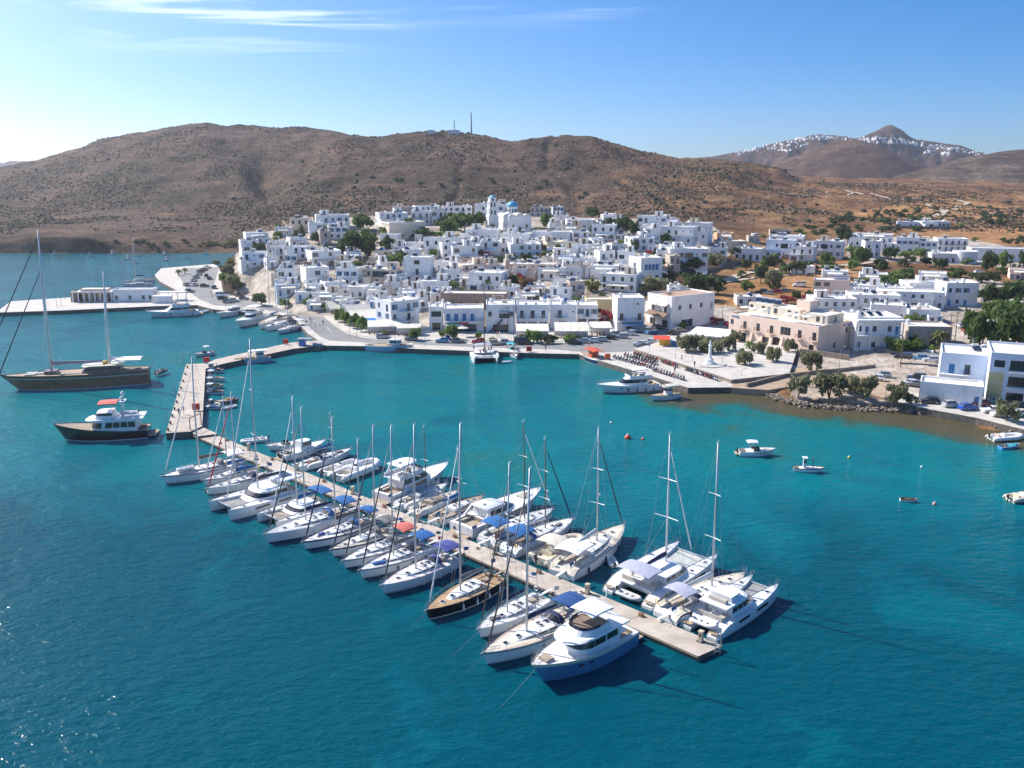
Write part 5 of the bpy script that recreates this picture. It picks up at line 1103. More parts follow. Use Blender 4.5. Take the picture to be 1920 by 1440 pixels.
        m = MB(); block(m, L * .12, L * .72, B * .44, z + 1.751, z + 1.90, .5, 0, .05, .40); fo = m.obj('flybridge_deck', GEL, root); auto_smooth(fo.data, 40)
        m = MB(); block(m, L * .30, L * .60, B * .34, z + 1.902, z + 2.45, .35, 0, .08, .45); m.obj('coaming', GEL, fo)
        m = MB(); block(m, L * .31, L * .555, B * .30, z + 2.452, z + 2.49, .1, 0, 0, .42); m.obj('helm_seat', mat('brown_cushion', (.22, .16, .12), .9), fo)
        band(L * .30, L * .60, B * .34, z + 1.902, z + 2.45, .35, 0, .08, .45, 1.0, 1.55, front=True, sides=(.72, 1), e=.0).obj('windscreen', TINT, fo)
        bimini(root, L * .26, L * .50, B * .31, z + 3.95, biminim or WHITEC, post=1.9, crown=.18)
        MB().path([(L * .14, -B * .25, z + 1.9), (L * .10, -B * .25, z + 4.2)], .07, 6).obj('mast', GEL, root)
        MB().box(L * .10, L * .22, -B * .32, B * .32, z + .4, z + .52).obj('aft_canopy', GEL, root)
        MB().box(L * .82, L * .90, -B * .12, B * .12, s(.86) + .02, s(.86) + .3).obj('foredeck_locker', TEAKG, root)
    elif kind == 'ship':                                         # explorer yacht with boat deck
        house_block(root, L * .10, L * .62, B * .42, z - .1, z + 2.1, L * .05, .1, .08, .25, (.35, .82), cuts=3, sides=(.05, .9))
        m = MB(); block(m, L * .03, L * .66, B * .46, z + 2.101, z + 2.3, .3, 0, .05, .3); bo = m.obj('boat_deck', GEL, root)
        house_block(root, L * .34, L * .58, B * .34, z + 2.301, z + 3.5, .9, .3, .1, .35, (.55, .9), cuts=0, nm='pilothouse')
        bimini(root, L * .30, L * .50, B * .32, z + 5.2, biminim or CORAL, post=1.8, crown=.25)
        g = MB(); g.path([(L * .27, 0, z + 2.3), (L * .24, 0, z + 6.2)], [.35, .12], 6); g.box(L * .22, L * .28, -1.1, 1.1, z + 5.2, z + 5.3); mo = g.obj('mast', GEL, root)
        for q, (dx, dz) in enumerate(((0, 6.2), (.3, 5.2), (.1, 4.4))): MB().lathe([(.1, 0), (.38, .2), (.38, .5), (.1, .75), (.02, .8)], (L * .245 + dx, (q - 1) * .9 if q else 0, z + dz + .1), 10).obj('radar_dome', GEL, mo, smooth=True)
        m = MB()
        for sg in (-1, 1): m.path([(L * .04, sg * B * .43, z + 3.1), (L * .30, sg * B * .43, z + 3.1)], .025, 4); [m.tube((L * (.04 + .04 * i), sg * B * .43, z + 2.3), (L * (.04 + .04 * i), sg * B * .43, z + 3.1), .02, n=3) for i in range(7)]
        m.obj('railing', WIRE, bo)
    elif kind == 'cruiser':                                      # small hard-top pilot boat
        house_block(root, L * .38, L * .66, B * .34, z - .05, z + 1.5, .5, .0, .12, .3, (.45, .9), cuts=0, sides=(.0, .95))
    elif kind == 'open':                                         # open sports boat with windscreen
        band(L * .38, L * .62, B * .36, z, z + .9, L * .1, 0, .15, .5, 0, .6, e=0).obj('windscreen', TINT, root)
        MB().box(L * .70, L * .84, -B * .2, B * .2, s(.77) + .02, s(.77) + .12).obj('sunpad', SEAT, root)
        if biminim: bimini(root, L * .2, L * .5, B * .36, z + 1.7, biminim, post=1.5)
    if rail: lifelines(root, h, .42, .97, .6)
    if kind in ('cruiser', 'open'): outboard(root, 0, 0, .4, s=1.1) if kind == 'open' else [outboard(root, 0, y, .45, s=1.15) for y in (-.45, .45)]
    if fend:
        for i in range(fend): t = .15 + .45 * i / max(1, fend - 1); fender(root, h.X(t, .8), (h.bd(t) + .12), s(t) * .45, FENDN); fender(root, h.X(t, .8), -(h.bd(t) + .12), s(t) * .45, FENDN)
    if line: mooring(root, (h.X(.97, 1), .1, s(1)), (L + 4.5, .3, -.05), .12)
    return root, h
def caique(label, L, loc, rz, top=None, stripe=None, B=None, house_x=(.20, .42), mast=True, name='fishing_boat', nets=True, deckm=None, canopy=None, cat='fishing boat', housem=None, group=None, gear=None):
    root = thing(name, label, cat, (loc[0], loc[1], 0), rz, group); B = B or L * .34
    root_h = hull(root, L, B, L * .13 + .2, L * .10 + .1, top or CYANH, stripe or WFR, REDH if top is None else None, tr=.45, rake=.10, tm=.46, p=2.0, q=.8, flare=.15, deckm=deckm or TEAKG, cockpit=(.06, .18, .6, .25, TEAKG), sheer_p=2.2, rail=VARN)
    h = root_h; s = h.sh; z = s(.3)
    if house_x:
        o = house_block(root, L * house_x[0], L * house_x[1], B * .27, z - .1, z + 1.75, .15, .05, .06, .2, (.55, .85), housem or GEL, 'wheelhouse', cuts=1, sides=(.1, .9))
        m = MB(); block(m, L * house_x[0] - .2, L * house_x[1] + .15, B * .31, z + 1.751, z + 1.83, .05, 0, 0, .2); m.obj('roof', housem or GEL, o)
    if mast:
        m = MB(); m.path([(L * .62, 0, s(.6)), (L * .61, 0, s(.6) + L * .36)], [.08, .05], 6); m.tube((L * .61, 0, s(.6) + L * .3), (L * .36, 0, s(.6) + L * .22), .05, n=5); m.tube((L * .61, 0, s(.6) + L * .36), (L * .97, 0, s(.97)), .015, n=3); m.obj('mast', VARN, root)
    if nets:
        rng = random.Random(int(L * 100)); m = MB()
        for i in range(5):
            x, y = L * rng.uniform(.46, .72), rng.uniform(-.2, .2) * B; m.lathe([(.5, 0), (.55, .15), (.3, .32), (.05, .36)], (x, y, s(.55)), 8)
        m.obj('fishing_net', gear or YELC if False else (gear or mat('net_ochre', (.42, .30, .10), .95, var=.5, vscale=6)), root)
        for i in range(4): MB().obox((L * rng.uniform(.45, .8), rng.uniform(-.25, .25) * B, s(.7) + .2), .6, .4, .35, rng.uniform(0, 3)).obj('fish_crate', mat('crate_%d' % (i % 3), [(.55, .08, .05), (.08, .2, .5), (.7, .68, .6)][i % 3], .7), root)
    if canopy:
        bimini(root, L * .12, L * .62, B * .40, z + 2.1, canopy, post=1.9, crown=.12)
    lifelines(root, h, .1, .9, .55, pulpit=False) if L > 9 else None
    MB().box(-.05, .12, -.05, .05, -.3, s(0) + .35).obj('rudder_post', VARN, root)
    return root
def rowboat(label, L, loc, rz, top=None, inside=None, name='rowing_boat', cat='rowing boat', group=None, stripe=None, cover=None):
    root = thing(name, label, cat, (loc[0], loc[1], 0), rz, group); B = L * .38
    h = hull(root, L, B, L * .06 + .35, L * .05 + .25, top or WFR, stripe, None, tr=.7, rake=.08, cockpit=(.03, .86, .80, .42, inside or TEAKG), deckm=top or WFR, nst=12)
    m = MB()
    for t in (.3, .55): m.box(h.X(t, .4), h.X(t, .4) + .22, -h.bd(t) * .82, h.bd(t) * .82, h.sh(t) - .16, h.sh(t) - .11)
    m.obj('thwart', TEAKG, root)
    if cover: m = MB(); m.loft([[(h.X(t, .4), y * h.bd(t) * .85, h.sh(t) + .02 + (.28 if y == 0 else 0)) for y in (-1, 0, 1)] for t in (.35, .5, .7, .9)], False); m.obj('cover', cover, root)
    return root
# ------------------------------------------------------------------ the fleet
_d2 = Vector((jl1.x - jl0.x, jl1.y - jl0.y, 0)).normalized(); _n2 = Vector((_d2.y, -_d2.x, 0))
if _n2.y > 0: _n2 = -_n2
def berth(side, along, dist, gap=1.5, yaw=0.0):                  # side -1: camera side of the jetty, bow out
    o = (jl0 if side < 0 else jr0).copy(); o.z = 0; n = _n2 if side < 0 else -_n2
    n = Vector((n.x * math.cos(R(yaw)) - n.y * math.sin(R(yaw)), n.x * math.sin(R(yaw)) + n.y * math.cos(R(yaw)), 0))
    st = o + _d2 * along + n * gap
    return st, math.atan2(n.y, n.x), dist - gap, n
def mz(st, n, L, t, py): p = st + n * (L * t); return zat(p.y, py)
def SB(label, side, along, dist, mty, yaw=0.0, **k):
    st, rz, L, n = berth(side, along, dist, yaw=yaw); return sailboat(label, L, st, rz, mt=mz(st, n, L, k.get('xm', .57), mty), **k), st, n, L
# camera side of the jetty, from the pier outwards
SB('large white sloop with taupe sail cover nearest the broad pier, dinghy on its foredeck', -1, 21.6, 15.3, 672, -6, boom=TAUPE, genoa=SAILW, hood=GREYC, bim=WHITEC, r=.13)
st, rz, L, n = berth(-1, 21.6, 15.3, yaw=-6); p = st + n * L * .70
rib('small white dinghy lying on the foredeck of the taupe-covered sloop', 3.0, (p.x - n.x * 1.2, p.y - n.y * 1.2), rz + .1, RUBW, False, z=1.75, motor=False)
SB('slim white sloop with blue sail cover second from the broad pier', -1, 26.0, 11.0, 745, -3, boom=BLUEC, genoa=SAILW, hood=BLUEC, line=False)
SB('small white sloop with bright red furled headsail beside the solar-roofed catamaran', -1, 30.4, 12.6, 737, -3, boom=BLUEC, genoa=REDC, hood=NAVY)
st, rz, L, n = berth(-1, 38.3, 15.4, yaw=2)
cata('white catamaran with solar panels on its rounded white roof', L, st, rz, mt=mz(st, n, L, .52, 637), boom=MASTK, genoa=SAILW, solarp=True)
st, rz, L, n = berth(-1, 46.6, 12.6, yaw=3)
cata('white catamaran with tan trampoline and bright blue boom cover', L, st, rz, B=6.2, mt=mz(st, n, L, .52, 745), boom=BLUEC, genoa=SAILW, hard=False, bim=BLUEC, tramp=mat('tan_net', (.36, .31, .25), .9), low=True)
SB('long white sloop with navy sail cover and violet bundle on deck', -1, 52.9, 15.8, 765, -2, boom=NAVY, genoa=MASTK, hood=BLUEC, bim=BLUEC, r=.11, bx=(.03, .2))
SB('white sloop with bright blue bimini and green-trimmed foredeck dinghy', -1, 57.9, 13.4, 785, 0, boom=TAUPE, genoa=NAVY, hood=BLUEC, bim=BLUEC, bx=(.02, .18))
SB('white sloop with grey canopy between blue and coral biminis', -1, 62.4, 12.0, 825, 0, boom=GREYC, genoa=NAVY, hood=GREYC, bim=GREYC)
SB('white sloop with coral red bimini', -1, 66.4, 13.0, 800, 0, boom=None, genoa=MASTK, hood=GREYC, bim=CORAL, xm=.56)
SB('white sloop with plain blue bimini left of the violet-hooded yacht', -1, 70.2, 13.2, 800, 0, boom=GREYC, genoa=MASTK, hood=NAVY, bim=BLUEC, xm=.56)
SB('white sloop with violet-blue bimini and sprayhood left of the black-hulled yacht', -1, 75.0, 13.9, 798, 2, boom=SAILW, genoa=MASTK, hood=VIOL, bim=VIOL, r=.12)
SB('black-hulled sailing yacht with golden teak deck and white fenders', -1, 83.0, 14.2, 797, 4, top=BLACKH, stripe=BLACKH, boot=SAILW, deckm=TEAK, ckm=TEAK, boom=GREYC, genoa=SAILW, fend=4, fender_side=1, r=.12)
SB('white sloop with navy sail cover right of the black-hulled yacht', -1, 90.6, 12.8, 870, 2, stripe=None, boom=NAVY, genoa=MASTK, bim=None, r=.10, xm=.60)
SB('large white sloop with dark blue bimini beside the blue motor trawler', -1, 96.4, 16.2, 880, -4, boom=NAVY, genoa=MASTK, hood=NAVY, bim=mat('dark_blue_canvas', (.015, .07, .22), .85), r=.13, xm=.60)
st, rz, L, n = berth(-1, 102.2, 15.4, yaw=-3)
motoryacht('blue-hulled motor trawler with white flying bridge at the jetty end', L, st, rz, top=BLUEH, stripe=CREAMH, boot=BLUEH, kind='trawler', deckm=DECK, B=5.0, fb=2.45)
# harbour side
def MBOAT(label, along, dist, kind, yaw=0.0, **k):
    st, rz, L, n = berth(1, along, dist, yaw=yaw); return motoryacht(label, L, st, rz, kind=kind, **k)
def LP(a, b): p, q = P(*b), P(*a); v = q - p; return p, math.atan2(v.y, v.x), v.length      # bow pixel, stern pixel -> stern place, heading, length
p, rz, L = LP((452, 832), (504, 826)); rib('white open inflatable with folded canopy floating off the pier end', L, p, rz, RUBW, cat='motorboat', name='motorboat')
p, rz, L = LP((499, 846), (570, 836)); motoryacht('white sports boat with sunpad lying outermost near the pier', L, p, rz, kind='open', name='motorboat', cat='motorboat', line=False)
p, rz, L = LP((520, 861), (566, 853)); motoryacht('beige open motorboat just inside the white sports boat', L, p, rz, top=CREAMH, kind='open', name='motorboat', cat='motorboat', line=False, deckm=CREAMH)
MBOAT('white cabin motorboat with twin black outboards nearest the pier', 20.5, 11.2, 'cruiser', 4, name='motorboat', cat='motorboat')
SB('white sailboat with bright blue sail cover next to the cabin motorboat', 1, 27.3, 12.0, 775, 4, boom=BLUEC, hood=NAVY, xm=.62, r=.085)
st, rz, L, n = berth(1, 36.5, 11.8, yaw=10); rib('big white inflatable boat with grey cover left of the flybridge cruiser', L, st, rz, RUBW, cat='motorboat', name='motorboat')
st, rz, L, n = berth(1, 32.8, 9.6, yaw=6); rib('white inflatable boat tied inside the big grey-covered one', L, st, rz, RUBW, cat='motorboat', name='motorboat')
MBOAT('tall white flybridge cruiser with oval hard top', 49.0, 17.2, 'fly', 8)
SB('small cluttered white ketch with brown mast beside the flybridge cruiser', 1, 53.0, 12.0, 800, 5, mm=TAUPE, boom=TAUPE, cabm=DECKG, r=.07, spr=1)
SB('little white sailboat with wooden cockpit boxes', 1, 56.4, 11.2, 905, 5, mm=VARN, cabm=TEAKG, deckm=CREAMH, r=.06, spr=1, line=False)
SB('dark-sided small sailboat with short blue-sleeved mast', 1, 61.0, 12.4, 840, 5, boom=BLUEC, stripe=NAVYH, deckm=TEAKG, cabm=DECK, r=.07, spr=1, xm=.5)
MBOAT('long white express cruiser with dark raked windows', 66.6, 18.6, 'express', 2)
st, rz, L, n = berth(1, 65.4, 6.4, yaw=6); rib('dark grey inflatable tender tied to the express cruiser stern', L, st, rz, RUBD, cat='dinghy')
SB('white and navy sloop with blue bimini beside the express cruiser', 1, 71.4, 15.4, 790, 0, top=GEL, stripe=NAVYH, boot=NAVYH, boom=GREYC, genoa=SAILW, bim=BLUEC, mm=TAUPE, r=.09)
SB('white sloop with large royal blue canopy and navy furled headsail', 1, 75.6, 14.6, 822, -1, boom=WHITEC, genoa=NAVY, bim=BLUEC, hood=BLUEC, bx=(.05, .30), mm=TAUPE, r=.09, radar=True)
st, rz, L, n = berth(1, 80.6, 11.4, yaw=3); rib('beige inflatable boat with canvas top between two sloops', L, st, rz, RUBB, cat='motorboat', name='motorboat', top=CREAMH)
SB('large white sloop with wide white canopy and black furled headsail', 1, 85.2, 17.6, 803, 8, boom=SAILW, genoa=MASTK, bim=WHITEC, r=.12, bx=(.06, .32), fend=3, fender_side=-1, fendm=FENDN, radar=True, xm=.55)
p = P(1153, 1066); rib('small white dinghy floating between the white sloop and the big catamaran', 3.2, p, math.atan2(.75, -.1), RUBW, False)
st, rz, L, n = berth(1, 94.6, 17.4, yaw=0, gap=2.2)
cata('big white sailing catamaran with navy boom cover and grey trampolines', L, st, rz, B=7.8, mt=mz(st, n, L, .52, 815), boom=NAVY, genoa=SAILW, hard=False, bim=LILAC, low=True, tramp=mat('pale_net', (.45, .47, .44), .9), mm=MASTW)
q = st + n * -.4; rib('grey dinghy hanging across the big catamaran stern', 3.4, (q.x - _d2.x * 1.7 + n.x * .8, q.y - _d2.y * 1.7 + n.y * .8), math.atan2(_d2.y, _d2.x), RUB, False, z=.35)
SB('white sloop with faded lilac bimini second from jetty end', 1, 100.3, 16.2, 830, -7, boom=SAILW, hood=NAVY, bim=LILAC, r=.13, bx=(.10, .27), deckm=CREAMH)
st, rz, L, n = berth(1, 104.9, 15.6, yaw=-1)
rt, h, z0, cz1 = cata('white motor catamaran with flying bridge at the jetty end', L, st, rz, B=5.3, power=True, hard=False)
m = MB(); block(m, L * .18, L * .56, 1.85, cz1 + .004, cz1 + .12, .4, 0, .05, .4); fo = m.obj('flybridge_deck', GEL, rt)
m = MB(); block(m, L * .30, L * .50, 1.4, cz1 + .122, cz1 + .75, .4, 0, .1, .45); m.obj('coaming', GEL, fo)
m = MB(); m.box(L * .24, L * .28, -1.1, 1.1, cz1 + .122, cz1 + .55); m.obj('helm_seat', SEAT, fo)
q = st + n * .9; rib('white tender stowed across the motor catamaran stern', 3.2, (q.x - _d2.x * 1.6, q.y - _d2.y * 1.6), math.atan2(_d2.y, _d2.x), RUBW, False, z=.9)
# two-masted wooden gulet, explorer yacht and their tenders
p, rz, L = LP((6, 732), (281, 716)); cg = p
g = thing('gulet', 'long two-masted wooden gulet anchored at left', 'gulet', (p.x, p.y, 0), rz)
h = hull(g, L, 7.2, 3.4, 3.3, GULH, VARN, WFR, tr=.62, rake=.10, tm=.45, p=1.9, q=.8, flare=.2, deckm=TEAKG, cockpit=(.06, .2, .55, .5, TEAKG), sheer_p=2.6, rail=VARN)
for zz, mm_ in ((.80, WFR), (.62, VARN)):
    m = MB()
    for s_ in (-1, 1): m.path([(h.X(t, h.sh(t) * zz), s_ * (h.bd(t) + (h.bd(t) * (.95 - .2 * t ** 2.5) - h.bd(t)) * (1 - zz) * 1.1 + .02), h.sh(t) * zz) for t in [i / 16 * .985 for i in range(17)]], .07, 4)
    m.obj('wale', mm_, g)
house_block(g, L * .18, L * .47, 2.0, h.sh(.3) - .1, h.sh(.3) + 1.5, 1.2, .1, .15, .2, (.35, .78), VARN, 'deckhouse', cuts=5)
m = MB(); block(m, L * .17, L * .46, 2.2, h.sh(.3) + 1.501, h.sh(.3) + 1.62, .6, 0, .05, .2); m.obj('deckhouse_roof', CREAMH, g)
house_block(g, L * .62, L * .72, 1.4, h.sh(.6) - .1, h.sh(.6) + .8, .3, .1, .1, .2, (.35, .78), VARN, 'forward_cabin', cuts=1)
def mast_at(xm, py, bl, cov, mmat, zb):
    zz = h.sh(xm / L); ca, sa = math.cos(rz), math.sin(rz); H = zat(p.y + sa * xm, py)
    MB().path([(xm, 0, zz - .2), (xm - .4, 0, zz + (H - zz) * .6), (xm - .9, 0, H)], [.27, .25, .14], 8).obj('mast', mmat, g, smooth=True)
    for f in (.4, .72): w_ = 1.6 * (1.3 - f * .6); MB().path([(xm - .9 * f - .3, -w_, zz + (H - zz) * f + .1), (xm - .9 * f, 0, zz + (H - zz) * f), (xm - .9 * f - .3, w_, zz + (H - zz) * f + .1)], .06, 4).obj('spreader', MASTW, g)
    m = MB()
    for s_ in (-1, 1):
        for dx in (-1.2, 0, .8): m.tube((xm + dx, s_ * 3.2, h.sh(xm / L)), (xm - .7, s_ * .1, zz + (H - zz) * (.7 if dx else .95)), .025, n=3)
    m.obj('shroud', WIRE, g)
    MB().path([(xm - .2, 0, zz + zb), (xm - bl, 0, zz + zb + .25)], .14, 6).obj('boom', mmat, g)
    MB().path([(xm - .3, 0, zz + zb + .75), (xm - 1, 0, zz + zb + .55), (xm - bl * .6, 0, zz + zb + .45), (xm - bl * .97, 0, zz + zb + .5)], [.6, .42, .36, .2], 8, flat=.5).obj('furled_sail', cov, g, smooth=True)
    return zz, H
z1, H1 = mast_at(L * .665, 430, L * .36, mat('mauve_sail_cover', (.40, .34, .38), .85), MASTW, 1.9)
z2, H2 = mast_at(L * .268, 510, L * .17, WHITEC, MASTW, 2.2)
bow_ = Vector((h.X(1, h.sh(1)), 0, h.sh(1)))
MB().path([bow_ + Vector((-1, 0, 0)), bow_ + Vector((4.6, 0, .9))], [.2, .1], 6).obj('bowsprit', VARN, g)
MB().path([bow_ + Vector((4.3, 0, 1.0)), (L * .665 - .85, 0, z1 + (H1 - z1) * .95)], [.16, .10], 6).obj('furled_headsail', MASTK, g)
MB().path([bow_ + Vector((.3, 0, .4)), (L * .665 - .7, 0, z1 + (H1 - z1) * .74)], [.15, .09], 6).obj('furled_staysail', MASTK, g)
MB().tube((L * .268 - .9, 0, H2), (L * .04, 0, h.sh(0) + 1), .03, n=3).obj('backstay', WIRE, g)
bimini(g, L * .04, L * .24, 2.3, h.sh(.1) + 2.7, WHITEC, 'awning', post=2.5)
for x_, y_ in ((.80, -.8), (.80, .8), (.74, 0)):
    MB().box(L * x_ - 1.1, L * x_ + 1.1, y_ - .5, y_ + .5, h.sh(.8) + .02, h.sh(.8) + .3).obj('sunbed', CREAMH, g)
MB().lathe([(.6, 0), (.8, .3), (.5, .6), (.1, .7)], (L * .30, -.6, h.sh(.3) + 1.63), 7).obj('yellow_float', YELC, g)
for i in range(7): fender(g, L * (.15 + .08 * i), -(h.bd(.2) + .1), 1.6, RUBD); fender(g, L * (.15 + .08 * i), (h.bd(.2) + .1), 1.6, RUBD)
lifelines(g, h, .02, .95, .8)
m = MB(); m.path([(.3, -1.2, h.sh(0)), (-1.9, -1.2, h.sh(0) + 1.0)], .06, 4); m.path([(.3, 1.2, h.sh(0)), (-1.9, 1.2, h.sh(0) + 1.0)], .06, 4); m.obj('davit', WIRE, g)
p2 = P(303, 707); rib('dark tender hanging behind the gulet stern', 4.4, (p2.x - 1.5, p2.y), R(75), RUBD, True, z=.5)
p, rz, L = LP((104, 826), (281, 815)); motoryacht('dark maroon explorer yacht with coral canopy and white upper works', L, p, rz, top=MAROON, stripe=MAROON, boot=WFR, kind='ship', deckm=TEAKG, B=5.6, line=False, fb=3.2)
st = p; n = Vector((math.cos(rz), math.sin(rz), 0)); q = p + n * 1.6; rib('white tender stowed on the explorer yacht boat deck', 3.4, (q.x, q.y), rz, RUBW, False, z=4.35)
p2 = P(284, 812); rib('small white dinghy tied behind the explorer yacht', 3.0, (p2.x + .6, p2.y), R(180), RUBW, False)
# boats along the broad pier and causeway
for (a, b, L_, kw) in (((421, 699), (386, 698), 0, dict(label='white fishing boat uppermost along the broad pier', top=GEL, stripe=NAVYH)),
                       ((423, 716), (386, 712), 0, dict(label='white round-bowed fishing boat second down the broad pier', top=GEL, nets=False)),
                       ((421, 728), (384, 726), 0, dict(label='net-laden fishing boat third down the broad pier', top=CREAMH)),
                       ((422, 740), (384, 738), 0, dict(label='cluttered green-trimmed fishing boat fourth down the broad pier', top=GEL, stripe=GRN)),
                       ((450, 754), (400, 758), 0, dict(label='varnished open wooden boat with high bow by the broad pier', top=VARN, stripe=WFR, house_x=None, mast=False))):
    p, rz, L = LP(a, b); caique(kw.pop('label'), L, p, rz, **kw)
p, rz, L = LP((415, 768), (382, 766)); motoryacht('white and blue harbour cabin boat at the broad pier', L, p, rz, kind='cruiser', stripe=BLUEC, name='motorboat', cat='motorboat', line=False)
p, rz, L = LP((444, 763), (416, 769)); rib('small white inflatable with seats beside the varnished boat', L, p, rz, RUBW, False)
p, rz, L = LP((440, 683), (508, 676)); caique('white fishing boat with canopy lying along the causeway', L, p, rz, top=CYANH, canopy=WHITEC)
p, rz, L = LP((364, 670), (400, 664)); motoryacht('white motorboat with cream top outside the pier corner', L, p, rz, kind='open', biminim=WHITEC, name='motorboat', cat='motorboat', line=False)
p, rz, L = LP((532, 664), (556, 656)); rowboat('tiny white skiff beside the floating work platform', L, p, rz)
p, rz, L = LP((637, 653), (668, 651)); rowboat('white rowing boat against the quay left of the blue caique', L, p, rz)
wp = thing('work_platform', 'floating work platform with blue cabin at the causeway root', 'barge', P(582, 656))
MB().box(-3.6, 3.8, -1.5, 1.5, -.5, .7).obj('pontoon', QWALL, wp); MB().box(-2.9, -1.3, -1, 1, .7, 2.9).obj('cabin', mat('cabin_blue_paint', (.04, .18, .48), .5), wp)
m = MB(); [m.box(x - .05, x + .05, y - .05, y + .05, .7, 3.2) for x in (-3.1, .4) for y in (-1.1, 1.1)]; m.box(-3.3, .6, -1.3, 1.3, 3.2, 3.3); m.obj('canopy', STEEL, wp)
MB().box(.9, 3.2, -.9, .9, .7, 1.9).obj('container', GRY, wp)
# town quay
p, rz, L = LP((776, 659), (686, 656)); caique('pale blue wooden caique with white wheelhouse on the town quay', L, p, rz, house_x=(.52, .74), mast=True)
st = P(905, 664); _a = R(-84)
rt = cata('white day-trip catamaran crowded with passengers at the quay', 12.0, st, _a, B=7.6, mt=zat(225, 545), boom=None, hard=False, bim=LILAC, low=True, mm=TAUPE, line=False)
p, rz, L = LP((950, 680), (957, 661)); sailboat('small white sailboat with turquoise canopy beside the day-trip catamaran', 9.6, p + Vector((0, .5, 0)), R(-80), mt=zat(p.y - 5, 560), bim=TURQ, hood=TURQ, boom=TURQ, mm=TAUPE, r=.07, spr=1, line=False, plank=False)
p = P(949, 679); rib('white dinghy in front of the turquoise-topped sailboat', 3.0, (p.x - 1.5, p.y - 1), R(10), RUBW, False)
p, rz, L = LP((1090, 668), (1127, 684)); caique('orange and blue excursion boat stern-on at the quay corner', L, p, rz, top=NAVYH, stripe=WFR, canopy=REDH, house_x=(.3, .5), housem=REDH, nets=False, cat='boat', name='excursion_boat')
p, rz, L = LP((1118, 737), (1232, 728)); motoryacht('white flybridge motor yacht with blue fenders at the motorbike quay', L, p, rz, kind='fly', biminim=WHITEC, fend=4, B=4.9)
p, rz, L = LP((1217, 752), (1274, 744)); caique('white tour boat with purple bow cover and cream canopy', L, p, rz, top=GEL, canopy=CREAMH, house_x=(.3, .5), nets=False, mast=True, cat='boat', name='tour_boat')
# left marina by the ferry quay
p, rz, L = LP((274, 596), (372, 589)); motoryacht('grey-blue motor yacht with dark glass beside the ferry pier', L, p, rz, kind='fly', hardm=MASTK, fend=3, B=5.6)
p, rz, L = LP((376, 588), (391, 584)); rib('small white dinghy behind the grey-blue motor yacht', L, p, rz, RUBW, False)
p, rz, L = LP((406, 597), (458, 586)); motoryacht('white express motor yacht leftmost of the ferry quay row', L, p, rz, kind='express', line=False)
p, rz, L = LP((443, 616), (494, 598)); motoryacht('white flybridge yacht second in the ferry quay row', L, p, rz, kind='fly', line=False, biminim=WHITEC)
for (a, b, py, lb, kw) in (((486, 619), (534, 600), 470, 'white sloop with the tallest mast in the ferry quay row', dict(boom=BLUEC, r=.10)), ((497, 622), (548, 607), 505, 'white sloop with taupe sail cover in the ferry quay row', dict(boom=TAUPE, bim=TAUPE)), ((520, 627), (567, 615), 530, 'small white sloop nearest the causeway in the ferry quay row', dict(boom=NAVY, bim=WHITEC))):
    p, rz, L = LP(a, b); sailboat(lb, L, p, rz, mt=zat(p.y, py), line=False, plank=False, **kw)
p, rz, L = LP((230, 533), (288, 528)); sailboat('white sloop with navy cover moored behind the ferry terminal', L, p, rz, mt=zat(p.y, 445), boom=NAVY, line=False, plank=False)
p, rz, L = LP((229, 537.5), (286, 536)); sailboat('second white sloop alongside behind the ferry terminal', L, p, rz, mt=zat(p.y, 462), boom=WHITEC, line=False, plank=False)
# small craft on moorings
p, rz, L = LP((1453, 853), (1384, 853)); rt, h = motoryacht('white motorboat with flat white canopy moored in the basin', L, p, rz, kind='open', biminim=WHITEC, name='motorboat', cat='motorboat', line=False, rail=False, fb=1.2)
p, rz, L = LP((1546, 886), (1487, 882)); caique('small navy and white caique with mast moored in the basin', L, p, rz, top=GEL, stripe=NAVYH, house_x=(.30, .42), mast=True, nets=False, deckm=DECK)
p, rz, L = LP((1721, 942), (1687, 939)); rowboat('little brown and white rowing boat moored in the basin', L, p, rz, top=WFR, stripe=VARN, inside=VARN)
p, rz, L = LP((1915, 822), (1853, 826)); rib('white inflatable boat with engine near the right shore', L, p, rz, RUBW, cat='motorboat', name='motorboat')
p, rz, L = LP((1910, 838), (1874, 842)); rowboat('small bright blue wooden boat near the right shore', L, p, rz, top=mat('bright_blue_boat_paint', (.05, .27, .62), .5), stripe=WFR, cover=TURQ, name='wooden_boat', cat='boat')
p, rz, L = LP((1950, 932), (1888, 941)); rib('cream inflatable boat cut off by the right edge', L, p, rz, RUBB, cat='motorboat', name='motorboat')
p, rz, L = LP((1936, 800), (1905, 797)); rowboat('grey skiff drawn up by the shore trees at far right', L, p, rz, top=GREYC)
p = P(387, 927); rib('grey inflatable dinghy floating at the red-sailed sloop bow', 3.2, p, R(35), RUB, False)
_bays = [(30, 473, 46, 471), (96, 478, 108, 478), (152, 475, 162, 474), (161, 482, 176, 482), (202, 478, 219, 477), (233, 487, 246, 486), (254, 480, 266, 480), (264, 474, 281, 473), (290, 473, 312, 472), (302, 479, 314, 478), (306, 489, 318, 488), (348, 484, 355, 484), (361, 474, 368, 474), (382, 475, 390, 475), (251, 494, 260, 494)]
for i, (a, b, c, d_) in enumerate(_bays):
    p, rz, L = LP((c, d_), (a, b)); rk = ordi(1 + sorted(x[0] for x in _bays).index(a))
    caique('small white boat moored in the far bay, %s from the left' % rk, L, p, rz, top=GEL, stripe=[NAVYH, WFR, CYANH][i % 3], nets=False, mast=False, cat='boat', name='moored_boat', group='boats moored in the far bay', house_x=(.4, .65))
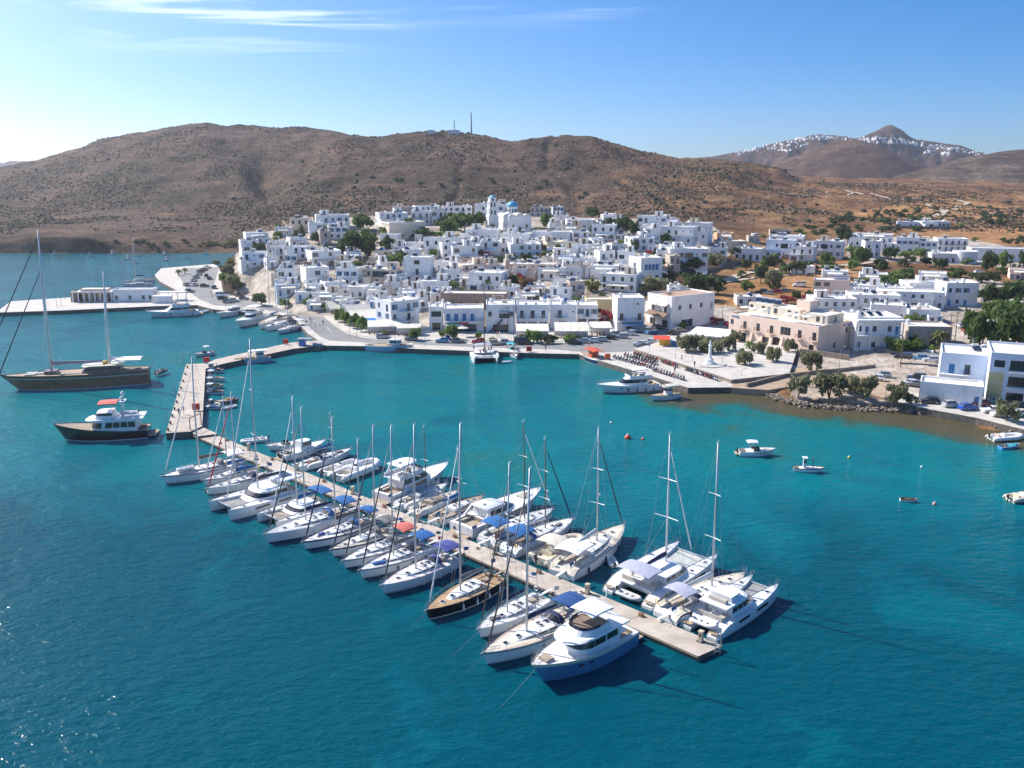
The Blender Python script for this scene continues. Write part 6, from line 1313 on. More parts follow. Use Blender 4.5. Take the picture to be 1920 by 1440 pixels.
for px, py, r, m_, lb in ((1177, 822, .62, BUOYR, 'red and white mooring buoy in the basin'), (1205, 824, .3, BUOYR, 'tiny red float right of the mooring buoy'), (1592, 858, .26, YELC, 'small yellow float in the basin'), (1752, 946, .33, mat('faded_pink_float', (.5, .25, .22), .6), 'faded pink float right of the rowing boat'), (1728, 876, .22, FEND, 'small white float in the open basin'), (1146, 793, .25, FEND, 'small white float off the motor yacht')):
    p = P(px, py); b = thing('mooring_buoy', lb, 'buoy', p); MB().lathe([(.02, -r * .6), (r * .8, -r * .5), (r, 0), (r * .8, r * .6), (r * .3, r * .95)], (0, 0, r * .2), 12).obj('float', m_, b, smooth=True); MB().lathe([(r * .3, 0), (r * .32, r * .2), (r * .12, r * .5)], (0, 0, r * 1.1), 8).obj('cap', FEND, b)
# ------------------------------------------------------------------ landmarks
def arch_face(m, cx, z0, w, h, y, n=10):                           # arched panel facing -y
    pts = [(cx - w / 2, y, z0), (cx + w / 2, y, z0)] + [(cx + w / 2 * math.cos(math.pi * i / n), y, z0 + h - w / 2 + w / 2 * math.sin(math.pi * i / n)) for i in range(n + 1)]
    m.face(pts)
# blue-domed church and its bell tower
g = PT(975, 437); ch = thing('church', 'white church with bright blue dome on the hilltop', 'church', g, R(18))
W_, D_, H_ = 10.5, 17.0, 7.2
m = MB(); facade(m, (-W_ / 2, 0), 1, 0, W_, -3, H_, [(W_ * .5, .1, 1.4, 2.6), (W_ * .2, 2.2, .8, 1.6), (W_ * .8, 2.2, .8, 1.6)]); facade(m, (W_ / 2, 0), 0, 1, D_, -3, H_, [(3, 2, .8, 2), (8, 2, .8, 2), (13, 2, .8, 2)])
facade(m, (W_ / 2, D_), -1, 0, W_, -3, H_, []); facade(m, (-W_ / 2, D_), 0, -1, D_, -3, H_, [(3, 2, .8, 2.2), (7, 2, .8, 2.2), (11, 2, .8, 2.2), (14.5, 2, .8, 2.2)]); m.obj('wall', PL['w'], ch)
m = MB(); k = 10                                                   # scalloped gable and barrel vaults
for cx, w, h in ((-W_ / 3, W_ / 3, 1.0), (0, W_ / 3 + .2, 1.5), (W_ / 3, W_ / 3, 1.0)):
    rg = lambda y: [(cx + w / 2 * math.cos(math.pi * (1 - i / k)), y, H_ - .02 + h * math.sin(math.pi * i / k)) for i in range(k + 1)]
    m.loft([rg(-.05), rg(D_)], False); m.face(rg(-.05)[::-1]); m.face(rg(D_))
m.obj('vaulted_roof', ROOF, ch)
m = MB(); m.lathe([(2.5, H_), (2.5, H_ + 2.9), (2.7, H_ + 2.95), (2.7, H_ + 3.1)], (-.6, 9, .8), 16); dr = m.obj('drum', PL['w'], ch)
m = MB(); m.lathe([(2.62 * math.cos(a * math.pi / 16), H_ + 3.95 + 2.35 * math.sin(a * math.pi / 16)) for a in range(8)] + [(.05, H_ + 6.3)], (-.6, 9, 0), 20); dm = m.obj('dome', mat('church_dome_blue', (.06, .33, .56), .5), ch, smooth=True)
MB().box(-.66, -.54, 8.94, 9.06, H_ + 6.3, H_ + 7.4).box(-.95, -.25, 8.94, 9.06, H_ + 6.9, H_ + 7.02).obj('cross', WFR, dm)
for i in range(6):
    a = -math.pi / 2 + (i - 2.5) * .55; MB().obox((-.6 + math.cos(a) * 2.5, 9 + math.sin(a) * 2.5, H_ + 2.3), .1, .55, 1.3, a).obj('window', GLASS, dr)
for c_, z_, w_, h_2 in ((W_ * .5, .1, 1.4, 2.6), (W_ * .2, 2.2, .8, 1.6), (W_ * .8, 2.2, .8, 1.6)): MB().box(-W_ / 2 + c_ - w_ / 2, -W_ / 2 + c_ + w_ / 2, .16, .2, z_, z_ + h_2).obj('door' if w_ > 1 else 'window', BRN if w_ > 1 else GLASS, ch)
for y_ in (3, 8, 13): MB().box(W_ / 2 - .2, W_ / 2 - .16, y_ - .4, y_ + .4, 2, 4).obj('window', GLASS, ch)
for y_ in (3, 7, 11, 14.5): MB().box(-W_ / 2 + .16, -W_ / 2 + .2, D_ - y_ - .4, D_ - y_ + .4, 2, 4.2).obj('window', GLASS, ch)
g = PT(923, 432); bt = thing('bell_tower', 'tall white bell tower with pale blue cap left of the church', 'tower', g, R(18))
z = -3.0; ty = zat(g.y, 367) - g.z
for i, (w_, z1_) in enumerate(((4.6, ty * .40), (4.0, ty * .62), (3.5, ty * .82), (2.9, ty * .93))):
    m = MB(); z0_ = z; ops = [] if i == 0 else ([(w_ * .3, z0_ + .7, .75, 1.9), (w_ * .7, z0_ + .7, .75, 1.9)] if i < 3 else [(w_ * .5, z0_ + .3, .9, 1.1)])
    for o_, ux, uy in (((-w_ / 2, -w_ / 2), 1, 0), ((w_ / 2, -w_ / 2), 0, 1), ((w_ / 2, w_ / 2), -1, 0), ((-w_ / 2, w_ / 2), 0, -1)): facade(m, o_, ux, uy, w_, z0_, z1_, ops, .4)
    t_ = m.obj('tier', PL['w'], bt); MB().box(-w_ / 2 - .25, w_ / 2 + .25, -w_ / 2 - .25, w_ / 2 + .25, z1_, z1_ + .22).obj('cornice', PL['w'], t_)
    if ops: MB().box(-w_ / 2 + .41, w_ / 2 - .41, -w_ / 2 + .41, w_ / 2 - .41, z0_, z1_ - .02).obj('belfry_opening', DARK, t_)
    z = z1_ + .22
MB().lathe([(1.35 * math.cos(a * math.pi / 12), z + 1.1 * math.sin(a * math.pi / 12)) for a in range(6)] + [(.04, z + 1.12)], (0, 0, 0), 14).obj('cap', mat('pale_turquoise_cap', (.20, .52, .62), .5), bt, smooth=True)
# ferry terminal
g = P(215, 566, QZ); ft = thing('ferry_terminal', 'low white ferry terminal with colonnade on the ferry pier', 'building', g, R(4))
sc = g.y / F_PX
shell(ft, 74 * sc, 5.5, 4.6, ['w.w.ww'], ['w'], 'r', 'w', x0=(250 - 215) * sc, base=-.3)
hx0, hx1 = (138 - 215) * sc, (212 - 215) * sc
m = MB(); m.box(hx0, hx1, -.5, 5.6, 3.5, 3.9); m.obj('roof', ROOF, ft); MB().box(hx0 + 3, hx1 - 2, .5, 4.5, 3.9, 4.7).obj('roof_hut', PL['p'], ft)
for i in range(8): x_ = hx0 + .3 + (hx1 - hx0 - .6) * i / 7; MB().box(x_ - .2, x_ + .2, -.3, .1, -.3, 3.5).obj('column', PL['w'], ft)
MB().box(hx0 + .5, hx1 - .3, 2.6, 5.2, -.3, 3.5).obj('wall', PL['p'], ft); MB().box(hx0 - .6, hx0 + 1.4, .2, 5.2, -.3, 3.9).obj('stone_wall', PL['s'], ft)
for i in range(5): x_ = hx0 + 2 + (hx1 - hx0 - 4) * i / 4; MB().box(x_ - .7, x_ + .7, 2.5, 2.598, .2, 2.6).obj('shop_front', GLASS, ft)
MB().box((290 - 215) * sc, (345 - 215) * sc, 1, 4, 3.0, 3.3).obj('canopy', ROOF, ft)
for i in range(4): x_ = (296 - 215) * sc + i * 3.2; MB().box(x_, x_ + .25, 1.2, 1.45, -.3, 3.0).obj('column', PL['w'], ft)
MB().box((292 - 215) * sc, (325 - 215) * sc, -4.5, -1.5, -.2, 2.6).obj('annex', PL['w'], ft)
# long pink hotel with roof terrace
yaw = math.atan2(-22.5, 18.0); c0 = Vector(((80.3 + 62.3) / 2, (227 + 249.5) / 2, 1.5))
ho = thing('hotel', 'long pink hotel with arches and small balconies beside the plaza', 'hotel', c0, yaw)
HW, HD, HH = 28.8, 16.3, 7.6
zr = shell(ho, HW, HD, HH, ['.a.D.a.a', 'w.f.f.f.v.f.f'], ['.w.', '..w'], 'r', 'p', parapet=.5, lrows=['.', 'w'])
for i in (2, 4, 6, 10, 12): balcony(ho, -HW / 2 + HW * (i + .5) / 13, 3.6, 1.9, .8, rail=BRN, slab='p')
for k_ in range(5): x_ = -HW * .22 + k_ * HW * .115; m = MB(); m.loft([[(x_ - .55, -1.3, -.5), (x_ + .55, -1.3, -.5), (x_ + .55, 0, -.5), (x_ - .55, 0, -.5)], [(x_ - .35, -.12, 3.2), (x_ + .35, -.12, 3.2), (x_ + .35, 0, 3.2), (x_ - .35, 0, 3.2)]]); m.obj('buttress', PL['p'], ho)
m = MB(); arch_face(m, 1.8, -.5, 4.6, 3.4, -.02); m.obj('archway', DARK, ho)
m = MB(); 
for i in range(13): 
    a0_, a1_ = math.pi * i / 12, math.pi * (i + 1) / 12
m.path([(1.8 + 2.5 * math.cos(math.pi * i / 12), -.1, .6 + 2.5 * math.sin(math.pi * i / 12)) for i in range(13)], .22, 4); m.obj('arch_surround', PL['c'], ho)
for x_, y_, w_, d_, h_2 in ((-HW * .34, 8, 8, 6, 2.9), (-HW * .02, 7, 9, 7, 2.7), (HW * .32, 6, 7.5, 8, 2.5)): shell(ho, w_, d_, h_2, ['w.wd'], ['w'], 'r', 'c', y0=y_, x0=x_, z0=zr + .004, base=0, parapet=.25, name='penthouse')
shell(ho, 4.2, 4, 5.2, ['.'], ['.'], 'r', 'p', y0=9, x0=HW * .12, z0=zr + .004, base=0, parapet=.25, name='lift_tower')
for i in range(9): solar(ho, -HW * .44 + (i % 5) * 2.2, 12.2 + (i // 5) * 2.0 - 1, zr + 2.7 if i < 4 else zr + .0, .6)
# writing on the hotel: small blue letters high on the end walls
def letters(root, text, size, loc, rot, m_, name='sign_lettering'):
    cu = bpy.data.curves.new(name, 'FONT'); cu.body = text; cu.size = size; cu.extrude = .03; cu.align_x = 'CENTER'
    to = bpy.data.objects.new(name, cu); COL.objects.link(to); dg = bpy.context.evaluated_depsgraph_get(); me = bpy.data.meshes.new_from_object(to.evaluated_get(dg)); bpy.data.objects.remove(to)
    me.materials.clear(); me.materials.append(m_); o = link(name, me, root, loc); o.rotation_euler = rot; return o
letters(ho, 'HOTEL', 1.1, (HW / 2 + .05, HD - 3, HH - 1.3), (math.pi / 2, 0, math.pi / 2), mat('blue_sign_paint', (.05, .2, .5), .5))
letters(ho, 'HOTEL', .9, (-HW / 2 + 2.2, -.05, HH - 1.2), (math.pi / 2, 0, 0), MATS['blue_sign_paint'])
def parasol(label, p, r=1.5, h=2.4, m_=None, group=None):
    t = thing('parasol', label, 'parasol', p, random.uniform(0, 1), group); MB().tube((0, 0, 0), (0, 0, h), .035, n=5).obj('pole', STEEL, t)
    m = MB(); n = 8; m.loft([[(rr * math.cos(2 * math.pi * i / n), rr * math.sin(2 * math.pi * i / n), z_) for i in range(n)] for rr, z_ in ((r, h - .35), (r * .98, h - .2), (.05, h + .25))], True, False); m.obj('canopy', m_ or TENT, t)
for i, (u, v) in enumerate(((-10.5, 2.2), (-7.4, 2.4), (-4.6, 2.6), (4.2, 1.8), (6.8, 2.0), (9.8, 2.2))):
    q = Matrix.Rotation(yaw, 4, 'Z') @ Vector((u, v, 0)); parasol('cream parasol on the pink hotel roof terrace, %s from its far end' % ordi(i + 1), c0 + q + Vector((0, 0, zr)), 1.7, 2.5, None, 'hotel terrace parasols')
# right-hand shore buildings
h_ = house(1753, 1848, 664, 738, 'l', ['.d.w..d.', '.B.f.B'], ['w', 'w'], 'b', -8, 12, 'pale blue two-storey house with outside stair near the right edge', extras=False)
balcony(h_[0], -h_[1] * .22, h_[5], h_[1] * .52, 1.3, rail=BLU); stairs(h_[0], h_[1] * .06, -.05, 0, h_[5], -.1, .1) if False else None
m = MB(); n_ = 16
for i in range(n_): x_ = h_[1] * .45 - i * h_[1] * .4 / n_; m.box(x_ - .28, x_, -1.35, -.1, (i - 1) * h_[5] / n_, (i + 1) * h_[5] / n_)
m.obj('stair', PL['w'], h_[0]); solar(h_[0], 2.5, 7, h_[4], .5); solar(h_[0], 4.6, 7.5, h_[4], .5)
h_ = house(1720, 1838, 720, 763, 'w', ['.....d'], ['d'], 'b', -10, 6, 'low white flat-roofed annex in front of the pale blue house', extras=False)
h_ = house(1846, 1990, 666, 762, 'l', ['Wv.W', 'WvWv', 'WvWv'], ['w', 'w', 'w'], 'n', -6, 14, 'three-storey apartment house with brown window frames at the right edge', extras=False)
MB().box(-h_[1] / 2 - .03, -h_[1] * .30, -.05, -.004, 0, h_[5] * 1.9).obj('ochre_panel', mat('ochre_plaster', (.58, .50, .27), .9), h_[0])
balcony(h_[0], -h_[1] * .1, h_[5] * 2, 4.2, .7); balcony(h_[0], -h_[1] * .1, h_[5], 4.2, .5)
h_ = house(1592, 1694, 595, 657, 'w', ['w.w.d.', 'wdw.wd'], ['w', 'w'], 'b', 14, 11, 'white two-storey house with wrap-around balconies right of the pink hotel', extras=False)
balcony(h_[0], 0, h_[5], h_[1], 1.6, rail=WFR); MB().box(-h_[1] / 2 - .3, h_[1] / 2 + .2, -1.8, -.004, h_[3] - .9, h_[3] - .45).obj('canopy_slab', PL['w'], h_[0])
for x_ in (-h_[1] / 2, -h_[1] * .22, h_[1] * .1, h_[1] / 2 - .2): MB().box(x_, x_ + .22, -1.7, -1.48, 0, h_[3] - .9).obj('column', PL['w'], h_[0])
for i in range(3): solar(h_[0], -3 + i * 2.4, 5, h_[4], .6)
h_ = house(1696, 1786, 612, 648, 'b', ['D.D.'], ['.'], 'r', 10, 9, 'low beige garage building behind the green hedge', extras=False)
h_ = house(1522, 1592, 525, 556, 'p', ['w.d.', 'WW..'], ['w', 'w'], 'r', -8, 9, 'pink and white lodge carrying a rooftop signboard', extras=False)
MB().box(h_[1] * .05, h_[1] * .48, 1.0, 1.15, h_[4] + .3, h_[4] + 2.2).obj('signboard', mat('faded_signboard', (.72, .72, .78), .6), h_[0])
letters(h_[0], 'RENT ROOMS', .62, (h_[1] * .265, .97, h_[4] + 1.0), (math.pi / 2, 0, 0), BLU) if False else None
for k_ in range(2): MB().box(h_[1] * .10, h_[1] * .44, .96, .995, h_[4] + .65 + k_ * .8, h_[4] + 1.05 + k_ * .8).obj('sign_lettering', GRY, h_[0])
g = PT(1813, 494); rw = thing('round_building', 'round white windowless building below the school', 'building', g, 0)
MB().lathe([(5.4, -2), (5.4, 5.6), (5.1, 5.6), (5.1, 5.2), (.05, 5.3)], (0, 3, 0), 28).obj('wall', PL['w'], rw, smooth=False); MB().lathe([(5.05, 5.32), (.05, 5.4)], (0, 3, 0), 20).obj('roof', ROOF, rw)
h_ = house(1824, 1960, 466, 490, 'w', ['.W.W.W.W', ], ['.'], 'n', 4, 9, 'long white school with large square window bays', extras=False)
h_ = house(1444, 1482, 431, 443, 'b', ['D.D'], ['.'], 'g', 0, 6, 'small shed with green metal roof under the hillside', extras=False, roofm=mat('green_metal_roof', (.03, .22, .17), .5))
# waterfront canopies and kiosks
def canopy(label, x1, x2, yt, yb, m_=None, dep=5.0, yaw=0.0, hh=3.0, name='canopy', sides=True):
    cx = (x1 + x2) / 2; p = P(cx, yb, QZ + .14); w_ = (x2 - x1) * p.y / F_PX; t = thing(name, label, 'canopy', p, R(yaw))
    zt = min(4.4, max(3.0, zat(p.y + dep, yt) - p.z)); awning(t, -w_ / 2, w_ / 2, dep, zt, dep, zt - 2.35, m_ or TENT, True, 0, max(2, int(w_ / 2.4)))
    MB().box(-w_ / 2, w_ / 2, dep * .92, dep, .0, zt - .1).obj('back_wall', PL['w'], t)
    rng = random.Random(int(x1)); me = part_mesh('cafe_table', lambda m: (m.box(-.4, .4, -.4, .4, .7, .75), m.box(-.04, .04, -.04, .04, 0, .7), m.box(.55, .95, -.2, .2, 0, .45), m.box(.9, .95, -.2, .2, .45, .9), m.box(-.95, -.55, -.2, .2, 0, .45), m.box(-.95, -.9, -.2, .2, .45, .9)), [BRN])
    for i in range(int(w_ / 2.2)): link('table_set', me, t, (-w_ / 2 + 1.2 + i * 2.2, dep * rng.uniform(.25, .45), .0), rng.uniform(-.2, .2))
for a in (('cream canopy over the fish tavern nearest the pier', 596, 640, 556, 582, None, 5, 30), ('striped cream canopy behind the promenade trees, left of two', 618, 652, 562, 591, None, 4, 28), ('striped cream canopy behind the promenade trees, right of two', 652, 700, 570, 599, None, 4, 26), ('cream canopy left of the corner house', 660, 722, 580, 612, None, 6, 20),
          ('white canopy in front of the blue-balconied corner house', 690, 756, 600, 627, None, 5, 10), ('low cream canopy right of the corner house front', 744, 790, 609, 630, None, 3.5, 6), ('bright blue canopy at the promenade bend', 684, 708, 596, 618, TENTB, 3, 20),
          ('cream canopy under three blue balcony doors', 967, 1030, 607, 636, None, 5.5, 0), ('large twin-roofed cream canopy on the waterfront', 1040, 1106, 604, 636, None, 6.5, 0), ('cream canopy right end of the waterfront terrace', 1108, 1149, 603, 630, None, 6, 2),
          ('long white canopy along the plaza', 1286, 1362, 614, 645, WHITEC, 9, -28)): canopy(*a)
parasol('pale parasol in front of the blue-shuttered shop', P(868, 631, QZ + .14), 1.7, 2.8)
k = thing('kiosk', 'yellow and white kiosk under a red awning at the plaza corner', 'kiosk', P(1247, 653, QZ + .1), R(-10))
MB().box(-1.6, 1.2, 0, 2, 0, 2.6).obj('cabin', mat('kiosk_yellow', (.75, .45, .04), .5), k); MB().box(1.21, 4.5, .2, 2.4, 0, 2.2).obj('counter', PL['w'], k); MB().box(1.6, 3.0, .12, .19, .6, 2.0).obj('poster', BLU, k)
m = MB(); m.face([(-3.2, -1.8, 2.7), (1.2, -1.8, 2.7), (1.2, 0, 3.5), (-3.2, 0, 3.5)]); m.face([(-3.2, 1.8, 2.7), (-3.2, 0, 3.5), (1.2, 0, 3.5), (1.2, 1.8, 2.7)]); m.obj('awning', mat('red_awning', (.72, .09, .04), .7), k)
g = P(1330, 683, QZ + .9); mo = thing('monument', 'white memorial column on octagonal steps in the plaza', 'monument', g)
MB().lathe([(4.2, 0), (4.2, .18), (4.0, .19)], (0, 0, 0), 8).obj('terrace', PAVE, mo); MB().lathe([(1.5, .19), (1.5, .45), (1.0, .46), (1.0, 1.3), (.8, 1.4), (.5, 1.7)], (0, 0, 0), 8).obj('plinth', PL['w'], mo); MB().lathe([(.42, 1.7), (.32, 4.6), (.5, 4.7), (.5, 4.85), (.25, 4.9)], (0, 0, 0), 12).obj('column', PL['w'], mo, smooth=False); MB().lathe([(.22, 4.9), (.3, 5.3), (.14, 5.7), (.2, 5.95), (.04, 6.15)], (0, 0, 0), 8).obj('statue', PL['w'], mo)
for a, b, lb in (((1500, 664), (1592, 676), 'dark red fence wall in front of the pink hotel end'), ((1304, 507), (1388, 492), 'curved stone retaining wall above the orange field'), ((1445, 482), (1530, 488), 'grey retaining wall under the pale blue villa'), ((552, 505), (700, 492), 'long stone terrace wall in the left half of town'), ((1640, 640), (1750, 668), 'white roadside wall right of the pink hotel'), ((530, 416), (560, 430), 'short stone wall at the left skyline'), ((1650, 428), (1780, 430), 'low stone wall of the hillside villa')):
    p, q = PT(*a), PT(*b); w_ = thing('stone_wall', lb, 'wall', p); m = MB(); n_ = 8
    for i in range(n_):
        u, v = p.lerp(q, i / n_), p.lerp(q, (i + 1) / n_ - .003); zz = max(T(u.x, u.y), T(v.x, v.y)) + 1.3; d_ = (v - u); m.obox(((u.x + v.x) / 2 - p.x, (u.y + v.y) / 2 - p.y, zz - 1.5 - p.z), d_.to_2d().length, .4, 3.2, math.atan2(d_.y, d_.x))
    m.obj('wall', STONE if 'white' not in lb else PL['w'], w_)
for a, b, lb in (((1400, 726), (1480, 705), 'low stone wall edging the little beach'), ((1480, 707), (1640, 690), 'stone-edged terrace wall behind the beach trees')):
    p, q = P(*a, 1.3), P(*b, 1.3); w_ = thing('stone_wall', lb, 'wall', p); d_ = q - p; MB().obox((d_.x / 2, d_.y / 2, .3), d_.to_2d().length, .5, 1.2, math.atan2(d_.y, d_.x)).obj('wall', STONE, w_)
# fill the gaps between with smaller houses
boxes = []
for h in HOUSES:
    o = h[0]; q = proj((o.location.x, o.location.y, o.location.z)); boxes.append((h[1] - 22, h[1] + 22, q[1] - 24, q[1]))
rng = random.Random(5); nf_ = 0; tries = 0
while nf_ < 62 and tries < 4000:
    tries += 1; cx = rng.uniform(462, 1335); yb = rng.uniform(416, 590)
    lim = 1290 - max(0, yb - 470) * 1.6 if cx > 1050 else 1e9
    if cx > lim or (cx < 560 and yb > 555) or (cx < 520 and yb > 508) or yb > 600: continue
    if 640 < cx < 720 and 405 < yb < 482: continue
    if 770 < cx < 900 and 418 < yb < 448 or 890 < cx < 1040 and 405 < yb < 447: continue
    if 940 < cx < 1010 and 525 < yb < 548 or 930 < cx < 1010 and 480 < yb < 497: continue
    if yb < (404 if cx < 1000 else 412) + (max(0, 640 - cx) * .28): continue
    w_ = rng.uniform(26, 46); h_p = rng.uniform(15, 24); b = (cx - w_ / 2, cx + w_ / 2, yb - h_p, yb)
    ov = max([max(0, min(b[1], c[1]) - max(b[0], c[0])) * max(0, min(b[3], c[3]) - max(b[2], c[2])) for c in boxes] + [0]) / ((b[1] - b[0]) * (b[3] - b[2]))
    if ov > .34: continue
    boxes.append(b); nf_ += 1; house(b[0], b[1], b[2], b[3], rng.choice('wwwwwwwwcb'), seed=tries)
label_houses()
# ------------------------------------------------------------------ vegetation
def leafmat(name, c, c2, rnd=.18):
    m = bpy.data.materials.new(name); m.use_nodes = True; t = m.node_tree; b = t.nodes['Principled BSDF']; b.inputs['Roughness'].default_value = .7; b.inputs['Specular IOR Level'].default_value = .25
    g = N(t, 'ShaderNodeNewGeometry'); n = N(t, 'ShaderNodeTexNoise'); n.inputs['Scale'].default_value = .9; n.inputs['Detail'].default_value = 3; t.links.new(g.outputs['Position'], n.inputs['Vector'])
    c_ = ramp(t, n.outputs[0], [(.35, c2), (.65, c)]); oi = N(t, 'ShaderNodeObjectInfo'); hv = N(t, 'ShaderNodeHueSaturation'); mr = N(t, 'ShaderNodeMapRange'); mr.inputs[3].default_value = 1 - rnd; mr.inputs[4].default_value = 1 + rnd
    t.links.new(oi.outputs['Random'], mr.inputs[0]); t.links.new(mr.outputs[0], hv.inputs['Value']); t.links.new(c_, hv.inputs['Color']); t.links.new(hv.outputs[0], b.inputs['Base Color'])
    tr = N(t, 'ShaderNodeBsdfTranslucent'); t.links.new(hv.outputs[0], tr.inputs[0]); mx = N(t, 'ShaderNodeMixShader'); mx.inputs[0].default_value = .45
    t.links.new(b.outputs[0], mx.inputs[1]); t.links.new(tr.outputs[0], mx.inputs[2]); t.links.new(mx.outputs[0], t.nodes['Material Output'].inputs[0]); return m
LEAF = {'p': leafmat('pine_foliage', (.13, .19, .05), (.065, .105, .032)), 'd': leafmat('dark_foliage', (.105, .15, .05), (.05, .08, .03)), 'g': leafmat('fresh_green_foliage', (.21, .30, .07), (.11, .17, .045)),
        'o': leafmat('olive_grey_foliage', (.30, .30, .165), (.17, .175, .09)), 'y': leafmat('yellowish_foliage', (.22, .23, .06), (.12, .13, .04)), 'r': leafmat('bougainvillea_flowers', (.50, .04, .08), (.22, .06, .05)), 'b': leafmat('dry_brown_foliage', (.28, .15, .07), (.13, .08, .04))}
BARK = mat('tree_bark', (.13, .095, .07), .95, var=.4, vscale=3)
_cm = {}
def crown_mesh(kind, form, seed):
    key = (kind, form, seed)
    if key in _cm: return _cm[key]
    rs = np.random.RandomState(seed * 31 + len(form)); n = {'round': 1300, 'bush': 700, 'cypress': 650, 'spread': 1500}[form]
    if form == 'cypress': cl = [(0, 0, .1 + .85 * i / 7, .42 * (1 - (i / 7) ** 2) + .12, .2) for i in range(8)]
    else:
        k = {'round': 15, 'bush': 9, 'spread': 16}[form]; cl = []
        for i in range(k):
            a = rs.rand() * 6.283; q = rs.rand() ** .6 * (.70 if form != 'spread' else .80); zz = rs.uniform(.30, .80) if form != 'bush' else rs.uniform(.15, .7)
            cl.append((q * math.cos(a), q * math.sin(a), zz, rs.uniform(.20, .38), rs.uniform(.12, .22)))
    w = np.array([c[3] ** 2 for c in cl]); idx = rs.choice(len(cl), n, p=w / w.sum()); C = np.array(cl)[idx]
    d = rs.normal(size=(n, 3)); d /= np.linalg.norm(d, axis=1)[:, None]; rad = rs.uniform(.35, 1.22, n)[:, None]
    pos = np.stack([C[:, 0] + d[:, 0] * C[:, 3] * rad[:, 0], C[:, 1] + d[:, 1] * C[:, 3] * rad[:, 0], C[:, 2] + d[:, 2] * C[:, 4] * rad[:, 0]], 1)
    nrm = d + rs.normal(size=(n, 3)) * .55; nrm /= np.linalg.norm(nrm, axis=1)[:, None]
    a = np.cross(nrm, [0.3, .2, 1.0]); a /= np.linalg.norm(a, axis=1)[:, None]; b = np.cross(nrm, a); s = rs.uniform(.045, .095, n)[:, None]
    v = np.stack([pos - a * s - b * s * .7, pos + a * s - b * s * .5, pos + a * s * .8 + b * s * .8, pos - a * s * .7 + b * s * .6], 1).reshape(-1, 3)
    me = bpy.data.meshes.new('crown'); q = np.arange(4 * n, dtype=np.int32)
    me.vertices.add(4 * n); me.vertices.foreach_set('co', v.astype(np.float32).reshape(-1)); me.loops.add(4 * n); me.loops.foreach_set('vertex_index', q); me.polygons.add(n); me.polygons.foreach_set('loop_start', np.arange(0, 4 * n, 4, dtype=np.int32))
    me.materials.append(LEAF[kind]); me.update(calc_edges=True); _cm[key] = me; return me
_tk = {}
def trunk_mesh(form, seed):
    if (form, seed) in _tk: return _tk[form, seed]
    rs = random.Random(seed); m = MB(); h = .45 if form != 'bush' else .25
    for j in range(1 if form in ('round', 'cypress') else 3):
        lean = (rs.uniform(-.1, .1), rs.uniform(-.1, .1)) if form != 'spread' else (rs.uniform(-.35, .35), rs.uniform(-.25, .25))
        m.path([(0, 0, -.08), (lean[0] * .4, lean[1] * .4, h * .5), (lean[0], lean[1], h)], [.055, .04, .028], 6)
        for i in range(3): a = rs.uniform(0, 6.28); m.path([(lean[0], lean[1], h * .95), (lean[0] + math.cos(a) * .2, lean[1] + math.sin(a) * .2, h + .14), (lean[0] + math.cos(a) * .42, lean[1] + math.sin(a) * .42, h + .24)], [.028, .018, .008], 5)
    _tk[form, seed] = m.mesh('trunk', BARK); return _tk[form, seed]
KN = {'p': 'dark green pine', 'd': 'dark green tree', 'g': 'fresh green tree', 'o': 'grey-green tamarisk', 'y': 'yellowish green shrub', 'r': 'red-flowering bougainvillea', 'b': 'dry brownish shrub'}
TREES = []
def tree(px, py, hp, wp, kind, label=None, form=None, z=None, quay=False):
    g = P(px, py, z) if z is not None else PT(px, py)
    if z is None and quay: g = P(px, py, QZ + .1)
    D = g.y; H = hp * D / F_PX; W = wp * D / F_PX / 2; form = form or ('cypress' if wp < hp * .5 else ('bush' if hp < wp * .62 or kind in 'ry' else ('spread' if kind == 'o' else 'round')))
    sd = random.randrange(3); t = thing('pine_tree' if kind == 'p' else ('shrub' if form == 'bush' else 'tree'), label or 'tree', 'shrub' if form == 'bush' else 'tree', g, random.uniform(0, 6.28))
    c = link('crown', crown_mesh(kind, form, sd), t); c.scale = (W, W, H) if form != 'cypress' else (W * 2.2, W * 2.2, H)
    b = link('trunk', trunk_mesh(form, sd), t); b.scale = (W * 1.1, W * 1.1, H); TREES.append([t, px, py, kind, form, bool(label)]); return t
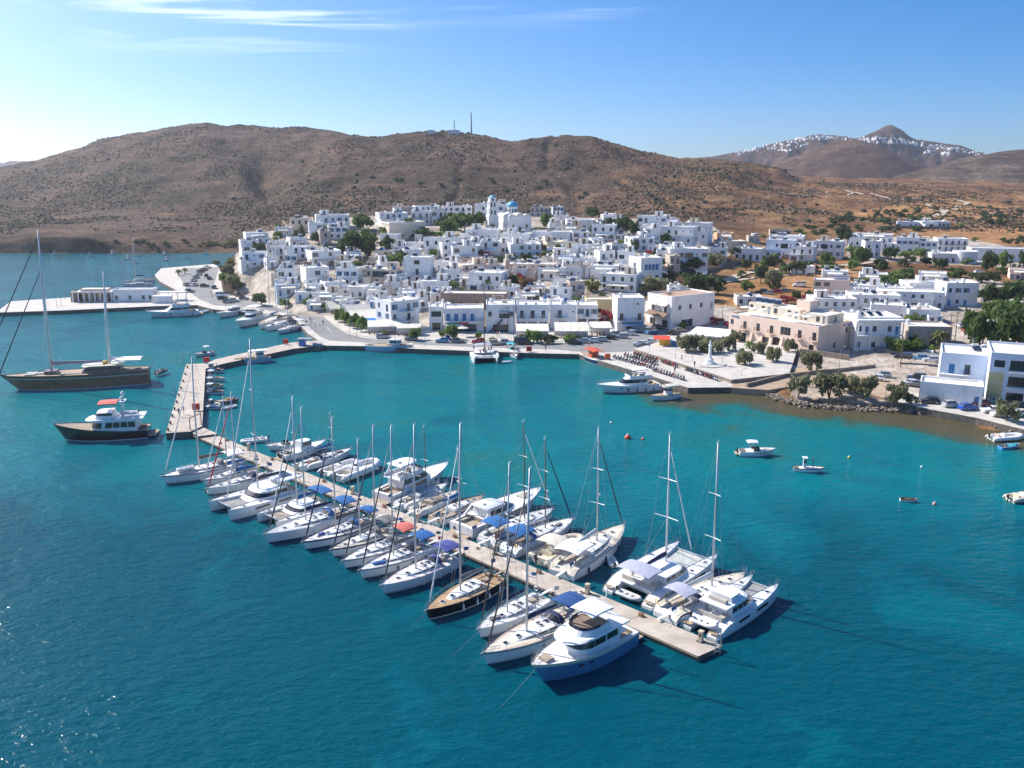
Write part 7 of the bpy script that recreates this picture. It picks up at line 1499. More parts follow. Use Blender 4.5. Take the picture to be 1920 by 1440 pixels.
VEG = '''683 433 34 46 p|668 480 52 58 p|694 482 46 40 p|727 474 34 32 d|648 482 36 34 d|556 453 22 20 d|567 448 28 11 d|592 457 24 20 d|488 476 22 30 d|766 440 32 30 p|790 449 26 50 p|812 452 22 40 d|843 443 34 50 p|872 433 36 54 p|894 428 32 40 p|852 421 24 50 p|830 430 26 40 d|1025 430 32 28 g|736 503 28 42 g|752 494 26 32 d|720 500 20 26 g
810 520 18 32 g|852 547 24 40 g|840 538 18 28 r|905 486 18 26 r|978 530 24 40 r|986 547 28 44 b|962 540 28 26 d|950 497 22 52 d|982 494 20 44 d|1006 492 16 50 b|1110 412 26 40 d|1146 433 26 32 d|1167 438 34 44 d|1187 444 30 32 d|1215 442 14 26 g|1247 457 20 30 g|1118 448 24 26 d|1190 472 26 16 o|1226 480 14 26 g
1250 528 30 52 d|1300 507 26 38 d|1226 550 36 54 o|1300 554 44 64 d|1347 552 36 34 d|1326 547 34 44 d|1110 548 34 40 y|1160 510 14 36 g|1222 568 26 46 o|1140 608 30 40 r|1152 604 22 24 r|1338 497 24 38 o|1380 482 20 26 d|1400 507 22 30 d|1440 507 28 34 d|1426 532 38 40 d|1450 542 40 34 o|1480 512 24 40 d|1500 514 26 30 d|1470 514 16 20 g|1402 548 24 32 g
1545 502 32 24 g|1522 507 20 44 d|1562 507 18 54 d|1606 498 38 46 g|1580 458 38 34 d|1652 511 26 26 d|1562 551 16 24 g|1540 551 12 22 d|1622 538 20 48 g|1652 538 26 48 g|1682 534 30 48 g|1704 528 26 34 d|1475 570 18 34 r|1512 570 18 28 r|1495 563 18 24 d|1518 563 20 22 d|1402 568 16 44 g|1840 660 76 70 p|1882 655 86 84 p|1915 645 86 70 p|1818 645 70 50 p|1866 612 54 80 p|1945 650 90 70 p
1860 580 50 64 d|1902 574 52 66 d|1680 664 32 46 g|1702 664 28 34 g|1722 664 32 34 g|1782 670 26 54 g|1746 664 20 30 g|1715 608 28 50 g|1662 598 16 38 g|1712 650 28 16 y|1760 505 22 30 d|1735 500 20 26 d|1790 520 20 34 d|1850 510 40 40 d|1880 505 36 36 g|1915 510 40 24 d|1700 490 24 40 g|1725 488 24 34 g|1670 488 26 30 d|1695 500 18 30 d|1840 530 24 50 d
410 508 24 28 y|426 518 24 28 o|436 538 26 28 o|446 548 26 24 d|420 532 22 26 g|404 522 18 22 y|432 500 18 24 y|660 520 14 22 d|745 548 16 24 g|905 545 16 24 g|930 560 14 20 d|1085 478 18 22 d|1010 440 14 20 g|880 470 14 18 d|700 455 18 22 d|620 470 14 18 d|548 478 14 20 d|770 506 14 22 r|1240 500 16 24 d|1020 470 12 18 d|1150 480 12 16 d'''
for it in VEG.replace('\n', '|').split('|'):
    a = it.split(); tree(float(a[0]), float(a[1]), float(a[2]), float(a[3]), a[4])
for it in '490 572 24 38 d|535 579 22 30 g|556 574 20 24 g|580 582 26 28 g|612 588 22 24 g|636 603 26 30 g|650 609 26 28 g|664 615 30 30 g|677 621 30 30 g|778 637 24 28 g|828 634 16 13 g|848 637 30 36 g|898 637 16 15 g|1000 643 26 34 g|1030 644 20 36 d|1068 643 22 36 g|985 642 16 22 d|720 632 16 22 y|925 640 12 22 o|1280 618 16 20 g|1300 606 12 16 r|1342 608 16 30 r|1366 616 16 26 r'.split('|'):
    a = it.split(); tree(float(a[0]), float(a[1]), float(a[2]), float(a[3]), a[4], quay=True)
for it in '1287 662 38 42 o|1304 658 34 36 o|1332 664 32 48 o|1366 660 34 30 o|1396 686 34 36 o|1380 642 26 24 o|1448 680 34 32 o|1480 662 30 28 o|1422 665 28 26 o|1521 695 40 42 o'.split('|'):
    a = it.split(); tree(float(a[0]), float(a[1]), float(a[2]), float(a[3]), a[4], z=QZ + .5)
for px, py, hp, wp, lb in ((1497, 741, 46, 44, 'leftmost tamarisk on the little beach'), (1555, 743, 50, 64, 'wide tamarisk on the beach, second from left'), (1617, 745, 50, 56, 'round tamarisk on the beach, third from left'), (1583, 735, 40, 40, 'tamarisk standing behind the two wide beach trees'), (1682, 757, 44, 46, 'lone tamarisk leaning at the right end of the beach'), (1887, 790, 46, 46, 'tamarisk on the shore at the right edge among parked cars'), (1708, 758, 20, 26, 'low shrub beside the white annex')):
    tree(px, py, hp, wp, 'o', lb, z=1.36)
# dark groves in the dry valley and on the far fields
rng = random.Random(3); nb = 0
for x0, x1, y0, y1, n, kd in ((1520, 1750, 398, 436, 46, 'd'), (1500, 1600, 425, 440, 10, 'd'), (1840, 1925, 398, 425, 16, 'd'), (1640, 1730, 408, 418, 10, 'g'), (1880, 1925, 448, 462, 8, 'd'), (1760, 1840, 448, 456, 8, 'g'), (370, 442, 456, 464, 12, 'y'), (150, 360, 452, 464, 10, 'd'), (640, 1200, 330, 380, 14, 'd'), (1330, 1520, 436, 446, 10, 'g')):
    for i in range(n):
        px, py = rng.uniform(x0, x1), rng.uniform(y0, y1); py = py + (x1 - px) / (x1 - x0) * 14 - 4 if n == 46 else py; s_ = rng.uniform(8, 15); tree(px, py, s_ * .75, s_ * rng.uniform(1, 1.7), kd)
for i in range(46):                                              # garden trees between the houses
    px, py = rng.uniform(520, 1320), rng.uniform(425, 585)
    if py > 560 and px < 720 or px > 1200 and py > 560 or px < 560 and py > 500: continue
    s_ = rng.uniform(13, 24); tree(px, py, s_ * rng.uniform(.75, 1.1), s_ * rng.uniform(1.0, 1.6), rng.choice('gggdpyr'))
for i in range(16): s_ = rng.uniform(16, 28); tree(rng.uniform(1380, 1900), rng.uniform(488, 560), s_ * .8, s_ * rng.uniform(1.1, 1.7), rng.choice('ggd'))
# palms
def palm(label, px, py, hp, z=None, quay=False):
    g = P(px, py, z) if z is not None else (P(px, py, QZ) if quay else PT(px, py)); H = hp * g.y / F_PX; t = thing('palm_tree', label, 'palm', g, random.uniform(0, 6)); th = H * .62
    MB().path([(0, 0, -.2), (.08, 0, th * .5), (0, .06, th)], [.26, .2, .22], 7).obj('trunk', BARK, t)
    m = MB(); fl = H * .42
    for i in range(20):
        a = i * 2.4; e = .9 - 1.3 * (i / 20); pts = [Vector((math.cos(a) * fl * u * math.cos(e) , math.sin(a) * fl * u * math.cos(e), th + fl * (math.sin(e) * u - .75 * u * u))) for u in (0, .3, .6, .85, 1)]
        sd = Vector((-math.sin(a), math.cos(a), 0))
        for j in range(4):
            for s_ in (-1, 1):
                w0, w1 = fl * (.16, .2, .17, .10, .0)[j], fl * (.16, .2, .17, .10, .0)[j+1]; m.face([pts[j], pts[j+1], pts[j+1] + sd * s_ * w1 - Vector((0, 0, w1 * .7)), pts[j] + sd * s_ * w0 - Vector((0, 0, w0 * .7))])
    m.obj('fronds', LEAF['y' if hp > 35 else 'g'], t)
palm('tall palm tree beside the beige garage', 1762, 652, 48); palm('palm tree behind the plaza canopy', 1405, 660, 30); palm('palm tree left of the cream mansion', 719, 448, 32); palm('left palm on the ferry quay', 335, 517, 17, quay=True); palm('right palm on the ferry quay', 347, 514, 17, quay=True); palm('small palm beside the far villa', 1801, 428, 14)
def label_trees():
    zn = [('on the ferry quay slope', lambda x, y: x < 470), ('along the waterfront promenade', lambda x, y: 560 < y < 650 and 470 <= x < 1110 and True), ('on the plaza', lambda x, y: 636 < y < 700 and 1270 < x < 1530), ('in the big right-hand grove', lambda x, y: x > 1800 and 560 < y < 670), ('beside the pink hotel road', lambda x, y: x > 1600 and 560 < y < 700),
          ('in the dry valley', lambda x, y: x > 1490 and y < 445), ('on the brown hillside', lambda x, y: y < 386), ('around the orange field', lambda x, y: x > 1290 and 470 < y < 620), ('among the right-hand houses', lambda x, y: x > 1290), ('left of the church', lambda x, y: x < 760), ('around the church', lambda x, y: x < 1040 and y < 470), ('among the central houses', lambda x, y: x < 1040), ('right of the church', lambda x, y: True)]
    B = {}
    for t in TREES:
        if t[5]: continue
        z = next(n for n, f in zn if f(t[1], t[2])); k = KN[t[3]] if t[4] != 'cypress' else 'slim dark cypress'
        if t[4] == 'bush' and 'shrub' not in k and 'bougain' not in k: k = k.replace(' tree', '').replace('pine', 'pine').replace('tamarisk', '').strip() + ' bush'
        B.setdefault((z, k), []).append(t)
    for (z, k), ts in B.items():
        ts.sort(key=lambda t: t[1])
        for i, t in enumerate(ts): t[0]['label'] = '%s %s%s' % (k, z, '' if len(ts) == 1 else (', leftmost of its kind' if i == 0 else (', rightmost of its kind' if i == len(ts) - 1 else ', %s of its kind from the left' % ordi(i + 1))))
label_trees()
# scrub and stones on the open hillside: too many to count
def scatter(name, n, y0, y1, s0, s1, size, mats, seed, dens, zmin=3.5, flat=.6, seg=5):
    rs = np.random.RandomState(seed); s = rs.uniform(s0, s1, n * 3); Y = y0 + (y1 - y0) * rs.rand(n * 3) ** .9; X = s * Y; Z = TZ(X, Y); k = (dens(X, Y) > rs.rand(n * 3)) & (Z > zmin); X, Y, Z = X[k][:n], Y[k][:n], Z[k][:n]; n = len(X)
    r = rs.uniform(size[0], size[1], n) ** 1.0; a0 = rs.rand(n) * 6.28; ang = np.arange(seg) * 2 * math.pi / seg
    jit = rs.uniform(.7, 1.3, (n, seg)); rx = np.cos(ang[None] + a0[:, None]) * r[:, None] * jit; ry = np.sin(ang[None] + a0[:, None]) * r[:, None] * jit
    low = np.stack([X[:, None] + rx, Y[:, None] + ry, np.repeat(Z[:, None] - .25, seg, 1)], -1); mid = np.stack([X[:, None] + rx * .75, Y[:, None] + ry * .75, Z[:, None] + (r * flat)[:, None] * rs.uniform(.6, 1.1, (n, seg))], -1)
    top = np.stack([X + rs.uniform(-.2, .2, n) * r, Y, Z + r * flat * 1.25], -1)[:, None]
    V = np.concatenate([low, mid, top], 1); per = 2 * seg + 1; base = (np.arange(n) * per)[:, None]
    j = np.arange(seg); jn = (j + 1) % seg; q = np.stack([j, jn, seg + jn, seg + j], 1).reshape(-1); tr = np.stack([seg + j, seg + jn, np.full(seg, 2 * seg)], 1).reshape(-1)
    li = np.concatenate([base + q[None], base + tr[None]], 1).astype(np.int32); ls = np.concatenate([np.arange(seg) * 4, seg * 4 + np.arange(seg) * 3])[None] + (np.arange(n) * seg * 7)[:, None]
    me = bpy.data.meshes.new(name); me.vertices.add(n * per); me.vertices.foreach_set('co', V.astype(np.float32).reshape(-1)); me.loops.add(li.size); me.loops.foreach_set('vertex_index', li.reshape(-1)); me.polygons.add(n * seg * 2); me.polygons.foreach_set('loop_start', ls.astype(np.int32).reshape(-1))
    me.materials.append(mats); me.update(calc_edges=True); me.validate(); return tag(link(name, me), kind='stuff')
SCRUB = hill_mat('scrub_bushes', [(.045, .042, .022), (.075, .062, .035), (.11, .08, .05)], 1.5, False, .3); ROCK = mat('pale_hill_rocks', (.30, .25, .215), .95, var=.4, vscale=.6)
o = scatter('hillside_scrub', 24000, 545, 1150, -.62, .62, (.4, 1.35), SCRUB, 3, lambda X, Y: np.clip((fbm(X / 55, Y / 55, 4) - .43) * 7, .04, 1))
tag(o, 'low dark scrub dotting the brown hillside', 'scrub')
o = scatter('hillside_bushes', 900, 560, 1100, -.6, .6, (1.4, 3.0), leafmat('hill_bush_green', (.085, .10, .045), (.045, .055, .025)), 4, lambda X, Y: np.clip((fbm(X / 60, Y / 60, 3) - .5) * 4, 0, 1)); tag(o, 'larger green bushes scattered over the brown hillside', 'bushes')
o = scatter('hillside_rocks', 9000, 545, 1150, -.62, .62, (.35, 1.1), ROCK, 5, lambda X, Y: np.clip((fbm(X / 25 + 9, Y / 25, 4) - .42) * 3, .02, 1), flat=.45); tag(o, 'pale stones strewn over the brown hillside', 'rocks')
def rocks(name, lab, path, n, seed, size=(.16, .38), spread=.8):
    rs = random.Random(seed); m = MB(); pts = [P(*p, .2) for p in path]
    for i in range(n):
        k = rs.randrange(len(pts) - 1); c = pts[k].lerp(pts[k+1], rs.random()) + Vector((rs.gauss(0, spread), rs.gauss(0, spread), rs.uniform(-.2, .5))); r = rs.uniform(*size); a = rs.random() * 6
        m.loft([[(c.x + r * f * math.cos(a + j * 1.2566) * rs.uniform(.75, 1.2), c.y + r * f * math.sin(a + j * 1.2566) * rs.uniform(.75, 1.2), c.z + z_ * r) for j in range(5)] for f, z_ in ((.8, -.5), (1, 0), (.55, .5))])
    tag(m.obj(name, STONE), lab, 'rocks', kind='stuff')
rocks('shore_rocks', 'loose grey boulders edging the little beach', [(1372, 730), (1440, 735), (1462, 748), (1500, 758), (1580, 766), (1690, 769)], 700, 1); rocks('shore_rocks', 'boulders at the foot of the motorbike quay', [(1285, 728), (1320, 731), (1372, 728)], 120, 2); rocks('shore_rocks', 'stones along the right-hand road edge', [(1700, 770), (1780, 781), (1850, 795), (1925, 818)], 160, 3, (.2, .45), .5)
# pale footpaths
def path_strip(pix, wd, name='path', m_=SAND):
    pts = [PT(*p) for p in pix]; q = []
    for a, b in zip(pts[:-1], pts[1:]): q += [a.lerp(b, i / 8) for i in range(8)]
    q.append(pts[-1]); L_, R__ = [], []
    for i, p in enumerate(q):
        d = (q[min(i + 1, len(q) - 1)] - q[max(i - 1, 0)]); n = Vector((-d.y, d.x, 0)).normalized() * wd
        for s_, o in ((1, L_), (-1, R__)): v = p + n * s_; o.append((v.x, v.y, max(T(v.x, v.y), T(p.x, p.y)) + .15))
    m = MB(); [m.face([R__[i], R__[i+1], L_[i+1], L_[i]]) for i in range(len(q) - 1)]; tag(m.obj(name, m_), kind='structure')
PTH = mat('dusty_track', (.52, .42, .32), .95, var=.2, vscale=.3)
for pix, wd in (([(1760, 405), (1790, 392), (1815, 380), (1790, 372)], 2.5), ([(1700, 420), (1745, 408), (1770, 395), (1740, 383), (1660, 370), (1560, 352)], 1.8), ([(1310, 540), (1400, 512), (1480, 505), (1560, 500), (1640, 492)], 2.0), ([(1460, 362), (1600, 362), (1720, 372)], 1.6), ([(1340, 532), (1420, 520), (1560, 512), (1640, 510)], 1.2)): path_strip(pix, wd, 'path', PTH)
# ------------------------------------------------------------------ cars, scooters, people, poles
def carpaint(n, c): return mat('car_' + n, c, .22, .15, coat=.7)
CARC = {'white': (.78, .78, .77), 'silver': (.42, .44, .46), 'grey': (.17, .18, .19), 'black': (.015, .016, .018), 'red': (.42, .02, .02), 'blue': (.02, .09, .42), 'light blue': (.12, .30, .48), 'dark red': (.20, .015, .025), 'green': (.10, .28, .24), 'beige': (.45, .38, .28)}
TYRE = mat('tyre_rubber', (.02, .02, .02), .9); HUB = mat('wheel_hub', (.4, .4, .42), .35, .7); LAMP = mat('headlamp_glass', (.7, .7, .68), .1); TLAMP = mat('tail_lamp', (.4, .01, .01), .2)
_car = {}
def car_meshes(kind):
    if kind in _car: return _car[kind]
    L, W, H = {'car': (3.9, 1.66, 1.46), 'suv': (4.4, 1.8, 1.72), 'van': (4.9, 1.9, 2.1)}[kind]; w = W / 2; b = MB()
    pr = {'car': [(0, .45), (.03, .85), (.20, .93), (.72, .90), (.97, .72), (1, .42)], 'suv': [(0, .5), (.02, 1.02), (.2, 1.05), (.72, 1.02), (.97, .88), (1, .5)], 'van': [(0, .5), (.01, 1.15), (.2, 1.15), (.80, 1.12), (.97, .85), (1, .5)]}[kind]
    for s in (1,):
        rings = []
        for x, z in pr: f = .93 if x in (0, 1) else 1.0; rings.append([(x * L, -w * f, .26), (x * L, -w * f, z * .75), (x * L, -w * f * .94, z), (x * L, w * f * .94, z), (x * L, w * f, z * .75), (x * L, w * f, .26)])
        b.loft(rings, True, True)
    zb = pr[2][1] - .03; cab = {'car': (.04, .68, .14, .52), 'suv': (.02, .70, .06, .55), 'van': (.01, .80, .02, .66)}[kind]
    def ring(f): x0, x1, a0, a1 = (v * L for v in cab); u0, u1 = x0 + (a0 - x0) * f, x1 + (a1 - x1) * f; ww = w * .93 - f * .14; z = zb + (H - zb) * f; return [(u0, -ww, z), (u1, -ww, z), (u1, ww, z), (u0, ww, z)]
    b.loft([ring(0), ring(.25)], True, False); b.loft([ring(.86), ring(1)], True, True); body = b.mesh('body', [carpaint('white', CARC['white'])])
    for k in range(4):
        pass
    g = MB(); r0, r1 = ring(.26), ring(.86); g.loft([[(x, y * .985, z) for x, y, z in r0], [(x, y * .985, z) for x, y, z in r1]], True, False); gl = g.mesh('window', [GLASS])
    p = MB()
    for x in ((cab[0] * L + cab[2] * L) / 2 + .2, L * .33, (cab[1] * L + cab[3] * L) / 2 - .15):
        for s in (-1, 1): y = s * (w * .93 - .08); p.box(x - .05, x + .05, min(y, y + s * .025), max(y, y + s * .025), zb + (H - zb) * .24, H - .06)
    pil = p.mesh('pillar', [carpaint('white', CARC['white'])])
    t = MB(); t.path([(0, -.1, 0), (0, .1, 0)], .31, 12); t.mat(1).path([(0, -.115, 0), (0, .115, 0)], .19, 8); wh = t.mesh('wheel', [TYRE, HUB])
    hl = MB().box(L * .955, L * .99, -w * .85, -w * .5, pr[4][1] * .8, pr[4][1] * .97).mesh('headlamp', [LAMP]); hr = MB().box(L * .955, L * .99, w * .5, w * .85, pr[4][1] * .8, pr[4][1] * .97).mesh('headlamp', [LAMP])
    _car[kind] = (L, w, body, gl, pil, wh, hl, hr); return _car[kind]
def car(label, col, g, rz, kind='car', group=None, name=None):
    L, w, body, gl, pil, wh, hl, hr = car_meshes(kind); c, s = math.cos(rz), math.sin(rz)
    t = thing(name or {'car': 'parked_car', 'suv': 'parked_suv', 'van': 'parked_van'}[kind], label, {'car': 'car', 'suv': 'car', 'van': 'van'}[kind], (g.x - c * L / 2, g.y - s * L / 2, g.z), rz, group)
    m = carpaint(col, CARC[col])
    for me, n in ((body, 'body'), (pil, 'pillar')): o = link(n, me, t); o.material_slots[0].link = 'OBJECT'; o.material_slots[0].material = m
    link('window', gl, t); link('headlamp', hl, t); link('headlamp', hr, t)
    for x in (L * .19, L * .81):
        for y in (-w + .1, w - .1): link('wheel', wh, t, (x, y, .31))
ROWS = [('along the waterfront road', QZ + .02, 'cars parked along the waterfront road', [(718, 634.5, 'silver', 0), (771, 638, 'grey', 180), (829, 642, 'light blue', 175), (859, 642.5, 'grey', 0), (897, 643, 'red', 180), (930, 646.5, 'beige', 0), (950, 645, 'silver', 0), (980, 645, 'black', 0, 'van'), (840, 637.5, 'blue', 90)]),
        ('in the slanted row before the cream canopies', QZ + .02, 'cars parked before the canopies', [(1073, 644, 'black', 160), (1092, 643, 'silver', 165), (1111, 642, 'white', 165), (1127, 640, 'silver', 165), (1142, 636, 'black', 165), (1165, 634, 'silver', 165), (1180, 628, 'white', 165), (1186, 622, 'silver', 165), (1198, 619, 'grey', 150), (1150, 629, 'silver', 165)]),
        ('on the central square', QZ + .02, 'cars on the central square', [(1221, 625, 'light blue', 40, 'van'), (1207, 617, 'black', 60), (1232, 616, 'grey', 45), (1199, 648, 'white', 160), (1217, 644, 'white', 160), (1206, 652, 'grey', 160), (1263, 627, 'black', 20), (1275, 622, 'grey', 20)]),
        ('by the water at far right', 1.43, 'cars parked at the right shore', [(1743, 756, 'black', 170), (1785, 763, 'silver', 5), (1815, 768, 'blue', 10), (1836, 760, 'dark red', 175), (1857, 757, 'green', 175), (1860, 774, 'white', 175), (1877, 781, 'white', 175), (1902, 781, 'white', 185), (1913, 766, 'black', 175)]),
        ('in the sandy lot behind the beach', 1.37, 'cars in the sandy lot', [(1655, 707, 'silver', 160), (1643, 713, 'white', 150), (1718, 713, 'black', 165, 'suv'), (1703, 722, 'white', 150), (1716, 724, 'grey', 150)]),
        ('on the road behind the pale blue house', 2.61, 'cars on the back road', [(1693, 673, 'black', 165, 'suv'), (1725, 675, 'light blue', 165), (1745, 678, 'white', 165)]),
        ('on the ferry quay', QZ + .02, 'cars on the ferry quay', [(352, 536, 'grey', 60), (362, 528, 'white', 60), (367, 522, 'silver', 60), (372, 516, 'white', 60), (376, 511, 'black', 60), (383, 507, 'silver', 60), (389, 503, 'white', 60), (388, 519, 'black', 100), (393, 524, 'grey', 100), (382, 507.5, 'grey', 60), (365, 536, 'white', 70), (384, 538, 'black', 20), (402, 541, 'grey', 100), (417, 557, 'white', 0, 'van'), (431, 553, 'grey', 10), (428, 568, 'grey', 0), (418, 562, 'black', 0), (450, 556, 'black', 0), (458, 562, 'grey', 10), (356, 548, 'black', 10), (440, 566, 'silver', 0)]),
        ('in the lot by the orange field', None, 'cars by the orange field', [(1428, 550, 'black', 165, 'suv'), (1441, 552, 'silver', 160), (1455, 550, 'red', 165), (1468, 548, 'grey', 165), (1498, 538, 'white', 175, 'van')]),
        ('on the hillside street at left', None, 'cars on the hillside street', [(652, 494, 'silver', 10), (664, 492, 'white', 10), (676, 490, 'grey', 10), (700, 488, 'black', 10), (1130, 455, 'grey', 0), (1010, 432, 'white', 0), (1022, 433, 'grey', 0)]),
        ('under the big grove', None, 'cars under the grove', [(1810, 622, 'red', 80), (1800, 614, 'white', 80), (1913, 643, 'red', 60), (1835, 512, 'white', 0), (1770, 515, 'green', 0)])]
for ph, z, grp, L_ in ROWS:
    L_ = sorted(L_, key=lambda c: c[0])
    for i, c in enumerate(L_):
        g = P(c[0], c[1], z) if z is not None else PT(c[0], c[1]); kd = c[4] if len(c) > 4 else 'car'
        same = [k for k in L_ if k[2] == c[2] and (k[4] if len(k) > 4 else 'car') == kd]; j = same.index(c); pos = '' if len(same) == 1 else (', leftmost such' if j == 0 else (', rightmost such' if j == len(same) - 1 else ', %s such from left' % ordi(j + 1)))
        car('%s %s parked %s%s' % (c[2], {'car': 'hatchback', 'suv': 'off-roader', 'van': 'van'}[kd], ph, pos), c[2], g, R(c[3]), kd, grp)
# scooters on the diagonal quay
SC = [mat('scooter_%d' % i, c, .4, coat=.3) for i, c in enumerate([(.02, .02, .022), (.35, .02, .02), (.5, .5, .5), (.03, .06, .16), (.6, .58, .55)])]
_scm = []
for mm_ in SC:
    m = MB(); m.mat(0); m.loft([[(-.75, -.12, .45), (-.75, .12, .45), (-.7, .1, .75), (-.7, -.1, .75)], [(-.1, -.16, .35), (-.1, .16, .35), (-.15, .14, .72), (-.15, -.14, .72)], [(.1, -.14, .28), (.1, .14, .28), (.1, .14, .36), (.1, -.14, .36)], [(.42, -.16, .3), (.42, .16, .3), (.42, .16, .4), (.42, -.16, .4)]]); m.loft([[(.42, -.17, .3), (.42, .17, .3), (.50, .17, .3), (.50, -.17, .3)], [(.36, -.14, 1.0), (.36, .14, 1.0), (.44, .14, 1.0), (.44, -.14, 1.0)]])
    m.mat(1).box(-.75, -.1, -.13, .13, .75, .84); m.path([(-.5, -.05, .27), (-.5, .05, .27)], .27, 10); m.path([(.62, -.05, .27), (.62, .05, .27)], .27, 10); m.tube((.62, 0, .27), (.38, 0, 1.05), .04, n=5); m.tube((.36, -.34, 1.06), (.36, .34, 1.06), .025, n=4)
    _scm.append(m.mesh('scooter', [mm_, OUTB]))
rng = random.Random(9)
for lb, a, b, n, da in (('outer', (1152, 672), (1226, 692), 14, 60), ('second', (1172, 668), (1230, 684), 12, 60), ('third', (1190, 666), (1230, 677), 8, 60), ('lower', (1224, 695), (1282, 713), 12, 60), ('red', (1242, 681), (1268, 689), 7, 100), ('wall-side', (1284, 694), (1344, 714), 14, 100), ('promenade', (1008, 641), (1034, 642), 5, 80)):
    for i in range(n):
        t_ = i / (n - 1); p = P(a[0] + (b[0] - a[0]) * t_, a[1] + (b[1] - a[1]) * t_, QZ + .004); o = link('scooter', _scm[1 if lb == 'red' and i % 3 else rng.randrange(5)], None, p, R(da + rng.uniform(-12, 12)))
        tag(o, 'scooter parked in the %s row on the quay, %s from its left end' % (lb if lb != 'promenade' else 'short promenade', ordi(i + 1)), 'scooter', 'scooters parked on the quay')
# coiled ropes and hoses lying on the jetty
for i in range(12):
    p = jl0.lerp(jr0, rng.uniform(.2, .8)) + _d2 * (8 + i * 8.3 + rng.uniform(-2, 2)); m = MB()
    for k in range(3): m.ring((0, 0, .04 + k * .05), (0, 0, 1), .34 - k * .06, .045, 10)
    hose = i % 3 == 0; tag(m.obj('water_hose' if hose else 'rope_coil', [BLUEC, ROPE, RUBD][0 if hose else 1 + i % 2], None, (p.x, p.y, JZ + .01)), '%s on the jetty deck, %s coil from the pier end' % ('blue water hose' if hose else 'coiled mooring rope', ordi(i + 1)), 'hose' if hose else 'rope', 'coils on the jetty')
# people
def person_mesh(pose, cols, key):
    J = {'stand': dict(pel=(0, 0, .95), ch=(0, 0, 1.35), nk=(0, 0, 1.5), hd=(0, .02, 1.64), sl=(.19, 0, 1.42), el=(.25, .02, 1.13), hl=(.24, -.08, .88), sr=(-.19, 0, 1.42), er=(-.25, .04, 1.13), hr=(-.25, -.06, .88), kl=(.10, -.06, .5), fl=(.11, .03, .07), tl=(.12, -.14, .04), kr=(-.10, .02, .5), fr=(-.11, .16, .09), tr=(-.11, 0, .04)),
         'sit': dict(pel=(0, 0, .12), ch=(0, .05, .52), nk=(0, .04, .68), hd=(0, 0, .82), sl=(.19, .04, .6), el=(.25, -.06, .34), hl=(.18, -.3, .25), sr=(-.19, .04, .6), er=(-.25, -.06, .34), hr=(-.18, -.3, .25), kl=(.13, -.42, .34), fl=(.14, -.62, .03), tl=(.14, -.78, .03), kr=(-.13, -.42, .34), fr=(-.14, -.62, .03), tr=(-.14, -.78, .03))}[pose]
    N_ = list(J); rad = dict(pel=.15, ch=.155, nk=.065, hd=.115, sl=.07, el=.05, hl=.045, sr=.07, er=.05, hr=.045, kl=.065, fl=.05, tl=.04, kr=.065, fr=.05, tr=.04)
    E_ = [('pel', 'ch'), ('ch', 'nk'), ('nk', 'hd'), ('ch', 'sl'), ('sl', 'el'), ('el', 'hl'), ('ch', 'sr'), ('sr', 'er'), ('er', 'hr'), ('pel', 'kl'), ('kl', 'fl'), ('fl', 'tl'), ('pel', 'kr'), ('kr', 'fr'), ('fr', 'tr')]
    me = bpy.data.meshes.new('p'); me.from_pydata([J[k] for k in N_], [(N_.index(a), N_.index(b)) for a, b in E_], []); o = bpy.data.objects.new('p', me); COL.objects.link(o)
    o.modifiers.new('s', 'SKIN'); o.modifiers.new('d', 'SUBSURF').levels = 1
    for i, k in enumerate(N_): me.skin_vertices[0].data[i].radius = (rad[k], rad[k] * (.75 if k in ('pel', 'ch') else 1)); me.skin_vertices[0].data[i].use_root = k == 'pel'
    dg = bpy.context.evaluated_depsgraph_get(); r = bpy.data.meshes.new_from_object(o.evaluated_get(dg)); bpy.data.objects.remove(o); r.name = 'person'
    for m_ in cols: r.materials.append(m_)
    zh, zn, zc, zp = J['hd'][2], J['nk'][2], J['ch'][2], J['pel'][2]
    for p in r.polygons:
        c = p.center; p.use_smooth = True
        if c.z > zh + .04 or (c.z > zh - .03 and c.y > J['hd'][1] + .03): p.material_index = 3
        elif c.z > zn - .01: p.material_index = 2
        elif abs(c.x) > .21 and c.z < zc - .12: p.material_index = 2
        elif c.z > zp + .03: p.material_index = 0
        else: p.material_index = 1 if (pose == 'sit' and c.y > -.4) or c.z > .5 else 2
    return r
SKIN = mat('skin', (.50, .30, .21), .6); HAIR = mat('dark_hair', (.03, .02, .015), .7)
def cl(n, c): return mat('cloth_' + n, c, .9)
PM = [(n, person_mesh('stand', [cl(n, c), cl('x' + n, c2), SKIN, HAIR], n), d) for n, c, c2, d in (('white', (.75, .75, .73), (.05, .07, .14), 'white shirt and dark shorts'), ('blue', (.06, .15, .4), (.5, .45, .36), 'blue shirt and light shorts'), ('red', (.5, .05, .05), (.05, .05, .06), 'red shirt and black shorts'), ('black', (.03, .03, .035), (.2, .2, .22), 'dark clothes'))]
PS = person_mesh('sit', [SKIN, cl('shorts', (.4, .1, .08)), SKIN, HAIR], 'sit')
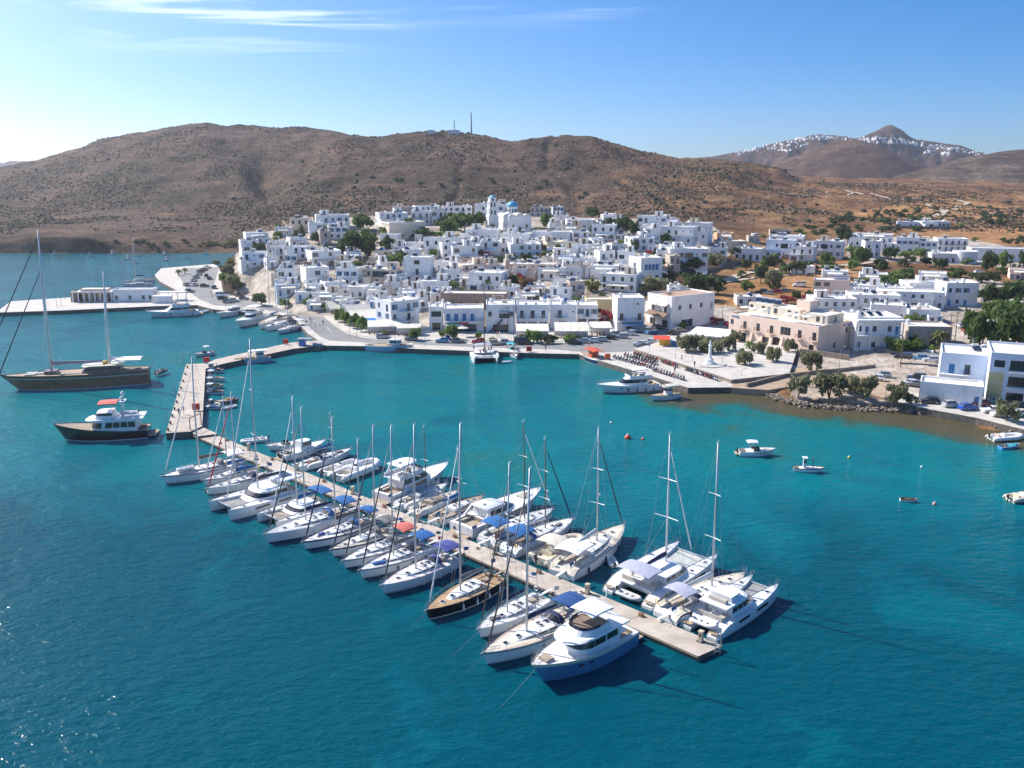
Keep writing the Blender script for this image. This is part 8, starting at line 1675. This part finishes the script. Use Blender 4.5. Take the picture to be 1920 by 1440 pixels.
PL_ = [(582, 604, 'on the road near the ferry quay', 1), (606, 610, 'on the road bend', 3), (600, 614, 'beside the road bend', 1), (646, 609, 'on the promenade by the trees', 0), (648, 611, 'on the promenade under the trees', 3), (396, 553, 'on the ferry quay crossing', 2), (399, 562, 'at the ferry quay edge', 1), (442, 556, 'near the ferry quay palms', 0), (445, 557, 'near the ferry quay cars', 3), (932, 632, 'at the shop doors', 2), (937, 632, 'at the shop doors', 0), (1242, 612, 'by the brown awning', 3), (1247, 613, 'by the brown awning', 0), (1278, 676, 'on the plaza edge', 3), (1302, 689, 'on the plaza near the monument', 3), (1265, 700, 'between scooter rows', 3), (1023, 658, 'on the quay edge by the red sign', 3), (336, 780, 'on the broad pier', 3), (345, 776, 'on the broad pier near the gate', 1), (1252, 615, 'by the brown awning', 2)]
for x, y, wh, k in PL_: tag(link('person', PM[k][1], None, P(x, y, QZ + (.9 if 'plaza' in wh else .15)), random.uniform(0, 6)), 'person in %s standing %s' % (PM[k][2], wh), 'person', 'people on the quays')
rng = random.Random(2); c_ = P(905, 664); names_ = ['at the bow', 'beside the mast', 'on the port deck', 'on the starboard deck', 'at the stern', 'by the cabin', 'on the net', 'at the rail', 'under the awning']
for i in range(9):
    u, v = 1.5 + i * 1.0, rng.uniform(-2.6, 2.6); p = Vector((c_.x + v, c_.y - u, 1.25)); k = i % 4; tag(link('person', PM[k][1], None, p, rng.uniform(0, 6)), 'passenger in %s %s of the day-trip catamaran' % (PM[k][2], names_[i]), 'person', 'catamaran passengers')
st, rz, L, n = berth(-1, 83.0, 14.2, yaw=4); q = st + n * L * .40 + Vector((-n.y, n.x, 0)) * 1.55
tag(link('person', PS, None, (q.x, q.y, 1.55), rz - 1.2), 'shirtless person sitting on the black yacht side deck', 'person')
# jetty pedestals, cleats and ladder
POST = mat('service_post_beige', (.55, .47, .36), .7, var=.2, vscale=4); me1 = part_mesh('service_post', lambda m: (m.mat(0), m.box(-.22, .22, -.22, .22, 0, 1.15), m.box(-.27, .27, -.27, .27, 1.151, 1.25), m.mat(1), m.box(-.12, .12, -.235, -.225, .6, .95), m.box(-.4, .4, -.35, .35, -.001, .04)), [POST, RUBD]); me2 = part_mesh('mooring_cleat', lambda m: (m.box(-.25, .25, -.18, .18, 0, .38), m.path([(-.3, 0, .42), (.3, 0, .42)], .06, 6), m.box(-.35, .35, -.3, .3, -.001, .03)), [mat('rusty_cleat', (.26, .15, .09), .8)])
for i in range(14):
    p = jr0 + _d2 * (5 + i * 7.8) + _n2 * .45; tl = i % 2 == 1; o = link('service_post' if tl else 'mooring_cleat', me1 if tl else me2, None, (p.x, p.y, JZ + .005), math.atan2(_d2.y, _d2.x))
    tag(o, '%s on the jetty, %s from the pier end' % ('beige service post' if tl else 'rusty mooring cleat', ordi(i // 2 + 1)), 'post' if tl else 'cleat', 'jetty service posts' if tl else 'jetty cleats')
p = jr0 + _d2 * 108.8 + _n2 * .9; ld = thing('step_ladder', 'tall aluminium step ladder standing at the jetty end', 'ladder', (p.x, p.y, JZ + .005), math.atan2(_d2.y, _d2.x) + .4)
m = MB(); [m.tube((s * .28, .55, 0), (s * .18, .06, 2.6), .035, n=4) for s in (-1, 1)]; [m.tube((s * .28, -.55, 0), (s * .18, -.06, 2.6), .035, n=4) for s in (-1, 1)]; m.box(-.25, .25, -.15, .15, 2.6, 2.66); m.obj('frame', STEEL, ld)
for i in range(8): f = (i + 1) / 9; MB().box(-.28 + .1 * f, .28 - .1 * f, -.55 + .49 * f - .06, -.55 + .49 * f + .06, 2.6 * f - .02, 2.6 * f + .02).obj('rung', STEEL, ld)
def pole(label, px, py, top, name='utility_pole', r=.12, m_=BRN, z=None, arm=True, lamp=False, group=None):
    g = P(px, py, z) if z is not None else PT(px, py); H = zat(g.y, top) - g.z; t = thing(name, label, 'lamp post' if lamp else 'pole', g, 0, group); MB().path([(0, 0, -.3), (0, 0, H)], [r, r * .6], 6).obj('shaft', m_, t)
    if arm and not lamp: MB().box(-.8, .8, -.06, .06, H - .5, H - .38).obj('crossarm', m_, t); MB().box(-.75, -.68, -.03, .03, H - .38, H - .2).box(.68, .75, -.03, .03, H - .38, H - .2).obj('insulator', WFR, t)
    if lamp: MB().path([(0, 0, H), (.5, 0, H + .12), (1.0, 0, H + .1)], .04, 5).obj('arm', m_, t); MB().box(.7, 1.25, -.12, .12, H + .02, H + .1).obj('lamp_head', LAMP, t)
for a in (('left of two tall poles right of the church', 1045, 432, 388), ('right of two tall poles right of the church', 1052, 432, 390), ('pole before the big white skyline house', 1229, 450, 404), ('pole beside the dark veranda house', 1388, 490, 452), ('pole in the left terraces', 559, 500, 468), ('pole above the fish tavern', 571, 560, 528), ('pole among central white houses', 935, 520, 495), ('pole by the pink hotel end', 1595, 664, 612), ('pole before the balconied house', 1655, 655, 600), ('tall pole at the bridge', 1688, 690, 630), ('left pole beside the big grove', 1778, 645, 588), ('right pole beside the big grove', 1790, 640, 584), ('pole below the skyline at right', 1411, 446, 410), ('dark pole in the shop row', 911, 627, 548), ('pole left of the cream canopies', 952, 628, 574), ('pole by the brown awning building', 1354, 600, 574), ('pole by the left clifftop houses', 509, 500, 455)): pole('brown utility ' + a[0].replace('brown ', '') if a[0].startswith('pole') else 'brown utility pole, ' + a[0], a[1], a[2], a[3])
for i, (x, y, tp) in enumerate(((107, 577, 534), (115, 575, 530), (122, 561, 516), (345, 684, 662), (433, 667, 642), (330, 746, 718), (314, 806, 773), (424, 583, 566), (656, 632, 606), (669, 634, 611), (733, 638, 610), (797, 648, 622), (1120, 672, 648), (1217, 664, 638), (1266, 678, 656), (1298, 683, 655), (1353, 690, 652), (1390, 712, 692), (1573, 692, 650), (1722, 752, 728), (1788, 764, 746), (1660, 748, 724), (1092, 646, 622), (585, 618, 598), (592, 624, 604))):
    pole('grey lamp post on the waterfront, %s from the left' % ordi(1 + sorted(q[0] for q in ((107,), (115,), (122,), (345,), (433,), (330,), (314,), (424,), (656,), (669,), (733,), (797,), (1120,), (1217,), (1266,), (1298,), (1353,), (1390,), (1573,), (1722,), (1788,), (1660,), (1092,), (585,), (592,))).index(x)), x, y, tp, 'lamp_post', .07, GRY, QZ, lamp=True, group='waterfront lamp posts')
pole('tall grey radio mast on the hill crest', 884, 253, 211, 'radio_mast', .9, GRY, arm=False); pole('shorter dark radio mast on the hill crest', 852, 251, 226, 'radio_mast', .7, GRY, arm=False)
g = PT(850, 252); hh = thing('relay_hut', 'small white relay hut beside the radio masts', 'hut', g); MB().box(-6, 6, 0, 6, -2, 4).obj('wall', PL['w'], hh); MB().box(-6.3, 6.3, -.3, 6.3, 4, 4.3).obj('roof', ROOF, hh)
g = PT(808, 252); hh = thing('relay_hut', 'tiny hut left of the radio masts on the crest', 'hut', g); MB().box(-3, 3, 0, 5, -2, 4).obj('wall', PL['w'], hh); MB().box(-3.2, 3.2, -.2, 5.2, 4, 4.3).obj('roof', ROOF, hh)
for px, py, rz_, lb, m_ in ((992, 660, 0, 'red notice board on the quay edge', REDC), (1139, 674, .3, 'orange-red barrier panel beside the excursion boat', REDH), (536, 646, 0, 'rust-red crate on the causeway', REDC), (388, 681, 0, 'rust-red crate where the causeway meets the pier', REDC), (368, 770, 0, 'red fuel pump on the broad pier', REDC)):
    p = P(px, py, QZ); t = thing('notice_board' if 'board' in lb or 'panel' in lb else ('fuel_pump' if 'pump' in lb else 'crate'), lb, 'equipment', p, rz_); MB().box(-.7, .7, -.25, .25, .25, 1.5).obj('panel', m_, t); MB().box(-.6, -.5, -.1, .1, 0, .25).box(.5, .6, -.1, .1, 0, .25).obj('foot', STEEL, t)
for i in range(10):
    t_ = i / 9; p = P(312 + 36 * (1 - t_) * 1.0 + 3 * 0 if False else 350 - 36 * t_ + 1.5, 690 + 118 * t_, QZ); o = link('bollard', part_mesh('bollard', lambda m: m.lathe([(.2, 0), (.16, .35), (.24, .42), (.2, .55), (.03, .6)], (0, 0, 0), 8), [IRON]), None, p); tag(o, 'iron bollard on the left edge of the broad pier, %s from the far end' % ordi(i + 1), 'bollard', 'broad pier bollards')
# far hilltop villages
FW = mat('far_white_house', (.85, .83, .80), .9, rnd=.1); vm = []
for i in range(4):
    m = MB(); w_, d_, h_2 = 2.4 + i * .8, 2.4 + (i % 2), 2.0 + (i % 3) * .6; m.box(-w_, w_, -d_, d_, -3, h_2); m.box(-w_ * .5, w_ * .2, -d_ * .3, d_ * .6, h_2 + .004, h_2 + 1.8) if i % 2 else None; vm.append(m.mesh('far_house', [FW]))
rng = random.Random(4); cnt = 0
_cl = [(1385, 287), (1400, 284), (1418, 281), (1436, 276), (1450, 280), (1462, 273), (1480, 268), (1496, 264), (1512, 261), (1500, 274), (1530, 259), (1548, 258), (1565, 262), (1470, 284), (1620, 263), (1638, 261), (1655, 264), (1672, 267), (1690, 266), (1708, 270), (1730, 274), (1750, 277), (1770, 280), (1790, 279), (1808, 284), (1745, 286), (1775, 289), (1825, 288), (1590, 264)]
for cxv, cyv in _cl:
    for i in range(10):
        for _ in range(12):
            px, py = cxv + rng.gauss(0, 7), cyv + rng.gauss(0, 2.2); rx, ry, rzz = ray(px, py); hit = None
            for Y in np.arange(2450, 3150, 9.0):
                if far_h(rx / ry * Y, Y) >= CAM_H + rzz / ry * Y: hit = Y; break
            if hit and (far_h(rx / ry * hit, hit) > 45): break
        if not hit: continue
        o = link('village_house', vm[rng.randrange(4)], None, (rx / ry * hit, hit, far_h(rx / ry * hit, hit)), rng.uniform(0, 3)); cnt += 1; o.scale = (1, 1, rng.uniform(.9, 1.5))
        tag(o, 'tiny white house of the far hilltop village', 'house', 'houses of the far hilltop village')
m = MB()
for i in range(170):
    px, py = rng.uniform(1375, 1850), rng.uniform(255, 303); rx, ry, rzz = ray(px, py)
    for Y in np.arange(2450, 3050, 9.0):
        z_ = far_h(rx / ry * Y, Y)
        if z_ >= CAM_H + rzz / ry * Y and z_ > 40: r = rng.uniform(1.6, 3.6); m.lathe([(r * .7, -1), (r, r * .5), (r * .6, r * 1.2), (.1, r * 1.5)], (rx / ry * Y, Y, z_), 6); break
tag(m.obj('village_trees', LEAF['d']), 'dark trees speckled between the far village houses', 'trees', kind='stuff')
# sagging power lines between neighbouring poles are too thin to see at this distance and are left out
# ------------------------------------------------------------------ haze: sunlit air over the whole bay
hz_ = MB().box(-4300, 3400, -200, 4000, -8, 200).obj('haze', bpy.data.materials.new('haze_air')); hz_['kind'] = 'stuff'
_hm = hz_.data.materials[0]; _hm.use_nodes = True; _t = _hm.node_tree
for n_ in list(_t.nodes):
    if n_.type != 'OUTPUT_MATERIAL': _t.nodes.remove(n_)
_pv = _t.nodes.new('ShaderNodeVolumePrincipled'); _pv.inputs['Color'].default_value = (.92, .94, 1, 1); _pv.inputs['Density'].default_value = .0001; _pv.inputs['Anisotropy'].default_value = .62
_t.links.new(_pv.outputs[0], [n_ for n_ in _t.nodes if n_.type == 'OUTPUT_MATERIAL'][0].inputs['Volume'])
